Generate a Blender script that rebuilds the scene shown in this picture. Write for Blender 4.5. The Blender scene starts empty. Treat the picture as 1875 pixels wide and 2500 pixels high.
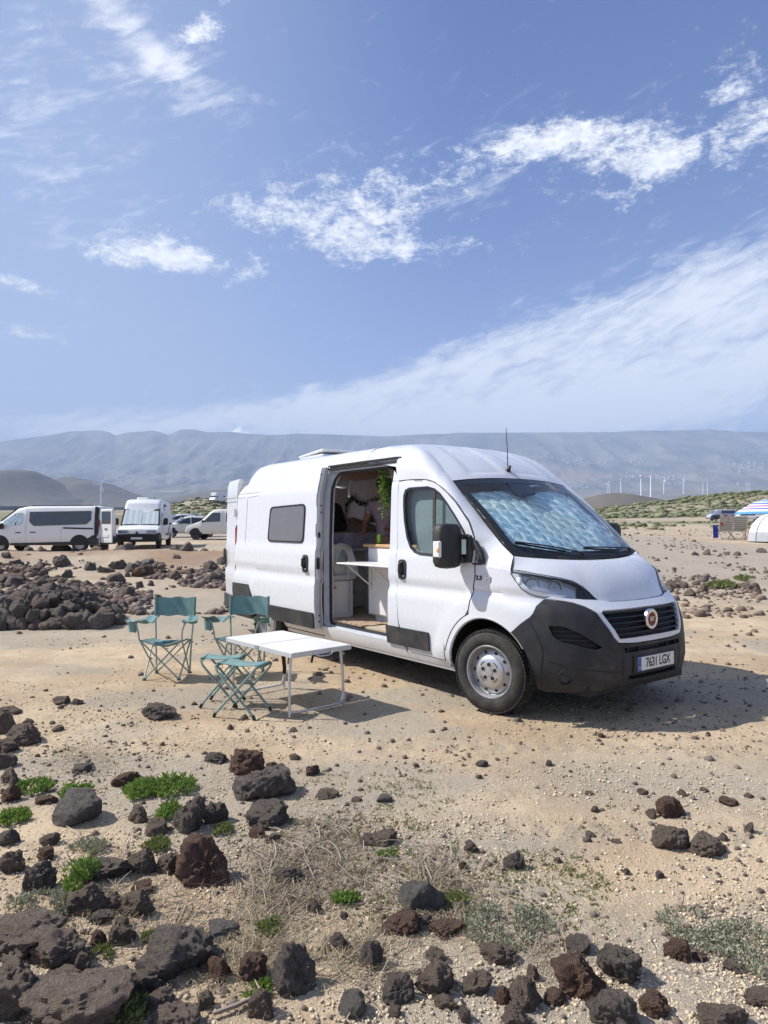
import bpy, math, random
import numpy as np
from mathutils import Vector, Matrix
from mathutils.geometry import delaunay_2d_cdt
R=math.radians
sc=bpy.context.scene
# ------------------------------------------------------------ camera
FPX,PITCH,ROLL,CAMH=1700.0,0.0181,0.0048,1.6154
VX,VY,YAW=1.672,6.5732,-0.93
r0=Vector((1,0,0)); u0=Vector((0,-math.sin(PITCH),math.cos(PITCH))); b0=Vector((0,-math.cos(PITCH),-math.sin(PITCH)))
cr,sr=math.cos(ROLL),math.sin(ROLL)
xa=cr*r0-sr*u0; ya=sr*r0+cr*u0
cd=bpy.data.cameras.new('camera'); cam=bpy.data.objects.new('camera',cd); sc.collection.objects.link(cam); sc.camera=cam
cam.matrix_world=Matrix(((xa.x,ya.x,b0.x,0),(xa.y,ya.y,b0.y,0),(xa.z,ya.z,b0.z,CAMH),(0,0,0,1)))
cd.sensor_fit='VERTICAL'; cd.sensor_height=36; cd.lens=FPX/2500*36; cd.clip_start=.05; cd.clip_end=90000
# ------------------------------------------------------------ sky, sun, exposure
SUN_EL=R(46); SUN_AZ=R(172)       # direction towards the sun, from +x counter-clockwise
world=bpy.data.worlds.new('World'); sc.world=world; world.use_nodes=True
NT=world.node_tree; NT.nodes.clear()
class G:
    """tiny node-graph writer"""
    def __init__(s,nt): s.nt=nt
    def n(s,t,**k):
        nd=s.nt.nodes.new(t)
        for a,v in k.items(): setattr(nd,a,v)
        return nd
    def set(s,sock,v):
        if isinstance(v,bpy.types.NodeSocket): s.nt.links.new(v,sock)
        elif v is not None: sock.default_value=v
    def m(s,op,a,b=None,c=None,clamp=False):
        nd=s.n('ShaderNodeMath',operation=op,use_clamp=clamp)
        for i,v in enumerate((a,b,c)): s.set(nd.inputs[i],v)
        return nd.outputs[0]
    def v(s,op,a,b=None,scale=None):
        nd=s.n('ShaderNodeVectorMath',operation=op); s.set(nd.inputs[0],a)
        if b is not None: s.set(nd.inputs[1],b)
        if scale is not None: s.set(nd.inputs[3],scale)
        return nd.outputs['Value'] if op in('DOT_PRODUCT','LENGTH') else nd.outputs[0]
    def mix(s,f,a,b,blend='MIX'):
        nd=s.n('ShaderNodeMix',data_type='RGBA',blend_type=blend); s.set(nd.inputs[0],f); s.set(nd.inputs[6],a); s.set(nd.inputs[7],b); return nd.outputs[2]
    def noise(s,vec,scale,detail=4,rough=.5,dist=0,out=0):
        nd=s.n('ShaderNodeTexNoise'); s.set(nd.inputs['Vector'],vec); s.set(nd.inputs['Scale'],scale); nd.inputs['Detail'].default_value=detail; nd.inputs['Roughness'].default_value=rough; nd.inputs['Distortion'].default_value=dist; return nd.outputs[out]
    def vor(s,vec,scale,feature='F1',out='Distance',rand=1):
        nd=s.n('ShaderNodeTexVoronoi',feature=feature); s.set(nd.inputs['Vector'],vec); s.set(nd.inputs['Scale'],scale); nd.inputs['Randomness'].default_value=rand; return nd.outputs[out]
    def ramp(s,x,a,b,lo=0,hi=1,smooth=True):
        nd=s.n('ShaderNodeMapRange',interpolation_type='SMOOTHSTEP' if smooth else 'LINEAR'); s.set(nd.inputs[0],x); 
        for i,v in zip((1,2,3,4),(a,b,lo,hi)): s.set(nd.inputs[i],v)
        return nd.outputs[0]
    def cramp(s,x,stops):
        nd=s.n('ShaderNodeValToRGB'); s.set(nd.inputs[0],x); e=nd.color_ramp.elements
        while len(e)<len(stops): e.new(.5)
        for q,(p,c) in zip(e,stops): q.position=p; q.color=tuple(c)+(1,) if len(c)==3 else c
        return nd.outputs[0]
    def xyz(s,x,y,z=0):
        nd=s.n('ShaderNodeCombineXYZ'); s.set(nd.inputs[0],x); s.set(nd.inputs[1],y); s.set(nd.inputs[2],z); return nd.outputs[0]
    def sep(s,v):
        nd=s.n('ShaderNodeSeparateXYZ'); s.set(nd.inputs[0],v); return nd.outputs
g=G(NT)
sky=g.n('ShaderNodeTexSky',sky_type='NISHITA'); sky.sun_disc=False; sky.sun_elevation=SUN_EL; sky.sun_rotation=math.pi/2-SUN_AZ
sky.altitude=0; sky.air_density=1.0; sky.dust_density=.25; sky.ozone_density=2.2
tc=g.n('ShaderNodeTexCoord'); dirv=g.v('NORMALIZE',tc.outputs['Generated']); dx,dy,dz=g.sep(dirv)
az=g.m('MULTIPLY',g.m('ARCTAN2',dx,dy),57.2958); el=g.m('MULTIPLY',g.m('ARCSINE',dz),57.2958)
def blob(px,py,hw,hh,tilt,amp):
    a0=math.degrees(math.atan((px-937)/FPX)); c=math.cos(R(a0)); e0=math.degrees(math.atan((1281-py)/FPX*c))
    k=57.2958/FPX; hw*=k*c*c*1.0; hh*=k*c
    t=R(tilt); da=g.m('SUBTRACT',az,a0); de=g.m('SUBTRACT',el,e0)
    u=g.m('ADD',g.m('MULTIPLY',da,math.cos(t)/hw),g.m('MULTIPLY',de,math.sin(t)/hw))
    w=g.m('SUBTRACT',g.m('MULTIPLY',de,math.cos(t)/hh),g.m('MULTIPLY',da,math.sin(t)/hh))
    d=g.m('ADD',g.m('MULTIPLY',u,u),g.m('MULTIPLY',w,w))
    return g.m('MULTIPLY',g.m('EXPONENT',g.m('MULTIPLY',d,-1.0)),amp)
def total(bl):
    s=None
    for b in bl:
        x=blob(*b); s=x if s is None else g.m('ADD',s,x)
    return s
vec=g.xyz(az,g.m('MULTIPLY',el,1.9),0)
# small broken cumulus (position, half sizes in the photograph's scale, tilt, strength)
cum=total([(330,600,150,34,10,1.05),(500,640,190,34,-4,1.1),(620,500,110,34,0,.85),(860,505,190,85,-8,.98),(1060,430,150,60,0,.62),(900,595,270,34,-5,.8),(1270,345,130,40,4,1.05),(1420,330,130,50,-6,.98),(1600,400,210,32,-10,.88),(1600,300,110,38,10,.72),(1760,330,120,30,-12,.72),(1810,190,60,60,35,.85),(1880,270,70,60,0,.85),(1650,370,120,30,-10,.7),
 (1450,470,160,30,-10,.5),(1260,585,60,22,0,.62),(470,75,95,28,-40,.0),(470,75,110,34,40,.95),(60,690,160,20,-8,.95),(50,800,110,24,-8,.75),(1560,480,60,28,20,.5)])
out_front=g.ramp(g.m('ABSOLUTE',az),32,55)
cum=g.m('ADD',cum,g.m('MULTIPLY',g.m('MULTIPLY',out_front,g.ramp(el,6,16)),g.m('MULTIPLY',g.noise(vec,.045,3,.5),.9)))
n1=g.noise(vec,.34,9,.62,.6); n2=g.noise(g.v('ADD',vec,(13.1,7.7,3.0)),1.5,5,.6,.3)
dn=g.m('ADD',g.m('MULTIPLY',n1,.75),g.m('MULTIPLY',n2,.36))
n3=g.noise(g.v('ADD',vec,(3.1,27.7,8.0)),4.2,4,.6,.2)
cm=g.ramp(g.m('ADD',g.m('MULTIPLY',cum,.46),g.m('ADD',g.m('MULTIPLY',dn,1.75),g.m('MULTIPLY',n3,.35))),1.34,1.86)
# streaky high cloud: rotated, stretched noise
def streak(tilt,sx,sy,scale,off,det=7):
    t=R(tilt); u=g.m('ADD',g.m('MULTIPLY',az,math.cos(t)),g.m('MULTIPLY',el,math.sin(t))); w=g.m('SUBTRACT',g.m('MULTIPLY',el,math.cos(t)),g.m('MULTIPLY',az,math.sin(t)))
    return g.noise(g.xyz(g.m('MULTIPLY',u,sx),g.m('MULTIPLY',w,sy),off),scale,det,.6,.8)
ci=total([(1500,800,480,105,20,1.45),(1000,930,380,60,16,1.35),(1500,980,700,70,6,1.35),(620,1000,420,40,8,1.1),(1850,740,260,120,22,1.1),(1300,1040,900,50,0,1.35),(150,1050,360,46,0,1.1),(1700,900,500,90,10,.9),
 (90,300,330,330,0,.75),(330,60,220,40,-30,1.0),(430,180,240,70,-10,.6),(700,420,300,60,20,.5),(1150,450,300,60,15,.5),(1450,640,420,30,22,.35),(1250,300,330,120,6,.25)])
ci=g.m('ADD',ci,g.m('MULTIPLY',out_front,g.m('MULTIPLY',g.noise(vec,.03,3),.9)))
st=g.m('ADD',g.m('MULTIPLY',streak(20,.16,.60,1.0,2),1.3),g.m('MULTIPLY',streak(14,.55,1.5,1.0,5,7),1.0))
cs=g.m('MULTIPLY',g.ramp(g.m('ADD',g.m('MULTIPLY',ci,.50),st),1.34,2.28),.98)
hazeb=g.m('ADD',g.m('MULTIPLY',g.m('EXPONENT',g.m('MULTIPLY',g.m('MAXIMUM',el,0),-.095)),.88),g.m('MULTIPLY',g.ramp(az,10,-28),.50))
skyc=g.mix(1.0,sky.outputs[0],(.36,.49,.79,1),'MULTIPLY')
skyc=g.mix(hazeb,skyc,(3.5,4.1,5.3,1))
tex=g.noise(g.v('ADD',vec,(4,4,9)),.9,6,.6)
ccol=g.mix(g.ramp(tex,.3,.7),(5.6,5.9,6.4,1),(7.6,7.7,7.8,1))
c2=g.mix(cs,skyc,(6.5,6.7,7.1,1)); c3=g.mix(cm,c2,ccol)
bg=g.n('ShaderNodeBackground'); g.set(bg.inputs[0],c3); bg.inputs[1].default_value=.115
wo=g.n('ShaderNodeOutputWorld'); NT.links.new(bg.outputs[0],wo.inputs[0])
sl=bpy.data.lights.new('sun','SUN'); sun=bpy.data.objects.new('sun',sl); sc.collection.objects.link(sun)
sl.energy=4.8; sl.angle=R(.53); sl.color=(1,.955,.89)
sd=Vector((math.cos(SUN_AZ)*math.cos(SUN_EL),math.sin(SUN_AZ)*math.cos(SUN_EL),math.sin(SUN_EL)))
sun.rotation_euler=sd.to_track_quat('Z','Y').to_euler(); sun.location=(-30,10,40)
sc.view_settings.view_transform='Standard'; sc.view_settings.look='None'; sc.view_settings.gamma=1; sc.view_settings.use_curve_mapping=False
sc.view_settings.exposure=.54
sc.render.engine='CYCLES'; cy=sc.cycles
cy.use_denoising=True; cy.max_bounces=8; cy.volume_bounces=1; cy.transparent_max_bounces=12; cy.caustics_reflective=False; cy.caustics_refractive=False; cy.sample_clamp_indirect=6
# ------------------------------------------------------------ helpers
COL=sc.collection
random.seed(7); RNG=np.random.default_rng(11)
def ray(px,py):
    x=px-937.5;y=1250-py
    d=(xa*x+ya*y-b0*FPX); return d
def at(px,py,D):
    d=ray(px,py); return Vector((0,0,CAMH))+d*(D/d.y)
def ground(px,py):
    d=ray(px,py); z=0
    for i in range(40):
        t=(z-CAMH)/d.z if d.z<0 else 3000; p=Vector((0,0,CAMH))+d*t; z2=float(TZ(p.x,p.y)); 
        if abs(z2-z)<1e-4: break
        z=z+.6*(z2-z)
    return Vector((p.x,p.y,float(TZ(p.x,p.y))))
MATS={}
def mat(name,col=(.8,.8,.8),rough=.5,metal=0,fn=None,**kw):
    m=bpy.data.materials.new(name); m.use_nodes=True; nt=m.node_tree; p=nt.nodes['Principled BSDF']
    p.inputs['Base Color'].default_value=tuple(col)+(1,); p.inputs['Roughness'].default_value=rough; p.inputs['Metallic'].default_value=metal
    for k,v in kw.items(): p.inputs[k.replace('_',' ')].default_value=v
    if fn: fn(G(nt),p)
    MATS[name]=m; return m
def bump(gg,p,h,dist=.01,strength=1):
    b=gg.n('ShaderNodeBump'); b.inputs['Distance'].default_value=dist; b.inputs['Strength'].default_value=strength; gg.set(b.inputs['Height'],h); gg.set(p.inputs['Normal'],b.outputs[0])
def opos(gg): return gg.n('ShaderNodeTexCoord').outputs['Object']
def var(col,amt=.15,scale=6,rough=.5,bumpd=0,bscale=60,metal=0,name=None,dirt=None,**kw):
    """a colour with mottled variation, a little relief and optional dust"""
    def fn(gg,p):
        v=opos(gg); n=gg.noise(v,scale,6,.6)
        a=tuple(max(0,c*(1-amt)) for c in col)+(1,); b=tuple(c*(1+amt) for c in col)+(1,)
        c=gg.mix(gg.ramp(n,.3,.7),a,b)
        if dirt: c=gg.mix(gg.m('MULTIPLY',gg.ramp(gg.noise(v,dirt[1],6,.65),.45,.75),dirt[2]),c,tuple(dirt[0])+(1,))
        gg.set(p.inputs['Base Color'],c)
        r=gg.noise(v,scale*3,4); gg.set(p.inputs['Roughness'],gg.ramp(r,.2,.8,max(.02,rough-.07),min(1,rough+.1)))
        if bumpd: bump(gg,p,gg.noise(v,bscale,5,.6),bumpd)
    return mat(name or 'm%d'%len(MATS),col,rough,metal,fn,**kw)
class M:
    def __init__(s): s.v=[]; s.f=[]
    def add(s,vs,fs,T=None):
        o=len(s.v)
        s.v.extend([tuple(T@Vector(q)) for q in vs] if T is not None else [tuple(q) for q in vs])
        s.f.extend([tuple(i+o for i in f) for f in fs]); return s
    def box(s,c,sz,T=None,bev=0):
        x,y,z=[q/2 for q in sz]
        if bev:
            b=min(bev,x*.9,y*.9,z*.9); vs=[];
            for sx in(-1,1):
                for sy in(-1,1):
                    for sz_ in(-1,1):
                        vs+= [(sx*x,sy*(y-b),sz_*(z-b)),(sx*(x-b),sy*y,sz_*(z-b)),(sx*(x-b),sy*(y-b),sz_*z)]
            I=lambda a,b_,c_:((a>0)*4+(b_>0)*2+(c_>0))*3
            fs=[]
            for a in(-1,1):
                fs.append([I(a,-1,-1),I(a,1,-1),I(a,1,1),I(a,-1,1)][::a])
                fs.append([I(-1,a,-1)+1,I(-1,a,1)+1,I(1,a,1)+1,I(1,a,-1)+1][::a])
                fs.append([I(-1,-1,a)+2,I(1,-1,a)+2,I(1,1,a)+2,I(-1,1,a)+2][::a])
                for b_ in(-1,1):
                    fs.append([I(a,b_,-1),I(a,b_,-1)+1,I(a,b_,1)+1,I(a,b_,1)][::-a*b_])
                    fs.append([I(a,-1,b_),I(a,1,b_),I(a,1,b_)+2,I(a,-1,b_)+2][::a*b_*-1])
                    fs.append([I(-1,a,b_)+1,I(1,a,b_)+1,I(1,a,b_)+2,I(-1,a,b_)+2][::a*b_])
                    for c_ in(-1,1): 
                        k=I(a,b_,c_); fs.append([k,k+1,k+2][::a*b_*c_])
            vs=[(q[0]+c[0],q[1]+c[1],q[2]+c[2]) for q in vs]
            return s.add(vs,fs,T)
        vs=[(c[0]+a*x,c[1]+b*y,c[2]+d*z) for a in(-1,1) for b in(-1,1) for d in(-1,1)]
        return s.add(vs,[(0,1,3,2),(4,6,7,5),(0,4,5,1),(2,3,7,6),(0,2,6,4),(1,5,7,3)],T)
    def tube(s,pts,r,n=8,closed=False,cap=True,T=None,flat=1.0):
        pts=[Vector(p) for p in pts]; rs=r if hasattr(r,'__len__') else [r]*len(pts); L=len(pts); vs=[];fs=[]
        up=None
        for i,p in enumerate(pts):
            a=pts[i-1] if (i>0 or closed) else p; b=pts[(i+1)%L] if (i<L-1 or closed) else p
            d=(b-a)
            d=d.normalized() if d.length>1e-9 else Vector((0,0,1))
            if up is None: up=Vector((0,0,1)) if abs(d.z)<.9 else Vector((1,0,0))
            e=d.cross(up); 
            if e.length<1e-6: e=d.cross(Vector((1,.3,0)))
            e.normalize(); q=e.cross(d).normalized(); up=q
            for k in range(n):
                t=2*math.pi*k/n; vs.append(p+e*math.cos(t)*rs[i]+q*math.sin(t)*rs[i]*flat)
        for i in range(L if closed else L-1):
            j=(i+1)%L
            for k in range(n): fs.append((i*n+k,i*n+(k+1)%n,j*n+(k+1)%n,j*n+k))
        if cap and not closed: fs+= [tuple(range(n))[::-1],tuple((L-1)*n+k for k in range(n))]
        return s.add(vs,fs,T)
    def lathe(s,prof,n=32,T=None,cap=False):
        """profile of (radius, height) turned round z"""
        vs=[(r*math.cos(2*math.pi*k/n),r*math.sin(2*math.pi*k/n),z) for r,z in prof for k in range(n)]
        fs=[(i*n+k,i*n+(k+1)%n,(i+1)*n+(k+1)%n,(i+1)*n+k) for i in range(len(prof)-1) for k in range(n)]
        if cap: fs+= [tuple(range(n))[::-1],tuple((len(prof)-1)*n+k for k in range(n))]
        return s.add(vs,fs,T)
    def prism(s,poly,a,b,T=None,mp=lambda x,y,z:(x,y,z)):
        n=len(poly); vs=[mp(x,y,a) for x,y in poly]+[mp(x,y,b) for x,y in poly]
        return s.add(vs,[tuple(range(n))[::-1],tuple(range(n,2*n))]+[(i,(i+1)%n,(i+1)%n+n,i+n) for i in range(n)],T)
    def grid(s,rows,T=None,wrap=False):
        h,w=len(rows),len(rows[0]); vs=[p for r in rows for p in r]
        fs=[(i*w+j,i*w+(j+1)%w,(i+1)*w+(j+1)%w,(i+1)*w+j) for i in range(h-1) for j in range(w if wrap else w-1)]
        return s.add(vs,fs,T)
    def ball(s,c,rad,n=10,m=7,T=None):
        rows=[[(c[0]+rad[0]*math.cos(2*math.pi*k/n)*math.sin(math.pi*i/m),c[1]+rad[1]*math.sin(2*math.pi*k/n)*math.sin(math.pi*i/m),c[2]+rad[2]*math.cos(math.pi*i/m)) for k in range(n)] for i in range(m+1)]
        return s.grid(rows,T,wrap=True)
    def mesh(s,name,mt,smooth=35):
        me=bpy.data.meshes.new(name); me.from_pydata(s.v,[],s.f); me.update()
        if mt: me.materials.append(mt)
        if smooth:
            me.polygons.foreach_set('use_smooth',[True]*len(me.polygons)); me.set_sharp_from_angle(angle=R(smooth))
        return me
    def build(s,name,mt,parent=None,smooth=35,label=None,loc=None):
        o=bpy.data.objects.new(name,s.mesh(name,mt,smooth)); COL.objects.link(o)
        if parent: o.parent=parent
        if label: o['label']=label
        if loc is not None: o.location=loc
        return o
def thing(name,label,cat,loc=(0,0,0),rz=0,group=None,rot=None):
    o=bpy.data.objects.new(name,None); COL.objects.link(o); o.location=loc; o.rotation_euler=rot or (0,0,rz); o.empty_display_size=.1
    tag(o,label,cat,group); return o
def tag(o,label,cat,group=None):
    o['label']=label; o['category']=cat
    if group: o['group']=group
    return o
def kind(o,k): o['kind']=k; return o
def copy_tree(o,parent=None):
    c=o.copy(); COL.objects.link(c); c.parent=parent
    for ch in list(KIDS[o.name]) if o.name in KIDS else list(o.children): copy_tree(ch,c)
    return c
KIDS={}
def raw(name,V,F,mt,smooth=True,attr=None):
    """big mesh straight from arrays (F: n x k)"""
    me=bpy.data.meshes.new(name); V=np.asarray(V,np.float32); F=np.asarray(F,np.int32); k=F.shape[1]
    me.vertices.add(len(V)); me.vertices.foreach_set('co',V.ravel()); me.loops.add(F.size); me.loops.foreach_set('vertex_index',F.ravel())
    me.polygons.add(len(F)); me.polygons.foreach_set('loop_start',np.arange(0,F.size,k,dtype=np.int32)); me.update(calc_edges=True)
    if smooth: me.polygons.foreach_set('use_smooth',np.ones(len(F),bool))
    if attr is not None:
        for nm,arr in attr.items():
            a=me.color_attributes.new(nm,'FLOAT_COLOR','POINT'); c=np.ones((len(V),4),np.float32); c[:,:3]=arr; a.data.foreach_set('color',c.ravel())
    if mt: me.materials.append(mt)
    o=bpy.data.objects.new(name,me); COL.objects.link(o); return o
def cr_(pts,n):
    """Catmull-Rom through points, n samples"""
    P=[np.array(p,float) for p in pts]; P=[2*P[0]-P[1]]+P+[2*P[-1]-P[-2]]; out=[]
    for k in range(n):
        t=k/(n-1)*(len(P)-3); i=min(int(t),len(P)-4); t-=i; a,b,c,d=P[i:i+4]
        out.append(.5*((2*b)+(-a+c)*t+(2*a-5*b+4*c-d)*t*t+(-a+3*b-3*c+d)*t**3))
    return out
def loft(rows,nu,nv):
    """smooth patch through rows of control points"""
    A=[cr_(r,nu) for r in rows]; return [[tuple(q) for q in c] for c in zip(*[cr_([A[i][j] for i in range(len(rows))],nv) for j in range(nu)])]
def pip(poly,P):
    x,y=P[:,0],P[:,1]; ins=np.zeros(len(P),bool); n=len(poly); j=n-1
    for i in range(n):
        xi,yi=poly[i]; xj,yj=poly[j]
        c=((yi>y)!=(yj>y))&(x<(xj-xi)*(y-yi)/((yj-yi) if abs(yj-yi)>1e-12 else 1e-12)+xi); ins^=c; j=i
    return ins
def dens(poly,h):
    out=[]; n=len(poly)
    for i in range(n):
        a=np.array(poly[i],float); b=np.array(poly[(i+1)%n],float); k=max(1,int(np.hypot(*(b-a))/h+.5))
        out+=[tuple(a+(b-a)*j/k) for j in range(k)]
    return out
def rnd(poly,r,k=4):
    """round the corners of a polygon"""
    out=[]; n=len(poly)
    for i in range(n):
        p=np.array(poly[i],float); a=np.array(poly[i-1],float)-p; b=np.array(poly[(i+1)%n],float)-p
        la,lb=np.hypot(*a),np.hypot(*b); rr=min(r[i] if hasattr(r,'__len__') else r,la*.45,lb*.45); 
        if rr<1e-4: out.append(tuple(p)); continue
        A=p+a/la*rr; B=p+b/lb*rr
        for j in range(k+1): t=j/k; out.append(tuple((1-t)**2*A+2*t*(1-t)*p+t*t*B))
    return out
def panel(poly,fn,h=.05,holes=(),rim=.02,off=0,inner=None,m=None,axis_z=1.0):
    """thin sheet cut along a polygon in a surface's own coordinates, with a turned-in rim"""
    m=m or M(); lp=[dens(poly,h)]+[dens(q,h) for q in holes]; pts=[];ed=[]
    for L in lp:
        o=len(pts); pts+=L; ed+=[(o+i,o+(i+1)%len(L)) for i in range(len(L))]
    B=np.array(pts); nb=len(B)
    x0,y0=B.min(0);x1,y1=B.max(0); gx,gy=np.meshgrid(np.arange(x0+h/2,x1,h),np.arange(y0+h/2,y1,h)); gp=np.stack([gx.ravel(),gy.ravel()],1)
    ok=pip(lp[0],gp)
    for L in lp[1:]: ok&=~pip(L,gp)
    gp=gp[ok]
    if len(gp):
        d=np.min(((gp[:,None,:]-B[None])**2).sum(2),1); gp=gp[d>(h*.45)**2]
    allp=[Vector(p) for p in B]+[Vector(p) for p in gp]
    v,_,f,_,_,_=delaunay_2d_cdt(allp,ed,[],0,1e-7)
    v=np.array([tuple(q) for q in v]); c=np.array([v[list(t)].mean(0) for t in f]); ok=pip(lp[0],c)
    for L in lp[1:]: ok&=~pip(L,c)
    f=[t for t,k in zip(f,ok) if k]
    P=np.array(fn(v[:,0],v[:,1])).T; e=1e-3
    N=np.cross(np.array(fn(v[:,0]+e,v[:,1])).T-P,np.array(fn(v[:,0],v[:,1]+e)).T-P); N/=np.linalg.norm(N,axis=1)[:,None]+1e-12
    C=P.copy(); C[:,0]=np.minimum(P[:,0],-.4) if inner is None else inner; C[:,1]=0; C[:,2]=axis_z
    sg=np.sign((N*(P-C)).sum(1)).mean(); N*=1 if sg>=0 else -1
    P=P+N*off
    if sg*1<0: f=[t[::-1] for t in f]
    f=[tuple(t) for t in f]
    base=len(m.v); m.add(P,f)
    if rim:
        o=0
        for L in lp:
            n=len(L); 
            key={}
            idx=[]
            for q in L:
                k=int(np.argmin(((v-np.array(q))**2).sum(1))); idx.append(k)
            Q=[P[k]-N[k]*rim for k in idx]; b2=len(m.v); m.v.extend([tuple(q) for q in Q])
            m.f.extend([(base+idx[i],base+idx[(i+1)%n],b2+(i+1)%n,b2+i) for i in range(n)])
    return m
# value noise
_P=RNG.random((256,256))
def vnoise(x,y):
    x=np.asarray(x,float);y=np.asarray(y,float); xi=np.floor(x).astype(int);yi=np.floor(y).astype(int);fx=x-xi;fy=y-yi;fx=fx*fx*(3-2*fx);fy=fy*fy*(3-2*fy)
    a=_P[xi&255,yi&255];b=_P[(xi+1)&255,yi&255];c=_P[xi&255,(yi+1)&255];d=_P[(xi+1)&255,(yi+1)&255]
    return (a*(1-fx)+b*fx)*(1-fy)+(c*(1-fx)+d*fx)*fy
def fbm(x,y,o=4,g_=.5):
    s=0;a=1;t=0
    for i in range(o): s=s+a*vnoise(x*2**i+i*17.3,y*2**i+i*9.1); t+=a; a*=g_
    return s/t
def sst(a,b,x):
    t=np.clip((np.asarray(x,float)-a)/(b-a),0,1); return t*t*(3-2*t)
# ------------------------------------------------------------ ground, hills, mountains
LY=[0,11,13,16,20,23,26,34,60,120,300,700,1500,2500,4000,6000,12000,30000]; LZ=[0,0,.05,.20,.42,.52,.50,.55,1.0,2.8,7.5,17,36,58,95,130,150,150]
RY=[0,9,14,20,30,60,110,160,300,700,1500,2500,4000,6000,12000,30000]; RZ=[0,0,.12,.42,.93,1.35,1.7,2.6,4.5,12,30,55,95,130,150,150]
def TZb(x,y):
    x=np.asarray(x,float);y=np.asarray(y,float); yy=np.maximum(np.hypot(x*.35,y),.01); a=x/np.maximum(y,1)
    s=sst(-.12,.25,a); z=(1-s)*np.interp(yy,LY,LZ)+s*np.interp(yy,RY,RZ)
    # low ridge of dirt on the left, the green dune on the right, the mound behind the campers
    z=z+.30*np.exp(-((y-23-.12*x)/1.7)**2)*sst(-.02,-.2,a)*(.55+.9*fbm(x*.35,y*.2,3))
    r=np.hypot(x,y); dn=sst(.14,.62,a)
    z=z+(9.5*dn+2.2*(fbm(x*.03,y*.03,4)-.5))*np.exp(-((r-270)/62)**2)*sst(.13,.24,a)
    z=z+4.6*np.exp(-((r-230)/35)**2)*np.exp(-((a+.26)/.055)**2)
    return z
def TZ(x,y):
    z=TZb(x,y); r=np.hypot(x,y); f=np.exp(-r/60)
    near=sst(14,9,r)
    z=z+f*.09*(fbm(np.asarray(x)*.45+5,np.asarray(y)*.45,3)-.5)*sst(4,9,r)
    # lava outcrop rising in the near left corner
    z=z+.10*np.exp(-(((np.asarray(x)+1.75)/.85)**2+((np.asarray(y)-2.5)/.9)**2))
    return z
def veg(x,y):
    r=np.hypot(x,y);a=x/np.maximum(y,1)
    v=sst(180,215,r)*sst(.12,.2,a)*sst(420,300,r)*(.35+.9*sst(.40,.62,fbm(x*.035,y*.05,4)))*sst(285,240,r+0*x+40*sst(.5,.3,a)*0)
    v=np.maximum(v,sst(60,80,r)*sst(-.08,-.14,a)*(.25+.6*sst(.42,.6,fbm(x*.02,y*.015,4)))*sst(900,300,r))
    v=np.maximum(v,sst(60,120,r)*sst(.10,.2,a)*sst(.45,.6,fbm(x*.06,y*.03,4))*.8)
    return v
def make_ground():
    rr=[0.0]; r=.55
    while r<30000:
        rr.append(r); r*=1.0075 if r<45 else (1.018 if r<500 else 1.05)
    th=np.concatenate([np.arange(-180,-40,4.),np.arange(-40,40,.15),np.arange(40,180,4.)])
    rr=np.array(rr); A,Rr=np.meshgrid(np.radians(th),rr); x=np.sin(A)*Rr;y=np.cos(A)*Rr
    z=TZ(x,y)
    nearm=sst(16,8,Rr)
    z=z+nearm*(.012*(fbm(x*3,y*3,4)-.5)+.010*(fbm(x*14,y*14,3)-.5)+.005*(fbm(x*45,y*45,2)-.5))+sst(8,14,Rr)*sst(80,30,Rr)*.05*(fbm(x*2.,y*2.,4)-.5)
    # wheel ruts crossing the open sand
    rut=np.zeros_like(x)
    for a_,b_ in ((5.15,-.13),(3.75,-.11),(8.6,.10),(10.2,.08),(9.4,-.22)):
        d=(y-(a_+b_*x+.10*np.sin(x*.7)))/.13; rut=rut+np.exp(-d**4)*(.55+.45*np.sin(x*38+np.abs(d)*2))-.7*np.exp(-((np.abs(d)-1.45)/.35)**2)
    rm=sst(.38,.55,fbm(x*.5+8,y*.4,3))*sst(14,10,Rr)*sst(-1.5,.6,x-.0*y); z=z-.010*rut*rm
    n=len(th); i=np.arange(len(rr)-1)[:,None]*n; j=np.arange(n)[None]; jn=(j+1)%n
    F=np.stack([i+j,i+jn,i+n+jn,i+n+j],-1).reshape(-1,4)
    V=np.stack([x,y,z],-1).reshape(-1,3)
    xf,yf=x.ravel(),y.ravel(); rf=Rr.ravel(); a=xf/np.maximum(yf,1)
    grey=sst(.46,.62,fbm(xf*.55+3,yf*.9+9,4))*.75
    grey=np.maximum(grey,.8*np.exp(-((yf-(4.55-.10*xf))/.5)**2)*sst(.3,1.4,xf))          # greyish gravel belt in front of the van
    grey=np.maximum(grey,sst(9,11,yf)*sst(18,14,yf)*sst(.3,-1.5,xf)*.8)
    grey=np.maximum(grey,.55*(np.clip(rut,0,1)*rm).ravel())
    grey=np.maximum(grey,sst(11,20,rf)*(.35+.6*sst(.4,.6,fbm(xf*.12+2,yf*.06+5,4))))
    red=sst(17,21,yf)*sst(30,26,yf)*sst(-.02,-.12,a)*sst(.38,.6,fbm(xf*.5,yf*.4,3))
    vg=veg(xf,yf)
    return raw('ground',V,F,MATS['ground'],True,{'mask':np.stack([grey,vg,red],1)})
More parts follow.
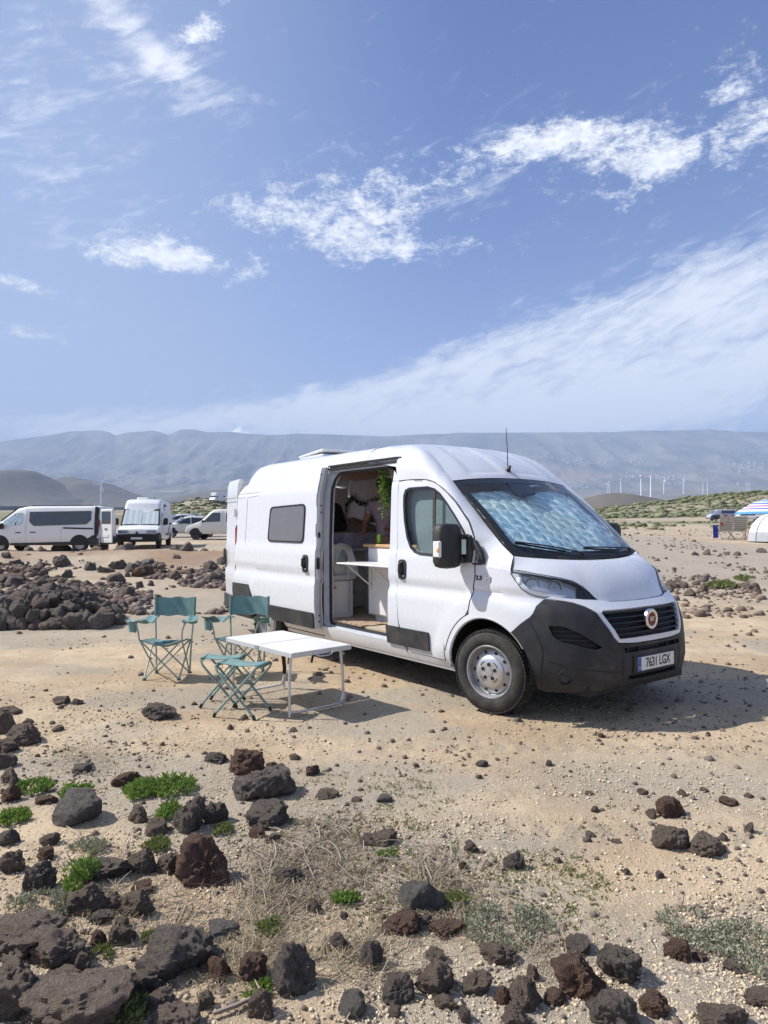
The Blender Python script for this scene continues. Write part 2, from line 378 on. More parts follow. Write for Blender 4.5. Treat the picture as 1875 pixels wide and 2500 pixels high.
def ground_mat(gg,p):
    at_=gg.n('ShaderNodeAttribute',attribute_name='mask'); R_,G_,B_=gg.n('ShaderNodeSeparateColor'),None,None
    gg.set(R_.inputs[0],at_.outputs['Color']); grey,vg,red=R_.outputs
    v=gg.n('ShaderNodeNewGeometry').outputs['Position']
    big=gg.noise(v,.7,6,.62); mid=gg.noise(v,5,6,.65); fine=gg.noise(v,42,5,.7)
    c=gg.mix(gg.ramp(big,.34,.66),(.43,.315,.20,1),(.60,.475,.32,1))
    c=gg.mix(gg.m('MULTIPLY',gg.ramp(mid,.45,.7),.55),c,(.37,.285,.195,1))
    c=gg.mix(gg.m('MULTIPLY',grey,gg.ramp(fine,.15,.55)),c,(.34,.305,.25,1))
    # grit: pale grains and dark grains of several sizes
    for sc_,th,colr,am in ((70,.22,(.62,.53,.40,1),.75),(38,.17,(.60,.52,.40,1),.7),(95,.2,(.10,.075,.055,1),.75),(45,.13,(.085,.06,.045,1),.9)):
        nd=gg.n('ShaderNodeTexVoronoi'); gg.set(nd.inputs['Vector'],gg.v('ADD',v,(sc_,sc_*.3,0))); nd.inputs['Scale'].default_value=sc_
        pick=gg.sep(nd.outputs['Color'])[0]
        k=gg.m('MULTIPLY',gg.ramp(nd.outputs['Distance'],th*1.4,th*.8),gg.ramp(pick,.55,.6)); c=gg.mix(gg.m('MULTIPLY',k,am),c,colr)
    c=gg.mix(gg.m('MULTIPLY',gg.ramp(fine,.56,.78),.5),c,(.22,.165,.115,1)); c=gg.mix(gg.m('MULTIPLY',gg.ramp(fine,.42,.24),.45),c,(.66,.55,.40,1))
    c=gg.mix(gg.m('MULTIPLY',red,.6),c,(.26,.15,.09,1))
    gn=gg.noise(v,.5,6,.7); gcol=gg.mix(gg.ramp(gn,.35,.65),(.085,.10,.04,1),(.20,.19,.10,1))
    c=gg.mix(gg.m('MULTIPLY',vg,.85),c,gcol)
    # far plain: broad mottling of scrub, dust and fields
    ps=gg.sep(v); far=gg.ramp(ps[1],260,900); sv=gg.v('MULTIPLY',v,(1,.35,1))
    fc=gg.mix(gg.ramp(gg.noise(sv,.012,7,.65),.4,.62),(.30,.24,.17,1),(.10,.105,.06,1)); c=gg.mix(far,c,fc)
    gg.set(p.inputs['Base Color'],c)
    h=gg.m('ADD',gg.m('MULTIPLY',fine,.5),gg.m('ADD',gg.m('MULTIPLY',gg.noise(v,120,3,.6),.35),gg.m('MULTIPLY',mid,.6)))
    bump(gg,p,h,.022,1)
mat('ground',(.4,.3,.2),.95,0,ground_mat,Specular_IOR_Level=.15)
kind(make_ground(),'structure')
def slope_mat(a,b,c3,scale,name):
    def fn(gg,p):
        v=gg.n('ShaderNodeNewGeometry').outputs['Position']; sv=gg.v('MULTIPLY',v,(1,.5,1.6))
        n=gg.noise(sv,scale,9,.66); c=gg.mix(gg.ramp(n,.35,.65),a,b)
        c=gg.mix(gg.m('MULTIPLY',gg.ramp(gg.noise(sv,scale*6,6,.7),.5,.75),.6),c,c3); gg.set(p.inputs['Base Color'],c); bump(gg,p,n,40 if scale<.01 else 6,.6)
    return mat(name,(.2,.2,.2),.95,0,fn,Specular_IOR_Level=.1)
slope_mat((.085,.095,.075,1),(.23,.195,.155,1),(.38,.34,.29,1),.0013,'mountain')
slope_mat((.145,.125,.11,1),(.12,.115,.09,1),(.20,.175,.15,1),.012,'cinder')
RIDGE=[(-900,1085),(-400,1082),(0,1078),(74,1068),(120,1062),(170,1053),(205,1052),(244,1050),(262,1054),(283,1063),(300,1058),(317,1055),(345,1054),(374,1051),(395,1056),(411,1062),(428,1054),(442,1048),(476,1048),(490,1051),(504,1055),(535,1055),(567,1054),(600,1058),(657,1062),(690,1061),(725,1058),(793,1060),(940,1065),(1040,1060),(1090,1059),(1120,1056),(1240,1056),(1400,1055),(1508,1055),(1531,1052),(1570,1051),(1623,1051),(1680,1050),(1738,1048),(1765,1050),(1795,1053),(1875,1055),(2300,1060),(2800,1075)]
def horizon(px): return 1281-(px-937.5)*ROLL
def make_mountains():
    pxs=np.arange(-700,2600,5.0); top=np.interp(pxs,[q[0] for q in RIDGE],[q[1] for q in RIDGE])
    ta=(pxs-937.5)/FPX; ev=(horizon(pxs)-top)/FPX      # tangent of elevation per metre of depth
    T=np.linspace(0,1,90); rows=[]
    D0,D1=3900.,10200.
    for t in T:
        D=D0+(D1-D0)*t; x=ta*D
        prof=.20*t**.8+.80*t**2.15; e=.034+(ev-.034)*prof
        nz=(fbm(x*.0011+3,np.full_like(x,D*.0005),5)-.5)
        rv=np.abs(fbm(x*.0026,np.full_like(x,D*.0007)+7,5)-.5)*2
        z=CAMH+e*D+(nz*230+(-rv*340+90))*np.sin(math.pi*t)**.8*(.3+.7*t)*.8
        rows.append(np.stack([x,np.full_like(x,D),z],1))
    for k in range(3):
        D=D1+120*(k+1); rows.append(np.stack([ta*D1,np.full_like(ta,D),CAMH+ev*D1-160*(k+1)],1))
    V=np.array(rows).reshape(-1,3); n=len(pxs); i=np.arange(len(rows)-1)[:,None]*n; j=np.arange(n-1)[None]
    F=np.stack([i+j,i+j+1,i+n+j+1,i+n+j],-1).reshape(-1,4)
    o=raw('mountain_range',V,F,MATS['mountain']); kind(o,'structure')
make_mountains()
def cone_hill(name,prof,D,depth,mt,seed=0):
    """hill whose skyline follows profile points, rounded front and back"""
    px=np.linspace(prof[0][0],prof[-1][0],70); top=np.interp(px,[q[0] for q in prof],[q[1] for q in prof]); ta=(px-937.5)/FPX
    rows=[]
    for s in np.linspace(-1,1,41):
        y=D+depth*s; k=np.cos(s*math.pi/2)**.9; e=(horizon(px)-top)/FPX*D; base=(horizon(px)-prof[0][1])/FPX*D*.0+np.minimum(e[0],e[-1])-.02*D*.2
        z=CAMH+base+(e-base)*k; z=z+(fbm(ta*D*.02+seed,np.full_like(ta,y*.02),4)-.5)*.010*D*k*.6
        rows.append(np.stack([ta*D*(1+0*s),np.full_like(ta,y),z],1))
    V=np.array(rows).reshape(-1,3); n=len(px); i=np.arange(40)[:,None]*n; j=np.arange(n-1)[None]
    F=np.stack([i+j,i+j+1,i+n+j+1,i+n+j],-1).reshape(-1,4); return kind(raw(name,V,F,MATS[mt]),'structure')
cone_hill('cinder_cone',[(-420,1235),(-300,1215),(-150,1160),(-60,1149),(20,1149),(72,1149),(95,1160),(120,1176),(145,1193),(175,1208),(210,1222),(240,1238)],2600,520,'cinder',1)
cone_hill('low_hill',[(90,1238),(140,1205),(165,1187),(190,1180),(215,1176),(250,1178),(280,1190),(310,1203),(345,1217),(380,1228),(410,1240)],3000,560,'cinder',4)
cone_hill('low_hill',[(120,1215),(150,1172),(172,1166),(200,1170),(240,1180),(290,1200),(330,1225)],3600,400,'cinder',7)
cone_hill('low_hill',[(330,1240),(420,1218),(480,1205),(560,1196),(620,1198),(700,1210),(800,1220),(900,1240)],3300,420,'cinder',9)
cone_hill('dark_hill',[(1360,1250),(1400,1232),(1440,1214),(1470,1206),(1500,1203),(1530,1207),(1570,1216),(1610,1226),(1660,1244)],900,110,'cinder',12)
# snowy summit behind the ridge
def summit():
    ax=(588-937.5)/FPX; D=11250.; e=(horizon(588)-1042)/FPX*D+CAMH; m=M(); rows=[]
    for i in range(24):
        t=i/23; r=22+ 1120*t; z=e-480*t**.8
        rows.append([(ax*D+r*math.cos(a)*(1+.12*math.sin(3*a+1)),D+r*math.sin(a),z+28*math.sin(5*a+i)*t+ (fbm(np.array([a*3]),np.array([t*9]))[0]-.5)*45*t) for a in np.linspace(0,2*math.pi,41)[:-1]])
    m.grid(rows,wrap=True); m.f.append(tuple(range(40)))
    def fn(gg,p):
        v=gg.n('ShaderNodeNewGeometry').outputs['Position']; z=gg.sep(v)[2]; n=gg.noise(v,.006,6,.7)
        gg.set(p.inputs['Base Color'],gg.mix(gg.ramp(gg.m('ADD',z,gg.m('MULTIPLY',n,260)),e-230,e-60),(.11,.10,.10,1),(.95,.96,1,1)))
    kind(m.build('snowy_summit',mat('snow',(.9,.9,.9),.8,0,fn)),'structure')
summit()
# haze over the whole landscape
hm=bpy.data.materials.new('haze'); hm.use_nodes=True; hn=hm.node_tree; hn.nodes.clear()
pv=hn.nodes.new('ShaderNodeVolumePrincipled'); ho=hn.nodes.new('ShaderNodeOutputMaterial'); hn.links.new(pv.outputs[0],ho.inputs['Volume'])
pv.inputs['Color'].default_value=(.47,.61,.86,1); pv.inputs['Density'].default_value=.000115; pv.inputs['Anisotropy'].default_value=.0
hz=M().box((0,1500,816),(34000,22000,1656)).build('haze',hm,smooth=None); kind(hz,'stuff')
# ------------------------------------------------------------ materials for made things
def paint(name,col,rough=.28,dust=.25):
    def fn(gg,p):
        v=opos(gg); z=gg.sep(v)[2]; n=gg.noise(v,3,6,.65)
        d=gg.m('MULTIPLY',gg.ramp(gg.m('ADD',z,gg.m('MULTIPLY',n,.5)),.95,.35),dust); c=gg.mix(d,tuple(col)+(1,),(.42,.36,.28,1))
        c=gg.mix(gg.m('MULTIPLY',gg.ramp(gg.noise(v,14,6,.7),.55,.85),dust*.15),c,(.50,.46,.40,1))
        gg.set(p.inputs['Base Color'],c); gg.set(p.inputs['Roughness'],gg.ramp(gg.noise(v,9,5,.7),.3,.8,rough-.03,rough+.05))
        p.inputs['Coat Weight'].default_value=.5; p.inputs['Coat Roughness'].default_value=.08
    return mat(name,col,rough,0,fn)
paint('white_paint',(.675,.695,.73),.28,.22); paint('white_paint_far',(.78,.78,.77),.35,.5); paint('cream_paint',(.70,.68,.60),.4,.6); paint('navy_paint',(.025,.03,.06),.3,.2); paint('dark_paint',(.02,.022,.028),.35,.3); paint('silver_paint',(.50,.52,.53),.3,.4)
var((.028,.029,.033),.2,9,.55,.0006,220,name='black_plastic',dirt=((.16,.135,.11),3.0,.35),Specular_IOR_Level=.35)
var((.012,.012,.013),.2,9,.6,name='matt_black'); var((.035,.035,.037),.15,8,.62,name='grey_plastic',dirt=((.15,.13,.11),4,.3))
def rubber(gg,p):
    v=opos(gg); n=gg.noise(v,7,6,.7); gg.set(p.inputs['Base Color'],gg.mix(gg.ramp(n,.35,.75),(.022,.021,.021,1),(.075,.066,.055,1))); bump(gg,p,gg.noise(v,90,4),.002)
mat('tyre',(.04,.04,.04),.85,0,rubber)
var((.42,.42,.43),.15,12,.42,metal=.6,name='wheel_silver',dirt=((.20,.17,.13),9,.45)); var((.62,.62,.63),.08,9,.33,metal=.75,name='cap_silver',dirt=((.25,.21,.17),12,.3))
var((.75,.75,.77),.05,9,.25,metal=1,name='chrome'); var((.50,.52,.55),.06,7,.4,name='grey_jamb',dirt=((.3,.27,.22),6,.3)); var((.46,.49,.54),.08,7,.35,metal=.2,name='blue_grey_sill',dirt=((.32,.29,.25),10,.4))
mat('seal_black',(.008,.009,.014),.45)
def glassfn(tint,refl):
    def fn(gg,p):
        nt=gg.nt; tr=gg.n('ShaderNodeBsdfTransparent'); tr.inputs[0].default_value=tuple(tint)+(1,); gl=gg.n('ShaderNodeBsdfGlossy'); gl.inputs['Roughness'].default_value=.02; gl.inputs[0].default_value=(1,1,1,1)
        lw_=gg.n('ShaderNodeLayerWeight'); lw_.inputs[0].default_value=.5; f0=((refl-1)/(refl+1))**2; mx=gg.n('ShaderNodeMixShader'); gg.set(mx.inputs[0],gg.m('ADD',gg.m('MULTIPLY',gg.m('POWER',lw_.outputs['Facing'],5.0),1-f0),f0)); nt.links.new(tr.outputs[0],mx.inputs[1]); nt.links.new(gl.outputs[0],mx.inputs[2])
        nt.links.new(mx.outputs[0],nt.nodes['Material Output'].inputs['Surface'])
    return fn
mat('clear_glass',fn=glassfn((.93,.97,.97),1.42)); mat('green_glass',fn=glassfn((.55,.66,.67),1.6)); mat('lens_glass',fn=glassfn((.93,.94,.95),1.4))
mat('dark_glass',(.012,.016,.02),.04,0,None,Coat_Weight=1.0,Specular_IOR_Level=.8)
var((.16,.16,.18),.05,4,.35,name='grey_acrylic'); 
def foil(gg,p):
    v=opos(gg); at_=gg.n('ShaderNodeAttribute',attribute_name='seam'); k=gg.n('ShaderNodeSeparateColor'); gg.set(k.inputs[0],at_.outputs['Color'])
    n=gg.noise(v,6,5,.6,1.0); c=gg.mix(gg.ramp(n,.35,.65),(.22,.44,.56,1),(.46,.66,.73,1)); c=gg.mix(gg.m('MULTIPLY',k.outputs[1],.6),c,(.55,.66,.55,1)); c=gg.mix(gg.m('MULTIPLY',k.outputs[0],.95),c,(.93,.97,.98,1))  # blue of the reflected sky painted into the silver foil's base colour
    gg.set(p.inputs['Base Color'],c); n2=gg.noise(v,26,5,.7,1.6); bump(gg,p,n2,.01,1)
mat('foil',(.4,.6,.75),.34,.08,foil)
mat('foil_seam',(.92,.96,.97),.4,.1); mat('lamp_silver',(.50,.52,.55),.22,.45); mat('mirror_glass',(.8,.82,.85),.03,1); mat('red_lens',(.45,.015,.02),.15,0,None,Coat_Weight=1); mat('amber_lens',(.8,.45,.2),.2); mat('clear_lens',(.75,.77,.78),.18,0,None,Coat_Weight=1)
mat('plate_white',(.72,.72,.70),.35); mat('plate_blue',(.01,.06,.42),.35); mat('print_black',(.012,.012,.014),.5); mat('badge_red',(.16,.01,.02),.5,0)
var((.70,.70,.70),.06,5,.5,name='white_board',dirt=((.45,.42,.38),5,.2)); var((.74,.72,.68),.08,4,.7,name='wall_lining')
def wood(a,b,name,rough=.5,axis=0,sc_=3):
    def fn(gg,p):
        v=opos(gg); s=(1,9,9) if axis==0 else (9,1,9); n=gg.noise(gg.v('MULTIPLY',v,s),sc_,7,.65,.8); gg.set(p.inputs['Base Color'],gg.mix(gg.ramp(n,.3,.7),tuple(a)+(1,),tuple(b)+(1,))); bump(gg,p,n,.002)
    return mat(name,a,rough,0,fn)
wood((.50,.30,.13),(.62,.41,.20),'bamboo'); wood((.52,.40,.25),(.66,.53,.36),'floor_oak'); wood((.42,.22,.13),(.58,.34,.21),'ceiling_wood')
def fabric(col,name,amt=.25,scale=7,wr=.012,weave=400,**kw):
    def fn(gg,p):
        v=opos(gg); n=gg.noise(v,scale,6,.6,.5); a=tuple(c*(1-amt) for c in col)+(1,); b=tuple(min(1,c*(1+amt)) for c in col)+(1,)
        gg.set(p.inputs['Base Color'],gg.mix(gg.ramp(n,.3,.7),a,b)); h=gg.m('ADD',n,gg.m('MULTIPLY',gg.noise(v,weave,2,.5),.12)); bump(gg,p,h,wr)
    return mat(name,col,.9,0,fn,**kw)
fabric((.46,.43,.54),'lilac_sheet'); fabric((.02,.02,.024),'black_fabric'); fabric((.40,.37,.34),'taupe_fabric'); fabric((.60,.58,.54),'cream_cloth'); fabric((.36,.42,.42),'sage_bag'); fabric((.40,.33,.40),'mauve_shirt',.15,12,.01); fabric((.03,.05,.11),'denim',.3,20)
fabric((.38,.27,.19),'rug_weave',.4,40,.006,200); fabric((.55,.52,.50),'curtain',.12,3)
# ------------------------------------------------------------ the white camper van
# ---- van surfaces (van space: X forward from front axle, Y left, Z up) ----
PZ=[.26,.30,.36,.42,.60,.70,.92,.95,.985,1.03,1.07,1.30,1.33,1.36,1.95,2.04,2.06,2.09,2.25,2.36,2.43,2.47,2.485]
PY=[.935,.955,.985,1.0,1.013,1.02,1.018,1.012,.990,.992,1.012,1.006,.999,.988,.965,.957,.945,.938,.900,.860,.80,.70,.58]
def XF(z): return np.interp(z,[.2,.26,.36,.5,.62,.75,.9,.955,1.0,1.1,1.2,1.35],[.86,.90,.94,.95,.945,.93,.875,.815,.775,.71,.63,.48])
X0=-.25; NS=3.0
def sm(a,b,x):
    t=np.clip((np.asarray(x,float)-a)/(b-a),0,1); return t*t*(3-2*t)
def W(X,z):
    w=np.interp(z,PZ,PY)
    r=np.hypot(np.asarray(X,float),np.asarray(z,float)-.36)
    r2=np.hypot(np.asarray(X,float)+4.035,np.asarray(z,float)-.36)
    f=1-sm(.60,.70,np.minimum(r,r2)); w=w+(1.028-w)*f*sm(.3,.5,z)
    return w
def side(X,z):
    X=np.asarray(X,float); z=np.asarray(z,float); w=W(X,z)
    t=np.clip((X-X0)/(XF(z)-X0),0,.9999)
    return w*(1-t**NS)**(1/NS)
def nose(th,z):
    # th in [-pi/2, pi/2]; 0 = centre, negative = right-hand side
    s=np.abs(np.sin(th)); c=np.abs(np.cos(th)); z=np.asarray(z,float)
    w=np.interp(z,PZ,PY)
    k=(c**NS+s**NS)**(-1/NS)
    Xr=X0+(XF(z)-X0)*c*k; w=W(np.where(Xr<.6,Xr,.6),z)
    return Xr, np.sign(th)*w*s*k

VAN=thing('camper_van','white high-roof camper van with its side door slid open and silver foil behind the windscreen','camper van',(VX,VY,0),YAW)
WP=MATS['white_paint']
sR=lambda X,z:(X,-side(X,z),z+0*np.asarray(X))
sL=lambda X,z:(X,side(X,z),z+0*np.asarray(X))
nose3=lambda th,z:(nose(th,z)[0],nose(th,z)[1],z+0*np.asarray(th))
def sub(name,m_,mt,parent=None,**k): return m_.build(name,MATS[mt],parent or VAN,**k)
# side body behind the doors (right, towards the camera) with the tall opening
arch=lambda cx,r,a0,a1,n=14,zc=.36:[(cx+r*math.cos(R(a)),zc+r*math.sin(R(a))) for a in np.linspace(a0,a1,n)]
ARC_R=[(-4.49,.28)]+arch(-4.035,.455,170,10,14)+[(-3.58,.28)]
OPEN=rnd([(-2.66,.43),(-1.37,.43),(-1.37,2.22),(-2.66,2.22)],[.05,.03,.10,.14])
rear_poly=[(-5.03,.55),(-4.52,.42)]+arch(-4.035,.455,165,10,14)+[(-3.57,.33),(-1.26,.33),(-1.225,.9),(-1.262,1.3),(-1.275,2.0),(-1.28,2.055),(-5.03,2.055)]
OPEN_L=[(-2.66,.44),(-1.37,.44),(-1.37,2.055),(-2.66,2.055)]
lowopen=rnd(OPEN_L,[.05,.03,.001,.001])
# one panel from sill to gutter; the opening is cut through it, its top goes up into the high roof
body_side=[(-5.03,.55),(-4.52,.42)]+arch(-4.035,.455,165,10,14)+[(-3.57,.33),(-2.67,.33),(-2.67,2.055),(-5.03,2.055)]
sub('body_side',panel(body_side,sR,.06),'white_paint')
pil=[(-2.665,.31),(-1.09,.31),(-1.21,.62),(-1.252,1.3),(-1.268,2.055),(-1.375,2.055),(-1.375,.44),(-2.665,.44)]
sub('sill_pillar',panel(pil,sR,.05),'white_paint')
lb=[(-5.03,.55),(-4.52,.42)]+arch(-4.035,.455,165,10,14)+[(-3.57,.31),(-.46,.31)]+arch(0,.455,170,10,14)[1:]+[(.28,.80),(.50,.88),(.62,1.02),(.36,1.08),(.225,1.215),(.12,1.235),(0,1.255),(-.10,1.29),(-.15,1.5),(-.3,1.72),(-.53,1.91),(-.64,1.98),(-.85,2.05),(-5.03,2.055)]
sub('body_side',panel(lb,sL,.07,holes=[rnd([(-1.14,1.36),(-.20,1.33),(-.20,1.5),(-.66,1.95),(-1.14,1.95)],.06)]),'white_paint')
# roof: shoulder and crown along the body
secz=[(2.057,.947),(2.09,.938),(2.25,.900),(2.36,.860),(2.43,.80),(2.468,.70),(2.488,.52),(2.505,.30),(2.515,0)]
def roof_rows(sgn,stations,lo=0):
    rows=[]
    for X,dz in stations:
        rows.append([(X,sgn*y,z+dz*max(0,(z-2.06)/.45)) for z,y in secz[lo:]])
    return rows
endst=[(-5.035,-.27),(-4.90,-.26),(-4.86,-.22),(-4.80,-.12),(-4.74,-.06),(-4.66,-.02),(-4.5,0),(-2.66,0),(-1.92,0)]
rr_=M()
def ribbed(X,y,z): # pressed ribs across the crown
    return z+ (0.008*math.sin(X*9)**8 if y<.6 and -4.6<X<-1.9 else 0)
for sgn in(-1,1):
    st=[(x,d) for x,d in endst]; full=[]
    for i in range(len(st)-1):
        k=max(1,int((st[i+1][0]-st[i][0])/.12)); full+=[(st[i][0]+(st[i+1][0]-st[i][0])*j/k,st[i][1]+(st[i+1][1]-st[i][1])*j/k) for j in range(k)]
    full.append((-1.92,0))
    rows=[[(x,y,ribbed(x,abs(y),z)) for x,y,z in r] for r in roof_rows(sgn,full)]
    if sgn>0: rr_.grid([cr_(r,18) for r in rows])
    else:
        rr_.grid([cr_(r,18) for r in rows if r[0][0]<=-2.655]); xs_=[r for r in rows if r[0][0]>-2.665]
        rr_.grid([cr_([(r[0][0],-.8875,2.29)]+[q for q in r if q[2]>2.30],14) for r in xs_])
rr_.grid([cr_([(x,.947+(-.062)*k,2.058+.227*k) if 0 else (x,float(np.interp(2.058+.24*k,[q[0] for q in secz],[q[1] for q in secz])),2.058+.24*k) for k in np.linspace(0,1,5)],6) for x in(-1.93,-1.7,-1.36)])
roof=sub('roof',rr_,'white_paint',smooth=50)
rv_=sub('roof_vent',M().box((-4.05,-.05,2.555),(.62,.56,.05),bev=.02),'white_paint'); sub('vent_lid',M().box((0,0,0),(.66,.58,.035),Matrix.Translation((-4.05,-.05,2.60))@Matrix.Rotation(R(-5),4,'Y'),bev=.015),'white_board',rv_)
sub('roof_rear_wall',M().add([(-5.03,-.93,2.05),(-5.03,.93,2.05),(-5.03,.80,2.20),(-5.03,.5,2.24),(-5.03,0,2.246),(-5.03,-.5,2.24),(-5.03,-.80,2.20)],[(0,1,2,3,4,5,6)]),'white_paint')
# grooves pressed in the body side
for pts in ([(-5.02,2.0),(-4.78,2.012)],[(-4.70,2.005),(-4.16,2.03)],[(-4.70,2.005),(-4.735,1.36)],[(-5.02,2.06),(-4.16,2.072)]):
    P_=[(pts[0][0]+(pts[1][0]-pts[0][0])*t,pts[0][1]+(pts[1][1]-pts[0][1])*t) for t in np.linspace(0,1,8)]
    sub('panel_groove',M().tube([(x,-side(x,z)-.0005,z) for x,z in P_],.0045,6),'grey_jamb')
# cab roof, shoulders and A pillars
K=[(-1.9,.52,2.49),(-1.5,.60,2.470),(-1.20,.68,2.415),(-.99,.735,2.31),(-.78,.79,2.16),(-.62,.815,2.03)]
Wd=[(-.62,.815,2.03),(-.46,.826,1.885),(-.32,.835,1.765),(-.17,.845,1.63),(-.05,.852,1.525),(.02,.858,1.47),(.06,.862,1.44),(.11,.866,1.405),(.16,.872,1.375),(.205,.882,1.345)]
Gd=[(-1.30,.947,2.058),(-1.18,.947,2.062),(-1.0,.947,2.060),(-.85,.947,2.050),(-.73,.95,2.022),(-.645,.952,1.985),(-.53,.957,1.915),(-.40,.962,1.82),(-.30,.968,1.72),(-.22,.973,1.64),(-.15,.98,1.50),(-.135,.985,1.38),(-.09,.987,1.29),(0,.982,1.255),(.12,.962,1.235),(.225,.938,1.215)]
def lerp(a,b,t): return tuple(a[i]+(b[i]-a[i])*t for i in range(3))
def pillar(sgn):
    inner=[(-1.90,.52,2.492),(-1.62,.575,2.478),(-1.35,.64,2.448),(-1.12,.70,2.375),(-.90,.755,2.245),(-.74,.795,2.125),(-.62,.815,2.03),(-.46,.826,1.885),(-.32,.835,1.765),(-.17,.845,1.63),(-.05,.852,1.525),(.0,.857,1.485),(.05,.862,1.445),(.10,.866,1.41),(.155,.872,1.375),(.205,.882,1.345)]
    rows=[]
    for i,(a,b) in enumerate(zip(inner,Gd)):
        if i==0: mids=[(-1.72,.72,2.462),(-1.55,.82,2.41),(-1.40,.895,2.27),(-1.32,.935,2.12)]
        else:
            k=[1,1,.95,.85,.66,.5,.42,.36,.34,.34,.34,.34,.34,.34,.32,.28][i]; d=math.dist(a,b); mids=[]
            for t in(.2,.4,.62,.82):
                q=lerp(a,b,t); s=math.sin(math.pi*t)**.8*d*.19*(k if i>3 else .95); ox=.35 if i>3 else .15
                mids.append((q[0]+s*ox,q[1]+s*.75,q[2]+s*.62))
        rows.append([(x,sgn*y,z) for x,y,z in [a]+mids+[b]])
    return M().grid(loft(rows,16,70))
for s in(-1,1): sub('windscreen_pillar',pillar(s),'white_paint',smooth=60)
# fill between the straight roof and the cab shoulder
for s in(-1,1):
    fillrow=[]
    a=[( -1.90,.52,2.492),(-1.72,.72,2.462),(-1.55,.82,2.41),(-1.40,.895,2.27),(-1.32,.935,2.12),(-1.30,.947,2.058)]
    A=cr_(a,16); zz=2.285 if s<0 else 2.058
    B=[]
    for p in A: B.append((-1.31 if p[0]>-1.31 else -1.92 if p[2]>2.47 else (-1.36),p[1],p[2]+.001))
    B=[(-1.92,.52,2.49),(-1.92,.66,2.473),(-1.92,.76,2.448),(-1.92,.83,2.40),(-1.92,.865,2.345),(-1.92,.8875,2.288),(-1.75,.889,2.286),(-1.58,.892,2.284),(-1.44,.898,2.27),(-1.39,.912,2.20),(-1.38,.93,2.12),(-1.375,.945,2.065)]
    A=A[:1]+[A[i] for i in (2,4,6,8,9,10,11,12,13,14,15)]
    sub('roof_shoulder',M().grid([[(x,s*y,z) for x,y,z in cr_(A,24)],[(x,s*y,z-.002) for x,y,z in cr_(B,24)]]),'white_paint',smooth=60)
crown=[]
cl=[(-.575,0,2.075),(-.70,0,2.19),(-.90,0,2.315),(-1.12,0,2.405),(-1.35,0,2.465),(-1.62,0,2.50),(-1.95,0,2.513)]
ed=[(-.62,.815,2.03),(-.74,.795,2.125),(-.90,.755,2.245),(-1.12,.70,2.375),(-1.35,.64,2.448),(-1.62,.575,2.478),(-1.95,.52,2.488)]
for c,e in zip(cl,ed):
    row=[]
    for q in np.linspace(-1,1,9):
        t=abs(q)**2.3; row.append((c[0]+(e[0]-c[0])*t,e[1]*q,c[2]+(e[2]-c[2])*t))
    crown.append(row)
rows=loft(crown,41,40)
# two shallow pressed fields either side of the middle
for i,r in enumerate(rows):
    for j,pp in enumerate(r):
        q=(j/40)*2-1; v=i/39
        d=.012*float(sst(.10,.16,abs(q))*sst(.72,.66,abs(q))*sst(.06,.10,v)*sst(.62,.5,v)); r[j]=(pp[0]-d*.5,pp[1],pp[2]-d)
sub('cab_roof',M().grid(rows),'white_paint',smooth=50)
# windscreen glass with printed black border
def wsf(q,t,off=0):
    q=np.asarray(q,float);t=np.asarray(t,float); b=np.array([.405-.20*np.abs(q)**2.6,.868*q,1.30+.045*q**2]); T=np.array([-.572-.048*np.abs(q)**2.3,.812*q,2.078-.048*q**2])
    p=b*(1-t)+T*t; bow=.030*np.sin(np.pi*t); return (p[0]+bow*.75+off*.72,p[1],p[2]+bow*.7+off*.7)
ws=[(-.985,.03),(.985,.03),(.985,.985),(-.985,.985)]
hole=rnd([(-.93,.135),(-.55,.085),(.55,.085),(.93,.135),(.93,.93),(-.93,.93)],[.05,.1,.1,.05,.06,.06])
sub('windscreen',panel(ws,lambda q,t:wsf(q,t),.05,rim=0),'clear_glass')
sub('windscreen_border',panel(rnd([(-1.0,.0),(1,.0),(1,1),(-1,1)],.03),lambda q,t:wsf(q,t,-.006),.05,holes=[hole],rim=.01),'matt_black')
# sensor patch and shade band at the top of the glass
sub('sensor_panel',panel([(-.20,.76),(.10,.80),(.15,.95),(-.22,.95)],lambda q,t:wsf(q,t,-.012),.05,rim=.03),'matt_black')
# folded silver foil behind the glass
fr=[]
NI,NJ=150,250; qm=[]
for i in range(NI+1):
    t=i/NI; row=[]
    for j in range(NJ+1):
        q=-1+2*j/NJ; wob=.003*math.sin(t*23+q*3)+.006*float(vnoise(q*9+3,t*8)); a=(q+.86+.045*t+wob)/.175; b=(t-.30+.42*q+wob)/.125
        h=.015*(abs(math.sin(math.pi*a))*abs(math.sin(math.pi*b)))**.5+(.018+.045*float(sst(.35,.6,q)))*float(fbm(q*2.6+8,t*3.0,3))+.006*float(vnoise(q*19,t*21))
        qq=q*.915*(1-.02*float(vnoise(t*9+1,q*0+2))); tt=.10+.80*t-(.03*abs(q)**3); x,y,z=wsf(qq,tt,-.11+h); row.append((float(x),float(y),float(z)))
        da=abs(a-round(a)); db=abs(b-round(b)); k1=math.exp(-(da/.07)**2)*(.45+.6*float(vnoise(q*5,t*30))); k2=math.exp(-(db/.12)**2)*(.45+.9*float(vnoise(q*14+5,t*9))); k3=float(sst(.3,.6,q))*math.exp(-((float(fbm(q*6+2,t*6+9,3))-.5)/.025)**2)
        qm.append((min(1,max(k1,k2,k3*.8)),float(sst(.45,.75,fbm(q*2.2+1,t*2.2+3,3))),0))
    fr.append(row)
fo=thing('foil_sunshade','crinkled silver foil sunshade standing behind the windscreen of the white camper van','sunshade',(VX,VY,0),YAW)
fs_=M().grid(fr); o_=raw('foil_sheet',fs_.v,fs_.f,MATS['foil'],True,{'seam':np.array(qm)}); o_.parent=fo
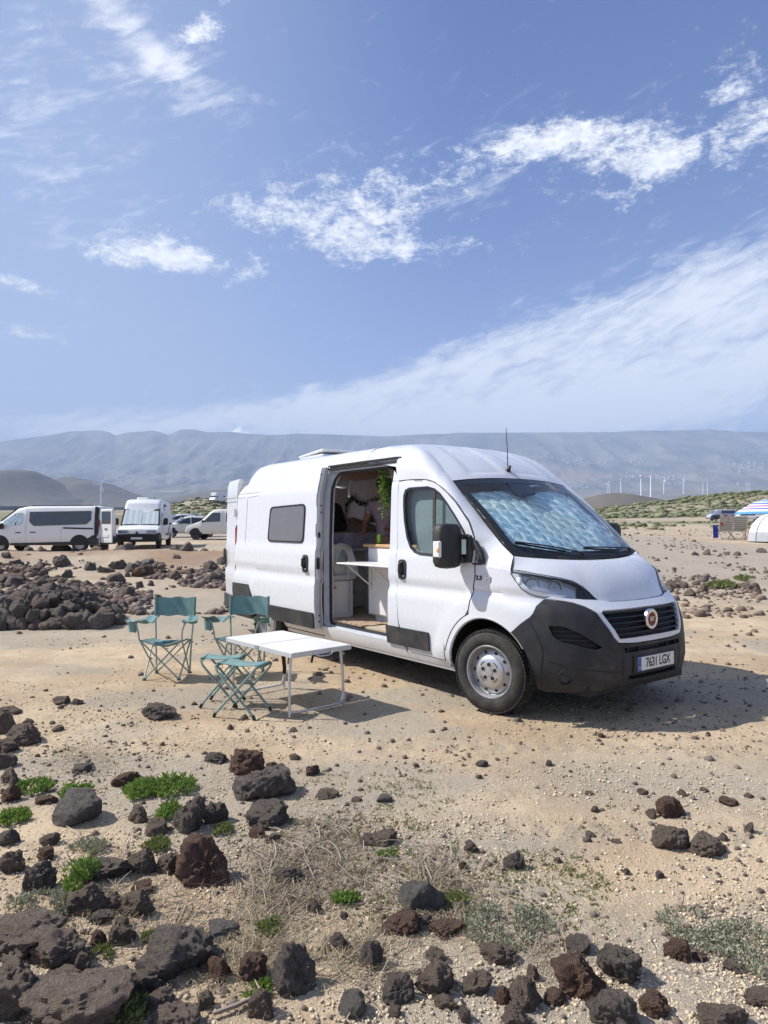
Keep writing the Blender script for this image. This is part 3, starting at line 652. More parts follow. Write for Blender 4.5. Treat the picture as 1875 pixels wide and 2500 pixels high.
sub('dashboard',M().grid([[(-.55,y,1.16),(-.30,y,1.24),(0,y,1.27),(.20,y,1.255-.0*abs(y)),(.33-.17*abs(y/.85)**2.4,y,1.262)] for y in np.linspace(-.85,.85,13)]),'black_plastic')
# bonnet
Cc=[(.415-.21*abs(q)**2.6,.882*q,1.288+.055*q**2) for q in np.linspace(0,1,15)]
def nz(th,z):
    x,y=nose(th,z); return (float(x),float(y),z)
Ee=[nz(-a,z) for a,z in [(0,.966),(.12,.967),(.24,.970),(.36,.974),(.455,.988),(.50,1.045),(.545,1.10),(.60,1.138),(.70,1.165),(.83,1.188),(.95,1.206),(1.02,1.212)]]
Ee=[(x,-y,z) for x,y,z in Ee]
Cq=cr_(Cc,41); Eq=cr_(Ee,41); hb=[]
for i in range(41):
    row=[]
    for k,t in enumerate(np.linspace(0,1,22)):
        p=lerp(Eq[i],Cq[i],t); d=math.dist(Eq[i],Cq[i]); s=(math.sin(math.pi*min(1,t*.62+ .0))**1.0*(1-t)**.35)*.19*d*float(sst(0,.12,t)*.3+.7)*(1-.35*(i/40)**2)
        row.append((p[0]+s*.75,p[1],p[2]+s*.72))
    hb.append(row)
hb2=[[(x,-y,z) for x,y,z in r] for r in hb[::-1]][:-1]+hb
sub('bonnet',M().grid(hb2),'white_paint',smooth=50)
sub('bonnet_seam',M().tube([(x*1.0+.003,y,z) for x,y,z in [r[0] for r in hb2]],.0045,5),'seal_black')
for s in(-1,1): sub('bonnet_seam',M().tube([(x,s*y*1.001,z) for x,y,z in hb[-1]],.004,5),'seal_black')
# cowl between bonnet and glass
ck=[]
for i in range(33):
    q=-1+2*i/32; a=(.415-.21*abs(q)**2.6-.004,.880*q,1.284+.055*q**2); b=wsf(q*.99,.035,.004); b=tuple(float(v) for v in b); mid=lerp(a,b,.5)
    ck.append([a,lerp(a,b,.15),(mid[0],mid[1],mid[2]-.010),b])
sub('cowl',M().grid(ck),'black_plastic')
sv=M()
for k in range(5):
    t=.25+.12*k; sv.tube([(lambda a,b:lerp(a,b,t))((.415-.21*abs(q)**2.6,.880*q,1.292+.055*q**2),tuple(float(v) for v in wsf(q*.99,.035,.006))) for q in np.linspace(-.55,.75,16)],.004,5)
sub('cowl_slats',sv,'grey_plastic')
# front fenders
fend=[(-.118,1.30),(-.118,1.15)]+[(-.185,.862)]+arch(0,.46,112,36,12)+[(.47,.865),(.545,.96),(.62,1.03),(.50,1.05),(.40,1.08),(.33,1.14),(.29,1.205),(.225,1.217),(.12,1.237),(0,1.256),(-.085,1.288)]
for f_ in(sR,sL): sub('front_wing',panel(fend,f_,.035,axis_z=.9),'white_paint')
# wheel arch lip
for s in(-1,1):
    lip=[(.458*math.cos(R(a)),s*(float(side(.458*math.cos(R(a)),.36+.458*math.sin(R(a))))-.012),.36+.458*math.sin(R(a))) for a in np.linspace(175,32,30)]
    sub('arch_lip',M().tube(lip,.014,6),'white_paint')
    lip=[(-4.035+.458*math.cos(R(a)),s*(float(side(-4.035,.36+.458*math.sin(R(a))))-.012),.36+.458*math.sin(R(a))) for a in np.linspace(175,5,30)]
    sub('arch_lip',M().tube(lip,.014,6),'white_paint')
# bumper, grille surround, grille
def thX(X,z):
    r=(X-X0)/(float(XF(z))-X0); r=min(.999,r); return math.atan2((1-r**3)**(1/3),r)
AR=[(-thX(.462*math.cos(R(a)),.36+.462*math.sin(R(a))),.36+.462*math.sin(R(a))) for a in np.linspace(-10,52,14)]
bump_l=AR+[(-1.06,.800),(-.989,.860),(-.925,.945),(-.859,1.0),(-.778,.985),(-.673,.963),(-.60,.935),(-.545,.895),(-.50,.79),(-.455,.70),(-.42,.655)]
sym=lambda L:[(-a,z) for a,z in L[::-1]]
bl=bump_l+[(-.25,.642),(0,.640),(.25,.642)]+sym(bump_l)+[(.93,.262),(.6,.29),(.40,.325),(0,.335),(-.40,.325),(-.6,.29),(-.93,.262)]
fog=rnd([(-.885,.80),(-.79,.80),(-.68,.735),(-.545,.632),(-.60,.618),(-.80,.672),(-.862,.715)],.02); fogr=[(-a,z) for a,z in fog[::-1]]
slot=rnd([(-.372,.618),(.372,.618),(.40,.585),(.36,.578),(-.36,.578)],.008)
lowslot=rnd([(-.34,.395),(.34,.395),(.32,.36),(-.32,.36)],.008)
sub('front_bumper',panel(bl,nose3,.035,holes=[fog,fogr,slot,lowslot],rim=.035,off=.012),'black_plastic')
for s in(-1,1):
    gl_=lambda L:[(lambda q:(float(q[0])*1.0+.013,float(q[1]),z))(nose(s*-th,z)) for th,z in L]
    dn_=lambda L:[p for a_,b_ in zip(L,L[1:]) for p in [lerp((a_[0],a_[1],0),(b_[0],b_[1],0),t)[:2] for t in np.linspace(0,1,8)]]
    for L in ([(-1.0,.845),(-.945,.68),(-.928,.58),(-.945,.45),(-.955,.30)],[(-.378,.64),(-.376,.52),(-.378,.35)],[(-.90,.53),(-.70,.47),(-.50,.44),(-.378,.43)]):
        P3=[]
        for th,z in dn_(L):
            x,y=nose(s*-th*-1,z); n_=Vector((math.cos(th),math.sin(th)*s*1.0,0)); P3.append((float(x)+.012*abs(n_.x),float(y)+.012*n_.y,z))
        sub('bumper_crease',M().tube(P3,.004,5),'matt_black')
    x,y=nose(s*.80,.40); an=math.atan2(float(y)*.9,float(x)+.25); T_=Matrix.Translation((float(x)+.004,float(y)+.004*s,.40))@Matrix.Rotation(an,4,'Z')@Matrix.Rotation(R(90),4,'Y')
    fl=sub('fog_lamp',M().lathe([(.062,.012),(.056,.016),(.050,.008),(.046,-.02)],24,T_),'matt_black'); sub('lens',M().lathe([(.048,.0),(.03,.005),(0,.007)],20,T_),'grey_plastic',fl)
    for k in range(4):
        z=.655+.035*k; P3=[]
        for th in np.linspace(.60+.03*k,.86,8): x,y=nose(s*th,z); P3.append((float(x)*.985,float(y)*.985,z))
        sub('air_slat',M().tube(P3,.006,5),'black_plastic')
sub('bumper_recess',panel([(-.98,.83),(.98,.83),(.98,.34),(-.98,.34)],nose3,.08,off=-.035,rim=0),'matt_black')
gr_o=rnd([(-.507,.897),(-.485,.908),(-.15,.908),(.15,.908),(.485,.908),(.507,.897),(.46,.80),(.405,.690),(-.405,.690),(-.46,.80)],.010)
strip=[(-.845,1.008),(-.778,.995),(-.673,.973),(-.60,.944),(-.540,.895),(-.492,.79),(-.447,.70),(-.412,.662),(-.25,.650),(0,.648)]
strip=strip+sym(strip[:-1])+[(.80,1.025),(.722,1.010),(.582,.992),(.47,.985),(.36,.965),(.2,.961),(0,.958),(-.2,.961),(-.36,.965),(-.47,.985),(-.582,.992),(-.722,1.010),(-.80,1.025)]
sub('grille_surround',panel(strip,nose3,.03,holes=[gr_o],rim=.03,off=.016),'white_paint')
sub('grille_back',panel([(-.52,.91),(.52,.91),(.46,.68),(-.46,.68)],nose3,.05,off=-.05,rim=0),'matt_black')
for k in range(5):
    z=.722+.042*k; w_=float(np.interp(z,[.69,.91],[.40,.50])); m_=M()
    rows=[]
    for th in np.linspace(-w_,w_,25):
        x,y=nose(th,z); x=float(x);y=float(y); rows.append([(x-.03,y,z+.012),(x+.006,y,z+.010),(x+.010,y,z+.001),(x-.004,y,z-.007),(x-.03,y,z-.004)])
    sub('grille_bar',m_.grid(rows),'black_plastic')
for k,th in enumerate((-.33,-.2,.2,.33)):
    x,y=nose(th,.598); sub('slot_rib',M().box((float(x)-.01,float(y),.598),(.03,.008,.05)),'black_plastic')
# round badge
x,_=nose(0,.815); bx=float(x)+.022; TB=Matrix.Translation((bx,0,.818))@Matrix.Rotation(R(90),4,'Y')@Matrix.Scale(1,4)
bd=sub('badge',M().lathe([(0,.004),(.062,.004),(.066,.010),(.080,.010),(.085,.004),(.085,-.02)],40,TB),'chrome')
sub('badge_face',M().lathe([(0,.0060),(.061,.0055)],32,TB),'badge_red',bd)
sub('badge_frame',M().lathe([(.057,.0075),(.062,.0085),(.0625,.004)],32,TB),'chrome',bd)
def text(name,s,size,mt,parent,Mx,depth=.001,bold=0,sx=1):
    cu=bpy.data.curves.new(name,'FONT'); cu.body=s; cu.size=size; cu.extrude=depth; cu.align_x='CENTER'; cu.align_y='CENTER'; cu.offset=bold
    o=bpy.data.objects.new(name,cu); COL.objects.link(o); dg=bpy.context.evaluated_depsgraph_get(); me=bpy.data.meshes.new_from_object(o.evaluated_get(dg)); bpy.data.objects.remove(o)
    me.materials.clear(); me.materials.append(MATS[mt]); o=bpy.data.objects.new(name,me); COL.objects.link(o); o.parent=parent; o.matrix_local=Mx@Matrix.Diagonal((sx,1,1,1)); return o
def yz(x,y,z,tilt=0): # text facing +X
    return Matrix.Translation((x,y,z))@Matrix(((0,0,1,0),(1,0,0,0),(0,1,0,0),(0,0,0,1)))
text('badge_letters','FIAT',.050,'chrome',bd,yz(bx+.0085,0,.818),.002,.0012,.62)
# number plate
px_=float(nose(0,.47)[0])+.022
pl=sub('number_plate',M().box((px_,0,.475),(.008,.52,.11),bev=.003),'plate_white')
sub('plate_band',M().box((px_+.0045,-.24,.475),(.003,.040,.106)),'plate_blue',pl)
sub('plate_holder',M().box((px_-.012,0,.475),(.018,.60,.135),bev=.006),'black_plastic')
text('plate_characters','7631 LGX',.105,'print_black',pl,yz(px_+.0048,.022,.475),.0006,.0022,.80)
text('plate_letter','E',.028,'plate_white',pl,yz(px_+.0062,-.24,.447),.0005,.0006)
# headlights
hl=[(-1.038,1.205),(-.979,1.222),(-.90,1.214),(-.833,1.196),(-.75,1.182),(-.696,1.168),(-.63,1.155),(-.579,1.136),(-.524,1.090),(-.492,1.040),(-.472,.995),(-.582,1.001),(-.722,1.018),(-.801,1.030),(-.847,1.022),(-.902,1.030),(-.949,1.050),(-.99,1.086),(-1.018,1.148)]
for s in(-1,1):
    L_=hl if s<0 else [(-a,z) for a,z in hl[::-1]]
    h=sub('headlight',panel(L_,nose3,.03,rim=.03,off=.008),'lens_glass')
    sub('lamp_housing',panel(L_,nose3,.03,off=-.045,rim=0),'lamp_silver',h)
    sub('lamp_surround',panel([(s*-.555,1.10),(s*-.52,1.06),(s*-.50,1.01),(s*-.60,1.02)][::1 if s<0 else -1],nose3,.03,off=-.03,rim=.02),'grey_plastic',h)
    for th,z,r in((-.90,1.115,.060),(-.73,1.095,.055)):
        x,y=nose(s*-th*-1 if s>0 else th,z); x=float(x);y=float(y); an=math.atan2(y*.9,x+.25)
        T_=Matrix.Translation((x-.035*math.cos(an),y-.035*math.sin(an),z))@Matrix.Rotation(an,4,'Z')@Matrix.Rotation(R(90),4,'Y')
        sub('reflector',M().lathe([(.012,-.045),(r*.6,-.03),(r,0),(r*1.06,0)],24,T_),'mirror_glass',h); sub('bulb',M().ball((0,0,-.02),(.014,.014,.02),T=T_),'clear_lens',h)
    x,y=nose(s*.985 if s>0 else -.985,1.13); sub('indicator',M().ball((float(x)-.02,float(y)*.985,1.13),(.035,.03,.05)),'amber_lens' if 0 else 'clear_lens',h)
    pts=[nose(s*a if s>0 else -a,z) +(z,) for a,z in [(1.018,1.148),(1.038,1.205),(1.03,1.214),(.979,1.232),(.90,1.222),(.833,1.205),(.75,1.19),(.66,1.17),(.579,1.146),(.524,1.10),(.492,1.05),(.468,.99),(.582,.996),(.722,1.013),(.801,1.025),(.847,1.017),(.902,1.025),(.949,1.046),(.99,1.084),(1.018,1.148)]]
    sub('seal',M().tube([(float(x)+.004,float(y)*1.004,z) for x,y,z in pts],.0035,5),'seal_black',h)
# doors
dpoly=[(-1.256,2.045),(-1.13,2.052),(-.85,2.042),(-.73,2.014),(-.645,1.977),(-.53,1.907),(-.405,1.81),(-.305,1.71),(-.228,1.63),(-.16,1.50),(-.130,1.42),(-.127,1.15),(-.193,.868)]+arch(0,.51,117,168,8)+[(-.51,.53),(-.523,.375),(-1.05,.375),(-1.10,.43),(-1.195,.64),(-1.238,1.0),(-1.244,1.3),(-1.258,1.8)]
wpoly=[(-1.165,1.90),(-1.14,1.955),(-1.08,1.975),(-.80,1.975),(-.70,1.95),(-.62,1.905),(-.52,1.815),(-.40,1.69),(-.29,1.565),(-.215,1.45),(-.17,1.36),(-.17,1.33),(-.60,1.315),(-.88,1.325),(-.97,1.345),(-1.04,1.39),(-1.10,1.49),(-1.145,1.65),(-1.165,1.80)]
for s,f_ in((-1,sR),(1,sL)):
    d=sub('front_door',panel(dpoly,f_,.04,holes=[wpoly],off=.003),'white_paint')
    sc_=lambda P,k:[(-.72+(x+.72)*k,1.66+(z-1.66)*k) for x,z in P]
    sub('door_seal',M().tube([(x,s*float(side(x,z))*.9995,z) for x,z in dens(dpoly,.04)],.0042,5,closed=True),'seal_black',d)  # black tube along the edge draws the shade of the shut gap
    sub('window_seal',panel(sc_(wpoly,1.015),f_,.04,holes=[sc_(wpoly,.94)],off=.006,rim=.01),'seal_black',d)
    sub('window',panel(sc_(wpoly,.96),f_,.05,off=-.008,rim=0),'green_glass',d)
    sub('window_bar',panel([(-.725,1.955),(-.69,1.955),(-.675,1.32),(-.71,1.32)],f_,.05,off=.004,rim=.01),'grey_plastic',d)
    sub('window_cover',panel(sc_(wpoly,.95),f_,.05,off=-.07,rim=0),'curtain',d)
    sub('door_cladding',panel(rnd([(-1.185,.60),(-.735,.60),(-.735,.425),(-1.09,.425),(-1.165,.53)],.012),f_,.04,off=.022,rim=.02),'black_plastic',d)
    hd=sub('door_handle',panel(rnd([(-1.20,1.27),(-1.08,1.27),(-1.08,1.075),(-1.20,1.075)],.045,5),f_,.03,off=.012,rim=.02),'black_plastic',d)
    sub('handle_grip',M().tube([(-1.14+.0,s*(1.00+.005),1.25),(-1.145,s*1.045,1.22),(-1.145,s*1.05,1.15),(-1.14,s*1.01,1.10)],.018,8),'black_plastic',hd)
    sub('key_lock',M().ball((-1.115,s*1.022,1.11),(.012,.008,.012)),'chrome',hd)
    # mirror
    mr=sub('side_mirror',M().grid([[(x,s*y,z) for x,y,z in r] for r in [
      [(-.115,.985,1.475),(-.035,.985,1.375),(-.02,.985,1.30),(-.03,.985,1.262),(-.15,.985,1.255),(-.20,.985,1.30)],
      [(-.125,1.01,1.47),(-.05,1.01,1.37),(-.035,1.01,1.30),(-.045,1.01,1.265),(-.15,1.01,1.26),(-.19,1.01,1.30)],
      [(-.16,1.02,1.44),(-.09,1.02,1.37),(-.07,1.02,1.32),(-.08,1.02,1.28),(-.15,1.02,1.275),(-.18,1.02,1.33)]]],None,True),'black_plastic')
    mr.data.update()
    hs=M()
    hx,hy=-.30,1.175
    prof=[(0,0,0),( .55,.55,.02),(.86,.86,.06),(1,1,.16),(1,1,.45),(1,1,.78),(.94,.94,.90),(.72,.72,.98),(0,0,1)]
    rows=[]
    for sx,sy,t in prof:
        z=1.225+.40*t; ring=[]
        for k in range(20):
            a=2*math.pi*k/20; ca,sa=math.cos(a),math.sin(a); ex=.45
            ring.append((hx+.062*sx*abs(ca)**ex*(1 if ca>0 else -1)*(1 if ca<0 else 1.15),s*(hy+.135*sy*abs(sa)**ex*(1 if sa>0 else -1)),z))
        rows.append(ring)
    sub('mirror_shell',hs.grid(rows,wrap=True),'black_plastic',mr,smooth=60)
    sub('mirror_arm',M().box((-.25,s*1.035,1.505),(.10,.11,.045),bev=.012).box((-.25,s*1.035,1.30),(.10,.11,.05),bev=.012).box((-.185,s*1.015,1.40),(.06,.05,.24),bev=.015),'black_plastic',mr)
    sub('mirror_glass',M().box((hx-.066,s*hy,1.43),(.004,.21,.30),bev=.002),'mirror_glass',mr)
    sub('repeater_lamp',M().box((hx+.01,s*(hy+.122),1.40),(.10,.035,.155),bev=.014),'clear_lens',mr)
    sub('repeater_bulb',M().ball((hx+.035,s*(hy+.142),1.395),(.018,.006,.022)),'amber_lens',mr)
    # wipers
for q0,q1 in((-.93,-.22),(-.12,.72)):
    a=wsf(q0,.135 if q0<-.5 else .10,.03); b=wsf(q1,.045,.03); mid=[wsf(q0+(q1-q0)*t,(.135 if q0<-.5 else .10)*(1-t)+.045*t+.012*math.sin(math.pi*t),.03) for t in np.linspace(0,1,9)]
    w=sub('wiper',M().tube([tuple(float(v) for v in p) for p in mid],.007,6),'matt_black')
    sub('wiper_blade',M().tube([tuple(float(v) for v in wsf(q0+(q1-q0)*t*.72,(.135 if q0<-.5 else .10)*(1-t*.72)+.045*t*.72-.004,.018)) for t in np.linspace(0,1,7)],.009,5),'seal_black',w)
    e=tuple(float(v) for v in wsf(q1,.035,.02)); sub('wiper_pivot',M().lathe([(.02,-.02),(.02,.015),(.0,.02)],12,Matrix.Translation(e)),'matt_black',w)
# badge lettering on the wing
for s_,tx,x0 in ((-1,'2.3',-.075),(-1,'MJ',.028)):
    text('wing_letters',tx,.052,'chrome' if tx=='MJ' else 'grey_plastic',VAN,Matrix.Translation((x0,-float(side(x0,1.15))-.004,1.150))@Matrix.Rotation(R(90),4,'X'),.003,.0012,1.15)
# aerial
ae=sub('aerial',M().tube([(-.665,-.01,2.175),(-.67,-.01,2.38),(-.685,-.01,2.60)],[.0055,.004,.003],8),'seal_black'); sub('aerial_base',M().lathe([(.035,-.012),(.032,.006),(.016,.03),(.010,.06),(0,.06)],14,Matrix.Translation((-.665,-.01,2.160))@Matrix.Rotation(R(38),4,'Y')),'seal_black',ae)
# sliding door, slid back along the body
OF=.10
sdf=lambda X,z:(X,-side(X*0-3.0,z)-OF,z+0*np.asarray(X))
def sdz(X,z): 
    w=np.interp(z,PZ,PY); return (X,-(w+OF*sst(-4.45,-4.0,X)*1.0+ .0),z+0*np.asarray(X))
sd_poly=[(-4.165,.60),(-4.165,2.285),(-2.68,2.285),(-2.665,1.95),(-2.65,1.3),(-2.655,.415),(-4.06,.415)]
win=rnd([(-3.80,1.845),(-2.92,1.865),(-2.945,1.405),(-3.85,1.41)],.075,5)
sdoor=sub('sliding_door',panel(sd_poly,sdf,.05,holes=[win],rim=.045),'white_paint')
sub('window_seal',panel([(-3.36+(x+3.36)*1.012,1.63+(z-1.63)*1.02) for x,z in win],sdf,.06,holes=[[(-3.36+(x+3.36)*.965,1.63+(z-1.63)*.94) for x,z in win]],off=.012,rim=.02),'seal_black',sdoor)
sub('window',panel([(-3.36+(x+3.36)*.975,1.63+(z-1.63)*.955) for x,z in win],sdf,.08,off=.008,rim=.01),'grey_acrylic',sdoor)
sub('door_cladding',panel(rnd([(-4.04,.60),(-2.67,.60),(-2.67,.42),(-4.04,.42)],.012),sdf,.06,off=.02,rim=.02),'black_plastic',sdoor)
sub('door_gutter',M().box((-3.42,-1.045-.0,2.008),(1.48,.012,.012)).box((-3.42,-1.038,2.064),(1.48,.010,.009)),'grey_jamb',sdoor)
hd=sub('door_handle',panel(rnd([(-2.92,1.265),(-2.80,1.265),(-2.80,1.06),(-2.92,1.06)],.045,5),sdf,.03,off=.012,rim=.02),'black_plastic',sdoor)
sub('handle_grip',M().tube([(-2.865,-1.10,1.245),(-2.87,-1.145,1.215),(-2.87,-1.148,1.14),(-2.865,-1.10,1.095)],.018,8),'black_plastic',hd); sub('key_lock',M().ball((-2.835,-1.128,1.10),(.012,.006,.012)),'chrome',hd)
# door edge (inner frame) seen beyond the body pillar
zl=[.42,.6,.95,.99,1.3,1.4,1.95,2.285]
sub('door_frame_edge',M().grid([[(-2.655,-(float(np.interp(z,PZ,PY))+OF-.004),z),(-2.64,-(float(np.interp(z,PZ,PY))+OF-.02),z),(-2.635,-(float(np.interp(z,PZ,PY))+OF-.055),z),(-2.66,-(float(np.interp(z,PZ,PY))+OF-.09),z)] for z in zl]),'grey_jamb',sdoor)
sub('door_latch',M().box((-2.632,-1.075,1.17),(.014,.04,.13),bev=.004),'seal_black',sdoor); sub('door_latch',M().box((-2.632,-1.06,1.50),(.014,.03,.06),bev=.004),'seal_black',sdoor)
for z in(.50,.57,1.76,1.84,2.2): sub('stop_bolt',M().lathe([(.010,0),(.010,.006),(0,.008)],10,Matrix.Translation((-2.632,-1.06+(.03 if z>1.5 else 0),z))@Matrix.Rotation(R(90),4,'Y')),'seal_black',sdoor)
# jamb of the opening: grey returns, seal, track and sill
OPN=rnd([(-2.66,.435),(-1.372,.435),(-1.372,2.285),(-2.66,2.285)],[.04,.02,.02,.05],3)
INN=rnd([(-2.60,.475),(-1.405,.475),(-1.405,2.215),(-2.60,2.215)],[.04,.03,.10,.16],5)
def wy(z): return float(np.interp(z,PZ,PY))
def ring(P,dy): return [(x,-(min(wy(z),.985)-dy),z) for x,z in P]
def resamp(P,n):
    P=[np.array(p) for p in P]+[np.array(P[0])]; L=[0]
    for a,b in zip(P,P[1:]): L.append(L[-1]+np.linalg.norm(b-a))
    return [tuple(np.array([np.interp(t*L[-1]/n,L,[q[0] for q in P]),np.interp(t*L[-1]/n,L,[q[1] for q in P])])) for t in range(n)]
def inset(P,c,k): return [(c[0]+(x-c[0])*k[0],c[1]+(z-c[1])*k[1]) for x,z in P]
O_=resamp(OPN,120); I_=resamp(INN,120)
sub('door_frame',M().grid([ring(O_,.004),ring(O_,.035),[(a[0]*.6+b[0]*.4,a[1]*.6+b[1]*.4,a[2]*.6+b[2]*.4) for a,b in zip(ring(O_,.05),ring(I_,.05))],ring(I_,.055),ring(I_,.10)],wrap=True),'grey_jamb')
sub('door_seal',M().tube(ring(I_,.060),.017,8,closed=True),'seal_black')
sub('upper_track',M().box((-2.01,-.905,2.262),(1.30,.018,.018)).box((-2.01,-.900,2.300),(1.32,.025,.014)),'matt_black'); sub('track_rail',M().box((-2.01,-.875,2.235),(1.24,.03,.012)),'grey_jamb')
sub('step_sill',M().grid([[(x,-.985,.425),(x,-.965,.445),(x,-.93,.447),(x,-.925,.462),(x,-.905,.462),(x,-.90,.485),(x,-.86,.487),(x,-.855,.505),(x,-.80,.507)] for x in(-2.62,-1.38)]),'blue_grey_sill')
for x in(-2.38,-2.24,-2.10,-1.98,-1.62): sub('sill_bolt',M().lathe([(.009,0),(.009,.004),(0,.005)],10,Matrix.Translation((x,-.903,.474))@Matrix.Rotation(R(90),4,'X')),'seal_black')
sub('roof_gutter_trim',M().tube([(-2.67,-.893,2.302),(-2.0,-.893,2.306),(-1.38,-.893,2.306),(-1.30,-.897,2.30)],.010,6),'matt_black')
sub('arch_band',panel([(-1.088,.31),(-.46,.31)]+arch(0,.46,174,112,12)+[(-.185,.86)]+arch(0,.503,112,168,8)+[(-.505,.53),(-.516,.368),(-1.05,.368),(-1.09,.40)],sR,.04),'white_paint')
# trims low on the body
sub('cladding',panel(rnd([(-1.40,.60),(-1.196,.60),(-1.10,.425),(-1.385,.425)],.008),sR,.04,off=.020,rim=.02),'black_plastic')
sub('cladding',panel(rnd([(-3.55,.60),(-1.2,.60),(-1.2,.42),(-3.56,.42)],.01),sL,.08,off=.02,rim=.02),'black_plastic')
for f_ in(sR,sL):
    sub('rear_corner_trim',panel([(-5.045,.80),(-4.56,.80),(-4.44,.66),(-4.46,.50),(-4.50,.34),(-5.045,.34)],f_,.05,off=.022,rim=.03),'grey_plastic')
sub('rear_bumper',M().box((-5.06,0,.46),(.12,1.9,.26),bev=.04),'grey_plastic')
# rear end, rear lamps, opened rear door
for s in(-1,1):
    lp=sub('rear_lamp',M().box((-5.035,s*.955,1.23),(.035,.09,.72),bev=.012),'red_lens'); sub('lamp_frame',M().box((-5.03,s*.94,1.23),(.03,.10,.78),bev=.01),'grey_plastic',lp)
for s in(-1,1): sub('rear_frame',M().box((-5.0,s*.90,1.28),(.06,.08,1.54),bev=.01),'white_paint')
def rear_door(name,hy,ang,s,par=VAN):
    e=bpy.data.objects.new(name,None); 
    m_=M(); c_,s_=math.cos(R(ang)),math.sin(R(ang))
    prof=[(z,(wy(z)-1.0)*.9) for z in(.60,.95,.99,1.03,1.35,2.05)]+[(2.20,-.09),(2.275,-.14)]
    rows=[]
    for u in np.linspace(0,.78,12):
        rows.append([( -d_+.0, u, z) for z,d_ in [(p[0],0.02-p[1]*.3) for p in prof]])
    T_=Matrix.Translation((-5.045,hy,0))@Matrix.Rotation(-s*R(ang),4,'Z')
    A=M()
    rr2=[[(-.02-dd,(u if s<0 else -u),z) for z,dd in [(.42,.0),(.60,.0),(.80,.01),(.95,.01),(.99,-.01),(1.03,-.008),(1.33,.0),(1.36,-.01),(2.05,-.02),(2.20,-.03),(2.285,-.06)]] for u in np.linspace(0,.72,12)]
    A.grid(rr2,T_)
    o=sub(name,A,'white_paint')
    B=M().grid([[(x+.05,y,z) for x,y,z in r] for r in rr2],T_)
    for side_ in(0,-1):
        B.grid([[rr2[side_][k],(rr2[side_][k][0]+.05,rr2[side_][k][1],rr2[side_][k][2])] for k in range(11)],T_)
    sub('door_inner',B,'wall_lining',o)
    yy=.70 if s<0 else -.70
    sub('door_handle',M().box((-.045,yy,1.15),(.03,.075,.24),T_,bev=.014),'black_plastic',o)
    sub('door_skirt',M().box((-.025,(.39 if s<0 else -.39),.49),(.03,.76,.20),T_,bev=.01),'grey_plastic',o)
    sub('hinge',M().box((-.03,(.02 if s<0 else -.02),1.80),(.03,.05,.12),T_,bev=.006),'white_paint',o)
    sub('door_groove',M().box((-.024,(.40 if s<0 else -.40),1.985),(.006,.7,.008),T_).box((-.024,(.40 if s<0 else -.40),2.045),(.006,.7,.006),T_),'grey_jamb',o)
    return o
o=rear_door('rear_door',-.965,77,-1)
rear_door('rear_door',.965,88,1)  # unseen left door, swung open to let more light inside
# wheels
def wheel(x,s,steer=0):
    w=M().lathe([(.222,-.09),(.230,-.105),(.27,-.112),(.30,-.108),(.335,-.092),(.350,-.075),(.356,-.04),(.357,0),(.356,.04),(.350,.075),(.335,.092),(.30,.108),(.27,.112),(.230,.105),(.222,.09)],64)
    T_=Matrix.Translation((x,s*.895,.355))@Matrix.Rotation(R(steer),4,'Z')@Matrix.Rotation(R(90)*(1 if s<0 else -1),4,'X')
    m=M(); m.add([tuple(T_@Vector(v)) for v in w.v],w.f); root=sub('wheel',m,'tyre',smooth=60)
    tr=M()
    for row,off in((-.055,0),(-.02,.5),(.018,0),(.054,.5),(.086,.25)):
        for k in range(72):
            a=2*math.pi*(k+off)/72; rr=.3565 if abs(row)<.07 else .3465
            tr.box((0,0,0),(.010,.022,.026),T_@Matrix.Rotation(a,4,'Z')@Matrix.Translation((rr,0,row))@Matrix.Rotation(R(25 if abs(row)<.08 else 0),4,'X'))
    kind(sub('tread',tr,'tyre',root,smooth=None),'stuff')
    sub('rim',M().lathe([(.229,.100),(.223,.107),(.214,.105),(.206,.085),(.200,.05),(.193,.045),(.178,.060),(.140,.074),(.122,.076),(.122,.04),(0,.04)],56,T_),'wheel_silver',root,smooth=40)
    hc=sub('hub_cap',M().lathe([(.136,.066),(.132,.084),(.115,.096),(.07,.102),(.036,.100),(.034,.106),(.0,.108)],48,T_),'cap_silver',root,smooth=30)
    for k in range(5):
        a=2*math.pi*k/5+.3; sub('wheel_bolt',M().lathe([(.016,.098),(.016,.1065),(.011,.1065),(.009,.103),(0,.103)],14,T_@Matrix.Translation((.062*math.cos(a),.062*math.sin(a),0))),'matt_black',root)
    for k in range(10):
        a=2*math.pi*k/10; sub('rim_hole',M().lathe([(.0165,.0655),(.013,.0700),(0,.0700)],14,T_@Matrix.Translation((.163*math.cos(a),.163*math.sin(a),0))@Matrix.Rotation(0,4,'Z')),'matt_black',root)
    for k in range(4):
        a0=2*math.pi*k/4+.5; sub('cap_slot',M().tube([(.095*math.cos(a0+t),.095*math.sin(a0+t),.1005) for t in np.linspace(0,.55,6)],.0035,5,T=T_),'matt_black',root)
    return root
wheel(0,-1,12); wheel(0,1,12); wheel(-4.035,-1); wheel(-4.035,1)
for x in(0,-4.035):
    for s in(-1,1):
        rows=[[(x+.47*math.cos(R(a)),s*y,.36+.47*math.sin(R(a))) for a in np.linspace(-5,185,24)] for y in(.985,.55)]
        sub('wheel_arch_liner',M().grid(rows).add([(x+.47*math.cos(R(a)),s*.60,.36+.47*math.sin(R(a))) for a in np.linspace(-5,185,24)],[tuple(range(24))]),'matt_black')
        if s<0: sub('mud_flap' if x<-1 else 'liner_tab',M().box((x-.44 if x<-1 else .22,s*.86,.26 if x<-1 else .70),(.02,.22,.34) if x<-1 else (.05,.02,.06),bev=.005),'matt_black' if x<-1 else 'grey_jamb')
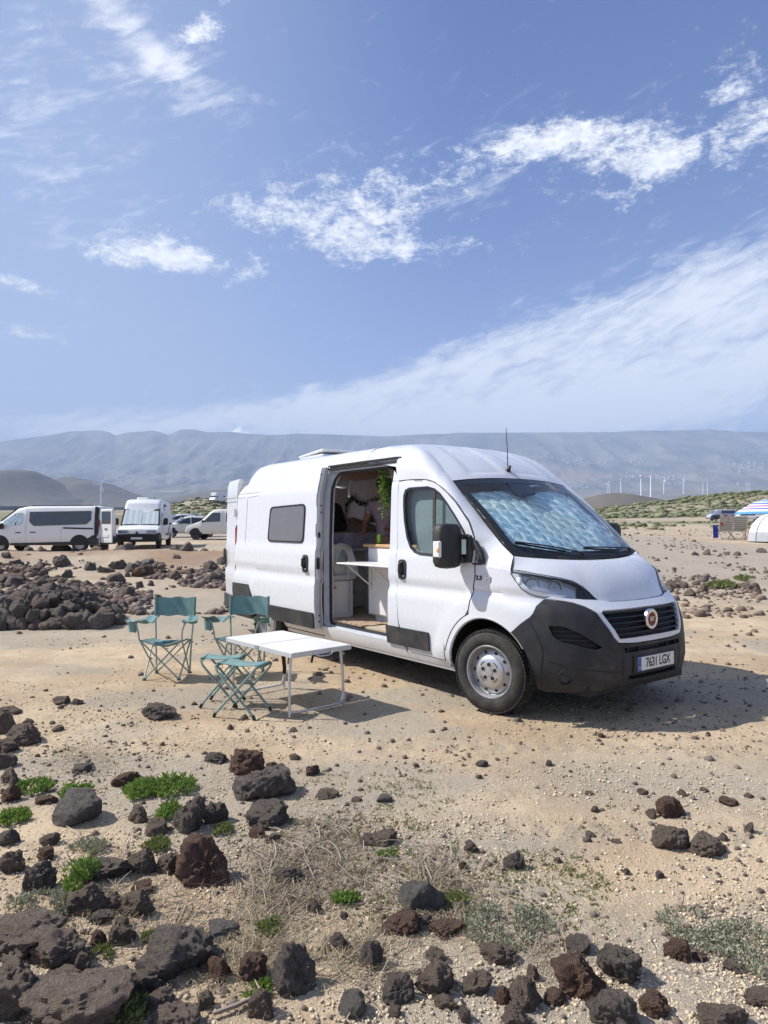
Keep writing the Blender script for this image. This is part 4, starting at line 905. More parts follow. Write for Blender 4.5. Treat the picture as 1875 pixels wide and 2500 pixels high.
# underside and inner shell
sub('chassis',M().box((-2.15,0,.32),(4.6,1.5,.16)).box((-2.0,-.80,.34),(2.9,.10,.10)).box((.25,0,.30),(1.1,1.35,.12)).box((-4.4,0,.36),(.9,1.2,.14)),'matt_black')
for s in (-1,1): sub('sill_bottom',M().grid([[(x,s*.955,.315),(x,s*.94,.275),(x,s*.90,.262),(x,s*.80,.30)] for x in np.linspace(-3.58,-.46,12)]),'white_paint')
# ------------------------------------------------------------ inside of the van
def V2W(X,Y,Z=0):
    c,s=math.cos(YAW),math.sin(YAW); return (VX+c*X-s*Y,VY+s*X+c*Y,Z)
def vthing(name,label,cat,X,Y,Z,rz=0,group=None): return thing(name,label,cat,V2W(X,Y,Z),YAW+rz,group)
IL=M()
sub('floor',M().box((-3.1,0,.478),(3.66,1.80,.044)),'floor_oak')
for k in range(12): 
    y=-.83+.15*k
    sub('floor_plank',M().box((-3.1,y,.502),(3.66,.146,.006)),'floor_oak')
sub('wall_lining',M().box((-3.10,.865,1.40),(3.5,.02,1.80)),'wall_lining')
sub('wall_lining',M().box((-4.92,.66,1.34),(.02,.41,1.70)),'wall_lining')
sub('wall_lining',M().box((-3.68,-.875,1.34),(1.96,.02,1.72)),'wall_lining')
sub('wall_panel',M().box((-4.2,.858,1.66),(1.4,.014,.70),bev=.004),'white_board')
for k in range(9): sub('ceiling_plank',M().box((-3.05,-.74+.185*k,2.31),(3.3,.181,.012),bev=.002),'ceiling_wood')
sub('cab_partition',M().box((-1.26,.05,2.14),(.04,1.6,.34)),'wall_lining')
# overhead shelf over the cab
sub('overhead_shelf',M().box((-1.60,.0,2.145),(.46,1.42,.03),bev=.006).box((-1.60,-.70,2.19),(.46,.02,.09),bev=.004),'white_board')
# side window in the far wall
lw=sub('rear_window',M().box((-4.14,.848,1.80),(.46,.02,.30),bev=.008),'black_plastic')
sub('pane',M().box((-4.14,.836,1.86),(.40,.004,.10)),'matt_black',lw); sub('pane',M().box((-4.14,.836,1.73),(.40,.004,.10)),'matt_black',lw); sub('window_blind',M().box((-4.14,.834,1.797),(.42,.008,.022)),'white_board',lw)
# curtain by the door pillar
cu_=M(); cu_.grid([[( -2.86-.02*math.sin(j*1.3)+.0,-.86+.012*math.cos(j*1.3)+.02*j/10,z) if 0 else (-2.72-.02*j,-.845+.014*math.sin(j*1.7),z) for j in range(20)] for z in (1.55,1.8,2.0,2.24)])
sub('curtain',cu_,'curtain')
sub('window_blind',M().box((-3.34,-.86,1.85),(.5,.02,.06)),'cream_cloth') 
# bed
BED=vthing('bed','raised bed with a lilac sheet across the back of the white camper van','bed',-4.05,-.01,.5)
def bsub(par,n,m_,mt,**k): return m_.build(n,MATS[mt],par,**k)
bsub(BED,'bed_base',M().box((0,0,.80),(1.74,1.72,.05),bev=.006),'white_board')
mt=[]
for i in range(25):
    x=.90-1.80*i/24; mt.append([(x,y,1.02+.012*(float(fbm(x*5+9,y*5+3,3))-.5)*2-(.03 if abs(y)>.84 else 0)) for y in np.linspace(-.87,.87,30)])
bm_=M().grid(mt); fr_=[[(.905+.010*math.sin(y*23+z*9),y,z) for y in np.linspace(-.87,.87,40)] for z in (1.015,.96,.90,.83)]
bsub(BED,'mattress',bm_.grid(fr_).grid([[(x,-.875,z) for x in(-.9,.9)] for z in(1.0,.83)]),'lilac_sheet')
bsub(BED,'bed_leg',M().box((.82,.05,.39),(.05,.05,.78)),'white_board')
def cushion(name,label,cat,X,Y,Z,sx,sy,sz,mt,rot=(0,0,0),group=None):
    m=M(); rows=[]
    for i in range(13):
        v=-1+2*i/12; ring=[]
        for j in range(28):
            a=2*math.pi*j/28; e=.42; ca,sa=math.cos(a),math.sin(a); k=(1-abs(v)**2.2)**.55 if abs(v)<1 else 0
            x=sx*abs(ca)**e*(1 if ca>0 else -1)*k**.35; y=sy*abs(sa)**e*(1 if sa>0 else -1)*k**.35; pin=1-.10*(abs(ca*sa)*2)**2*0
            f=.05*(float(vnoise(ca*2+5,sa*2+v*2+5))-.5)
            ring.append((x*(1+f)*(.6+.4*k),y*(1+f)*(.6+.4*k),sz*v*(1-.55*max(abs(ca)**4,abs(sa)**4))))
        rows.append(ring)
    o=m.grid(rows,wrap=True).build(name,MATS[mt],None,smooth=70); o.location=V2W(X,Y,Z); o.rotation_euler=(rot[0],rot[1],YAW+rot[2]); return tag(o,label,cat,group)
cushion('pillow','black pillow leaning at the near end of the lilac bed','pillow',-3.32,-.46,1.72,.20,.24,.07,'black_fabric',(0,R(68),R(10)))
cushion('pillow','taupe pillow behind the black pillow on the lilac bed','pillow',-3.66,-.16,1.66,.13,.17,.06,'taupe_fabric',(0,R(60),R(-15)))
bk=M(); rows=[]
for i in range(24):
    u=i/23; rows.append([(.5*(u-.5)*1.6,(v-.5)*1.0,.20*math.sin(math.pi*u)**.8*math.sin(math.pi*v)**.7*(.75+.5*float(fbm(u*5,v*5+4,3)))-.01) for v in np.linspace(0,1,26)])
o=bk.grid(rows).build('blanket',MATS['taupe_fabric'],None,smooth=70); o.location=V2W(-3.95,.22,1.515); o.rotation_euler=(0,0,YAW); tag(o,'crumpled taupe blanket heaped in the middle of the lilac bed','blanket')
# cupboard, bag on it
CB=vthing('fridge_box','small white cupboard with a grey lid just inside the side door','cupboard',-2.95,-.715,.505)
bsub(CB,'carcass',M().box((0,0,.225),(.50,.34,.45),bev=.008),'white_board'); bsub(CB,'lid',M().box((.01,.01,.485),(.54,.38,.065),bev=.012),'lilac_sheet' if 0 else 'grey_jamb')
d_=bsub(CB,'door',M().box((.258,0,.225),(.016,.32,.43),bev=.004),'white_board'); bsub(d_,'door_panel',M().box((.268,0,.225),(.004,.25,.36),bev=.0015),'white_board')
bsub(CB,'strap',M().tube([(.275,.085,.56),(.285,.088,.40),(.282,.085,.10)],.012,6,flat=.4),'grey_jamb'); bsub(CB,'tag',M().box((.272,-.115,.37),(.004,.07,.026),Matrix.Rotation(R(0),4,'X')),'rug_weave')
bg_=M(); rows=[]
for i in range(12):
    t=i/11; z=.34*t; k=math.sin(math.pi*(.12+.80*t))**.6
    rows.append([(.20*k*math.cos(a)*(1+.15*float(vnoise(math.cos(a)*2+4,t*5+math.sin(a)))),.19*k*math.sin(a),z+.03*math.sin(3*a)*t) for a in np.linspace(0,2*math.pi,25)[:-1]])
o=bg_.grid(rows,wrap=True); o.f.append(tuple(range(11*24,12*24))); o=o.build('shopping_bag',MATS['sage_bag'],None,smooth=70); o.location=V2W(-2.93,-.69,1.025); o.rotation_euler=(0,0,YAW); tag(o,'pale sage cloth bag stuffed full on top of the small white cupboard','bag')
rows=[]
for i in range(18):
    u=i/17; rows.append([(.14+.10*math.sin(v*4+u*3)*.3-.16*(1-u)+.03,(v-.5)*.34+.05*u,.375*(1-(max(0,u-.35)/.65)**1.5)+.008*math.sin(v*9+u*4)-.03*abs(v-.5)**2*4) for v in np.linspace(0,1,18)])
o=M().grid(rows).build('cloth',MATS['cream_cloth'],None,smooth=70); o.location=V2W(-2.86,-.69,1.02); o.rotation_euler=(0,0,YAW); tag(o,'cream cloth draped over the sage bag inside the side door','cloth')
# drawers under the bed
DR=vthing('drawer_unit','white drawer unit standing in shade under the front edge of the bed','drawers',-3.40,.02,.505)
bsub(DR,'carcass',M().box((-.2,0,.40),(.4,.9,.78),bev=.006),'wall_lining')
for k in range(4): bsub(DR,'drawer',M().box((.008,0,.11+.19*k),(.02,.86,.17),bev=.006),'wall_lining')
# kitchen block
KT=vthing('kitchen_unit','white kitchen unit with a bamboo worktop filling the side doorway','kitchen unit',-1.85,-.31,.505)
bsub(KT,'carcass',M().box((.0,0,.46),(1.04,.48,.78),bev=.006).box((.03,.02,.035),(.98,.40,.07)),'white_board')
bsub(KT,'worktop',M().box((-.02,-.005,.868),(1.16,.52,.034),bev=.008),'bamboo')
bsub(KT,'cupboard_door',M().box((-.25,-.246,.46),(.50,.014,.75),bev=.003),'white_board'); bsub(KT,'cupboard_door',M().box((.26,-.246,.46),(.50,.014,.75),bev=.003),'white_board')
bsub(KT,'knob',M().ball((-.46,-.262,.42),(.012,.014,.014)),'chrome')
SH=vthing('folding_shelf','white folding shelf standing out from the kitchen unit into the doorway','shelf',-1.87,-.565,.505)
bsub(SH,'shelf_board',M().box((-.02,-.205,.675),(1.02,.41,.018),bev=.004),'white_board')
for x in(-.42,.05):
    bsub(SH,'bracket',M().add([(x,-.004,.40),(x+.012,-.004,.40),(x,-.34,.655),(x+.012,-.34,.655)],[(0,1,3,2)]).tube([(x,-.006,.40),(x,-.33,.655)],.009,6).box((x,-.008,.52),(.02,.012,.30),bev=.002),'white_board')
# things on the worktop
o=M().lathe([(0,0),(.024,0),(.031,.006),(.033,.012),(.033,.100),(.030,.108),(.026,.112),(.027,.115),(.024,.113),(0,.112)],28).build('drink_can',mat('can_green',(.30,.55,.10),.25,.35),None); o.location=V2W(-2.27,-.46,1.391); tag(o,'lime green drink can standing on the bamboo worktop','drink can')
o=M().box((0,0,.012),(.34,.26,.024),bev=.004).lathe([(.05,.024),(.05,.034),(.03,.036),(0,.034)],16,Matrix.Translation((-.08,0,0))).lathe([(.05,.024),(.05,.034),(.03,.036),(0,.034)],16,Matrix.Translation((.09,0,0))).build('gas_hob',MATS['matt_black'],None); o.location=V2W(-1.90,-.34,1.391); o.rotation_euler=(0,0,YAW); tag(o,'flat black gas hob on the bamboo worktop','hob')
rg=M(); rows=[[( -.35+.7*i/20,-.17+.34*j/10,.010+.004*math.sin(i*1.9+j)) for j in range(11)] for i in range(21)]
o=rg.grid(rows).box((0,0,.004),(.70,.34,.008)).build('floor_mat',MATS['rug_weave'],None); o.location=V2W(-2.29,-.755,.507); o.rotation_euler=(0,0,YAW+R(-4)); tag(o,'brown woven mat on the oak floor just inside the side door','mat')
LM=vthing('round_lamp','round woven wall lamp high beside the curtain inside the side door','lamp',-3.08,-.55,2.19)
bsub(LM,'shade',M().lathe([(0,.030),(.05,.028),(.075,.015),(.08,0),(.075,-.01)],28,Matrix.Rotation(R(55),4,'Z')@Matrix.Rotation(R(-90),4,'Y')@Matrix.Scale(-1,4)),'cream_cloth'); bsub(LM,'rim',M().tube([(0,.08*math.cos(a),.08*math.sin(a)) for a in np.linspace(0,2*math.pi,29)[:-1]],.006,6,closed=True,T=Matrix.Rotation(R(-35),4,'Z')),'rug_weave')
# leafy plants
def leafmat(name,a,b,trans=.25):
    def fn(gg,p):
        oi=gg.n('ShaderNodeNewGeometry'); gg.set(p.inputs['Base Color'],gg.mix(oi.outputs['Random Per Island'],tuple(a)+(1,),tuple(b)+(1,))); p.inputs['Subsurface Weight'].default_value=0
        tr=gg.n('ShaderNodeBsdfTranslucent'); gg.set(tr.inputs[0],gg.mix(.5,tuple(a)+(1,),(.30,.42,.08,1))); mx=gg.n('ShaderNodeMixShader'); mx.inputs[0].default_value=trans; nt=gg.nt
        nt.links.new(p.outputs[0],mx.inputs[1]); nt.links.new(tr.outputs[0],mx.inputs[2]); nt.links.new(mx.outputs[0],nt.nodes['Material Output'].inputs['Surface'])
    return mat(name,a,.5,0,fn,Specular_IOR_Level=.3)
leafmat('ivy_leaf',(.06,.16,.03),(.24,.42,.09)); leafmat('dark_leaf',(.015,.04,.015),(.04,.09,.03)); leafmat('bright_leaf',(.10,.19,.04),(.26,.36,.09),.3); leafmat('grey_leaf',(.28,.28,.19),(.50,.49,.37),.08); leafmat('olive_leaf',(.12,.15,.05),(.28,.30,.11),.2)
leafmat('straw',(.20,.155,.10),(.44,.36,.25),.1); leafmat('twig',(.18,.14,.10),(.38,.32,.25),.0); leafmat('dune_leaf',(.10,.12,.05),(.26,.26,.13),.1)
def leaf(m,p,d,up,l,w):
    d=Vector(d).normalized(); s=d.cross(Vector(up)); s=s.normalized() if s.length>1e-5 else Vector((1,0,0)); n=s.cross(d)
    p=Vector(p); m.add([p,p+d*l*.45+s*w*.5+n*l*.06,p+d*l,p+d*l*.45-s*w*.5+n*l*.06],[(0,1,2),(0,2,3)])
rn=random.Random(3)
HP=vthing('hanging_plant','bright green trailing plant hanging in the side doorway','plant',-1.72,-.80,2.22)
lv=M(); stm=M()
for k in range(15):
    a=rn.uniform(0,6.28); r=rn.uniform(.01,.06); L=rn.uniform(.28,.56); pts=[]
    for i in range(10):
        t=i/9; pts.append((r*math.cos(a)*(1+.9*math.sin(math.pi*t))+.012*math.sin(7*t+k),r*math.sin(a)*(1+.6*math.sin(math.pi*t)),-L*t))
    stm.tube(pts,.0015,4)
    for i in range(46):
        t=rn.random()*9; q=lerp(pts[int(t)],pts[min(9,int(t)+1)],t%1); b=rn.uniform(0,6.28); leaf(lv,q,(math.cos(b),math.sin(b),-.5+rn.uniform(-.4,.5)),(0,0,1),rn.uniform(.022,.042),rn.uniform(.016,.028))
kind(lv.build('leaves',MATS['ivy_leaf'],HP,smooth=None),'stuff'); kind(stm.build('stems',MATS['dark_leaf'],HP),'stuff'); bsub(HP,'hook',M().tube([(0,0,.03),(.012,0,.015),(0,0,0),(-.01,0,.008)],.003,6),'chrome')
GL=vthing('leaf_garland','string of dark green leaves looped across the white wall panel behind the bed','garland',-4.4,.845,2.0)
gl=M(); pts=cr_([(-.52,-.01,-.22),(-.46,-.01,-.05),(-.30,-.01,.02),(-.12,-.01,-.05),(.10,-.01,-.06),(.30,-.01,-.02),(.42,-.01,-.05)],40)
for p in pts:
    for k in range(5): b=rn.uniform(0,6.28); leaf(gl,(p[0]+rn.uniform(-.02,.02),p[1]-rn.uniform(0,.02),p[2]+rn.uniform(-.025,.025)),(math.cos(b),-.4,math.sin(b)),(0,-1,0),.045,.035)
kind(gl.build('leaves',MATS['dark_leaf'],GL,smooth=None),'stuff'); bsub(GL,'string',M().tube([tuple(p) for p in pts],.002,4),'dark_leaf')
# ------------------------------------------------------------ person inside
def skin_obj(name,vs,es,rad,mt,parent,sub_=2,root=0):
    me=bpy.data.meshes.new(name); me.from_pydata(vs,es,[]); me.materials.append(MATS[mt]); o=bpy.data.objects.new(name,me); COL.objects.link(o); o.parent=parent
    md=o.modifiers.new('skin','SKIN'); md.use_smooth_shade=True
    for i,r in enumerate(rad): me.skin_vertices[0].data[i].radius=r if hasattr(r,'__len__') else (r,r)
    me.skin_vertices[0].data[root].use_root=True
    s=o.modifiers.new('sub','SUBSURF'); s.levels=sub_; s.render_levels=sub_
    dg=bpy.context.evaluated_depsgraph_get(); m2=bpy.data.meshes.new_from_object(o.evaluated_get(dg)); o.modifiers.clear(); o.data=m2; return o
mat('skin',(.36,.20,.13),.5,0,None,Subsurface_Weight=.1); mat('black_hair',(.012,.010,.010),.45)
PE=vthing('person','person in a mauve top and dark jeans standing inside the van behind the hanging plant','person',-2.80,.02,.507,R(-55))
# local: faces +x, left +y ; pelvis at hip height
vs=[(0,0,.90),(0,0,1.05),(.01,0,1.20),(.02,0,1.34),(.03,0,1.42),(.045,0,1.47),(.06,0,1.56),(.075,0,1.64),
 (.02,.17,1.37),(.10,.23,1.14),(.32,.18,1.06),(.39,.17,1.06),(.02,-.17,1.37),(.06,-.25,1.13),(.27,-.20,1.00),(.34,-.19,1.00),
 (0,.09,.84),(.02,.10,.48),(0,.10,.08),(.13,.11,.035),(0,-.09,.84),(.03,-.10,.48),(0,-.10,.08),(.13,-.11,.035)]
es=[(0,1),(1,2),(2,3),(3,4),(4,5),(5,6),(6,7),(3,8),(8,9),(9,10),(10,11),(3,12),(12,13),(13,14),(14,15),(0,16),(16,17),(17,18),(18,19),(0,20),(20,21),(21,22),(22,23)]
rd=[(.14,.11),(.12,.09),(.135,.10),(.14,.10),(.065,.06),(.052,.052),(.085,.095),(.075,.085),.058,.043,.030,.024,.058,.043,.030,.024,.085,.058,.04,.035,.085,.058,.04,.035]
skin_obj('body',vs,es,rd,'skin',PE)
skin_obj('top',[(0,0,.92),(0,0,1.05),(.01,0,1.20),(.02,0,1.35),(.03,0,1.42),(.02,.175,1.37),(.07,.215,1.23),(.02,-.175,1.37),(.045,-.225,1.23)],[(0,1),(1,2),(2,3),(3,4),(3,5),(5,6),(3,7),(7,8)],[(.165,.13),(.15,.115),(.155,.12),(.155,.12),(.075,.07),.072,.058,.072,.058],'mauve_shirt',PE)
skin_obj('jeans',[(0,0,.93),(0,0,.86),(0,.09,.82),(.02,.10,.48),(0,.10,.10),(0,-.09,.82),(.03,-.10,.48),(0,-.10,.10)],[(0,1),(1,2),(2,3),(3,4),(1,5),(5,6),(6,7)],[(.165,.13),(.16,.13),.10,.072,.058,.10,.072,.058],'denim',PE)
for s in(-1,1):
    hx,hy,hz_=(.39,.17,1.06) if s>0 else (.34,-.19,1.0)
    for k,(dy,l) in enumerate(((-.03,.075),(-.01,.085),(.01,.08),(.03,.06))): skin_obj('finger',[(hx-.01,hy+dy*.8,hz_),(hx+l*.55,hy+dy,hz_-.01),(hx+l,hy+dy,hz_-.035)],[(0,1),(1,2)],[.010,.009,.007],'skin',PE,1)
    skin_obj('thumb',[(hx-.02,hy-s*.02,hz_),(hx+.02,hy-s*.05,hz_+.005),(hx+.045,hy-s*.055,hz_-.01)],[(0,1),(1,2)],[.012,.010,.008],'skin',PE,1)
    bsub(PE,'ear',M().ball((.065,s*.082,1.575),(.018,.010,.028)),'skin')
    bsub(PE,'eye',M().ball((.143,s*.032,1.585),(.010,.013,.009)),'clear_lens')
bsub(PE,'nose',M().ball((.160,0,1.555),(.018,.014,.024)),'skin'); bsub(PE,'mouth',M().ball((.146,0,1.520),(.008,.022,.006)),'mauve_shirt')
bsub(PE,'hair',M().ball((.045,0,1.62),(.112,.102,.100),18,12).ball((-.02,0,1.56),(.075,.085,.12),16,10).ball((-.055,0,1.665),(.055,.055,.05),12,8),'black_hair',smooth=70)
# ------------------------------------------------------------ camping furniture
fabric((.15,.26,.25),'teal_canvas',.18,5,.004,600); var((.20,.29,.26),.12,20,.42,name='green_tube',metal=.1); var((.30,.38,.33),.1,20,.4,name='pale_green_tube'); var((.09,.16,.155),.12,20,.4,name='dark_green_tube')
var((.62,.63,.64),.06,14,.33,metal=.7,name='aluminium'); var((.72,.72,.71),.05,3,.4,name='table_white',dirt=((.5,.46,.4),6,.25)); var((.60,.61,.63),.05,10,.35,name='table_edge',metal=.3)
def chair_mesh(root,seed,flip=0):
    r_=random.Random(seed); w=.20; wf=.185; dF=-.17; dB=.17
    def tb(n,pts,r=.0085,mt='pale_green_tube',par=root): return M().tube(pts,r,8).build(n,MATS[mt],par)
    FL,FR,BL,BR=(-wf,dF,.01),(wf,dF,.01),(-wf,dB,.01),(wf,dB,.01)
    sFL,sFR=(-.225,-.20,.425),(.225,-.20,.425); sBL,sBR=(-.205,.15,.385),(.205,.15,.385)
    for a,b in((FL,sFR),(FR,sFL)): tb('cross_tube',[a,b])
    for a,b in((BL,sBR),(BR,sBL)): tb('cross_tube',[a,b])
    for a,b in((FL,sBL),(BL,sFL),(FR,sBR),(BR,sFR)): tb('side_tube',[a,b])
    for s in(-1,1):
        tb('back_post',[(s*wf,dB,.01),(s*.198,dB+.02,.38),(s*.215,dB+.05,.62),(s*.218,dB+.07,.815)],.010)
        p=cr_([(s*.225,-.20,.42),(s*.235,-.215,.52),(s*.265,-.205,.60),(s*.31,-.17,.625)],10); tb('arm_post',[tuple(q) for q in p],.009)
        for y in(dF,dB): bsub(root,'foot_cap',M().lathe([(0,0),(.024,.001),(.022,.012),(.012,.024),(0,.024)],12,Matrix.Translation((s*wf,y,.002))),'dark_green_tube')
        # arm fabric, sagging, with a cup pocket in front
        rows=[]
        for i in range(13):
            t=i/12; y=.215-.44*t; sag=-.035*math.sin(math.pi*t)+.02*math.sin(t*9+seed); 
            rows.append([(s*(.215+.075*t+u*(.06+.03*t)),y,.60+.025*t+sag+.03*abs(u)**1.3*(1 if u<0 else .4)-.025*(u<-.9)) for u in np.linspace(-1,1,8)])
        bsub(root,'arm_rest',M().grid(rows),'teal_canvas',smooth=60)
        if s<0:
            rows=[]
            for i in range(6):
                t=i/5; rows.append([(s*.30+.045*math.cos(a)*(1-.15*t),-.19+.045*math.sin(a)*(1-.15*t),.605-.10*t+.006*math.sin(3*a)) for a in np.linspace(0,2*math.pi,17)[:-1]])
            bsub(root,'cup_pocket',M().grid(rows,wrap=True),'teal_canvas')
    rows=[]
    for i in range(13):
        v=i/12; z=.62+.20*v
        rows.append([(u*.222,dB+.052+.02*v+ (.035*(1-u*u))+.006*math.sin(u*9+v*5+seed),z+.006*math.sin(u*7+seed)) for u in np.linspace(-1,1,26)])
    back=bsub(root,'backrest',M().grid(rows).grid([[(x,y+.004,z) for x,y,z in r] for r in rows]),'teal_canvas',smooth=60)
    for s in(-1,1): bsub(back,'sleeve',M().tube([(s*.217,dB+.055,.625),(s*.219,dB+.072,.825)],.016,8),'teal_canvas')
    rows=[]
    for i in range(17):
        v=i/16; y=-.205+.365*v
        rows.append([(u*(.225-.02*v),y+.015*(1-abs(u))*(1 if v<.1 else 0),(.425-.04*v)-.075*(1-abs(u)**1.6)*(.35+.65*math.sin(math.pi*min(1,v*.8+.2)))+.012*(float(fbm(u*3+seed,v*4,3))-.5)*2+(.03*math.exp(-((u-.3)**2+(v-.75)**2)/.03) if flip else .02*math.exp(-((u+.35)**2+(v-.8)**2)/.03))) for u in np.linspace(-1,1,24)])
    seat=bsub(root,'seat',M().grid(rows).grid([[(x,y,z-.004) for x,y,z in r] for r in rows]),'teal_canvas',smooth=60)
    bsub(seat,'seat_hem',M().tube([(x,y,z) for x,y,z in rows[0]],.006,6),'green_tube')
ch=thing('camping_chair','left teal folding camping chair with armrests on the sand','camping chair',(-2.325,7.48,0),R(-3),'teal folding camping chairs'); chair_mesh(ch,1)
ch=thing('camping_chair','teal folding camping chair right behind the white table','camping chair',(-1.545,7.56,0),R(-9),'teal folding camping chairs'); chair_mesh(ch,5,1)
def stool(label,loc,rz,w,d,h,seed):
    rt=thing('folding_stool',label,'stool',loc,rz,'low teal folding stools')
    for s in(-1,1):
        # U frames crossing at mid height
        p=[(-s*w/2,-d/2,.012),(s*w*.44,-d/2,h-.05),(s*w*.5,-d/2+.015,h-.012),(s*w*.5,-d/2+.05,h),(s*w*.5,d/2-.05,h),(s*w*.5,d/2-.015,h-.012),(s*w*.44,d/2,h-.05),(-s*w/2,d/2,.012)]
        o=.012*s; p=[(x,y*(1+.05*s),z) for x,y,z in p]
        bsub(rt,'leg_frame',M().tube(p,.0105,10),'green_tube')
        for y in(-d/2,d/2): bsub(rt,'foot_cap',M().tube([(-s*w/2,y*(1+.05*s),.0),(-s*w/2+s*.02,y*(1+.05*s),.035)],.014,10),'matt_black')
    for y in(-d/2,d/2): bsub(rt,'pivot',M().lathe([(0,.0),(.010,0),(.010,.012),(0,.014)],10,Matrix.Translation((0,y*1.06,h*.5))@Matrix.Rotation(R(90) if y<0 else R(-90),4,'X')),'aluminium')
    rows=[[(u*(w*.5+.012),y,h+.012-.010*(1-u*u)+.004*math.sin(y*30+u*3+seed)-(.022 if abs(u)>.98 else 0)) for u in np.linspace(-1,1,19)] for y in np.linspace(-d/2+.045,d/2-.045,9)]
    st=bsub(rt,'seat',M().grid(rows).grid([[(x,y,z-.004) for x,y,z in r] for r in rows]),'teal_canvas',smooth=60)
    for s in(-1,1): bsub(st,'seat_sleeve',M().tube([(s*w*.5,-d/2+.04,h),(s*w*.5,d/2-.04,h)],.0165,10),'teal_canvas')
stool('teal folding stool nearest the camera, right in front of the white table',(-1.215,6.0,0),R(-19),.385,.30,.43,1)
stool('teal folding stool farther left, half hidden by the nearer stool',(-1.465,6.34,0),R(-4),.33,.28,.42,2)
TBL=thing('folding_table','white folding camping table with silver edge and legs','table',(-.90,6.41,0),R(-49.0))
L_,W_,H_=1.12,.62,.555
for s in(-1,1):
    t_=bsub(TBL,'table_half',M().box((s*L_*.2525,0,H_-.006),(L_*.494,W_-.01,.012),bev=.004),'table_white')
    bsub(t_,'edge_frame',M().box((s*L_*.25,-W_/2,H_-.022),(L_*.498,.010,.042),bev=.002).box((s*L_*.25,W_/2,H_-.022),(L_*.498,.010,.042),bev=.002).box((s*(L_/2),0,H_-.022),(.010,W_,.042),bev=.002),'table_edge')
    for k in range(5): bsub(t_,'rivet',M().lathe([(.0045,0),(.004,.002),(0,.003)],8,Matrix.Translation((s*L_*(.07+.09*k),-W_/2-.005,H_-.026))@Matrix.Rotation(R(90),4,'X')),'aluminium')
    x=s*(L_/2-.095)
    p=[(x,-W_/2+.048,H_-.03),(x+s*.01,-W_/2+.028,.30),(x+s*.018,-W_/2+.026,.006)]
    p2=[(x,W_/2-.048,H_-.03),(x+s*.01,W_/2-.028,.30),(x+s*.018,W_/2-.026,.006)]
    bsub(TBL,'leg',M().tube(p,.0125,12),'aluminium'); bsub(TBL,'leg',M().tube(p2,.0125,12),'aluminium')
    q=cr_([(x+s*.017,-W_/2+.028,.115),(x+s*.018,-W_/2+.034,.055),(x+s*.018,-W_/2+.075,.036),(x+s*.018,0,.034),(x+s*.018,W_/2-.075,.036),(x+s*.018,W_/2-.0484,.055),(x+s*.017,W_/2-.028,.115)],26)
    bsub(TBL,'foot_rail',M().tube([tuple(v) for v in q],.011,8),'aluminium')
    for y in(-W_/2+.048,W_/2-.048): bsub(TBL,'height_button',M().ball((x+s*.008+.013,y,.36),(.006,.006,.006)),'chrome')
bsub(TBL,'latch',M().box((0,-W_/2-.007,H_-.020),(.075,.006,.036),bev=.002).tube([(-.025,-W_/2-.012,H_-.01),(0,-W_/2-.016,H_-.03),(.025,-W_/2-.012,H_-.01)],.003,6),'chrome')
hx=L_/2+.008
hdl=bsub(TBL,'handle',M().tube([tuple(q) for q in cr_([(hx,-.09,H_-.022),(hx+.02,-.085,H_-.035),(hx+.026,-.05,H_-.052),(hx+.026,.05,H_-.052),(hx+.02,.085,H_-.035),(hx,.09,H_-.022)],16)],.0055,8),'aluminium')
for y in(-.09,.09): bsub(hdl,'handle_mount',M().box((hx,y,H_-.022),(.012,.022,.026),bev=.002),'chrome')
for x,y,l in((-.30,.22,.26),(-.04,.20,.05),(.33,.05,.13),(.12,-.05,.06)):
    bsub(TBL,'strap',M().grid([[(x+.018*u+.012*math.sin(t*3),y+.006*math.sin(t*5),H_-.03-l*t) for u in(-1,1)] for t in np.linspace(0,1,7)]),'matt_black',smooth=60)
bsub(TBL,'leg_strap',M().tube([(-L_/2+.095,W_/2-.048,.33),(-L_/2+.09,W_/2-.029,.20),(-L_/2+.085,W_/2-.028,.14)],.022,8,flat=.7),'matt_black')
bsub(TBL,'brace',M().tube([(L_/2-.05,W_/2-.04,.47),(L_/2-.12,W_/2-.06,H_-.03)],.007,6),'aluminium')
bsub(TBL,'brace',M().tube([(-L_/2+.05,W_/2-.04,.47),(-L_/2+.12,W_/2-.06,H_-.03)],.007,6),'aluminium')
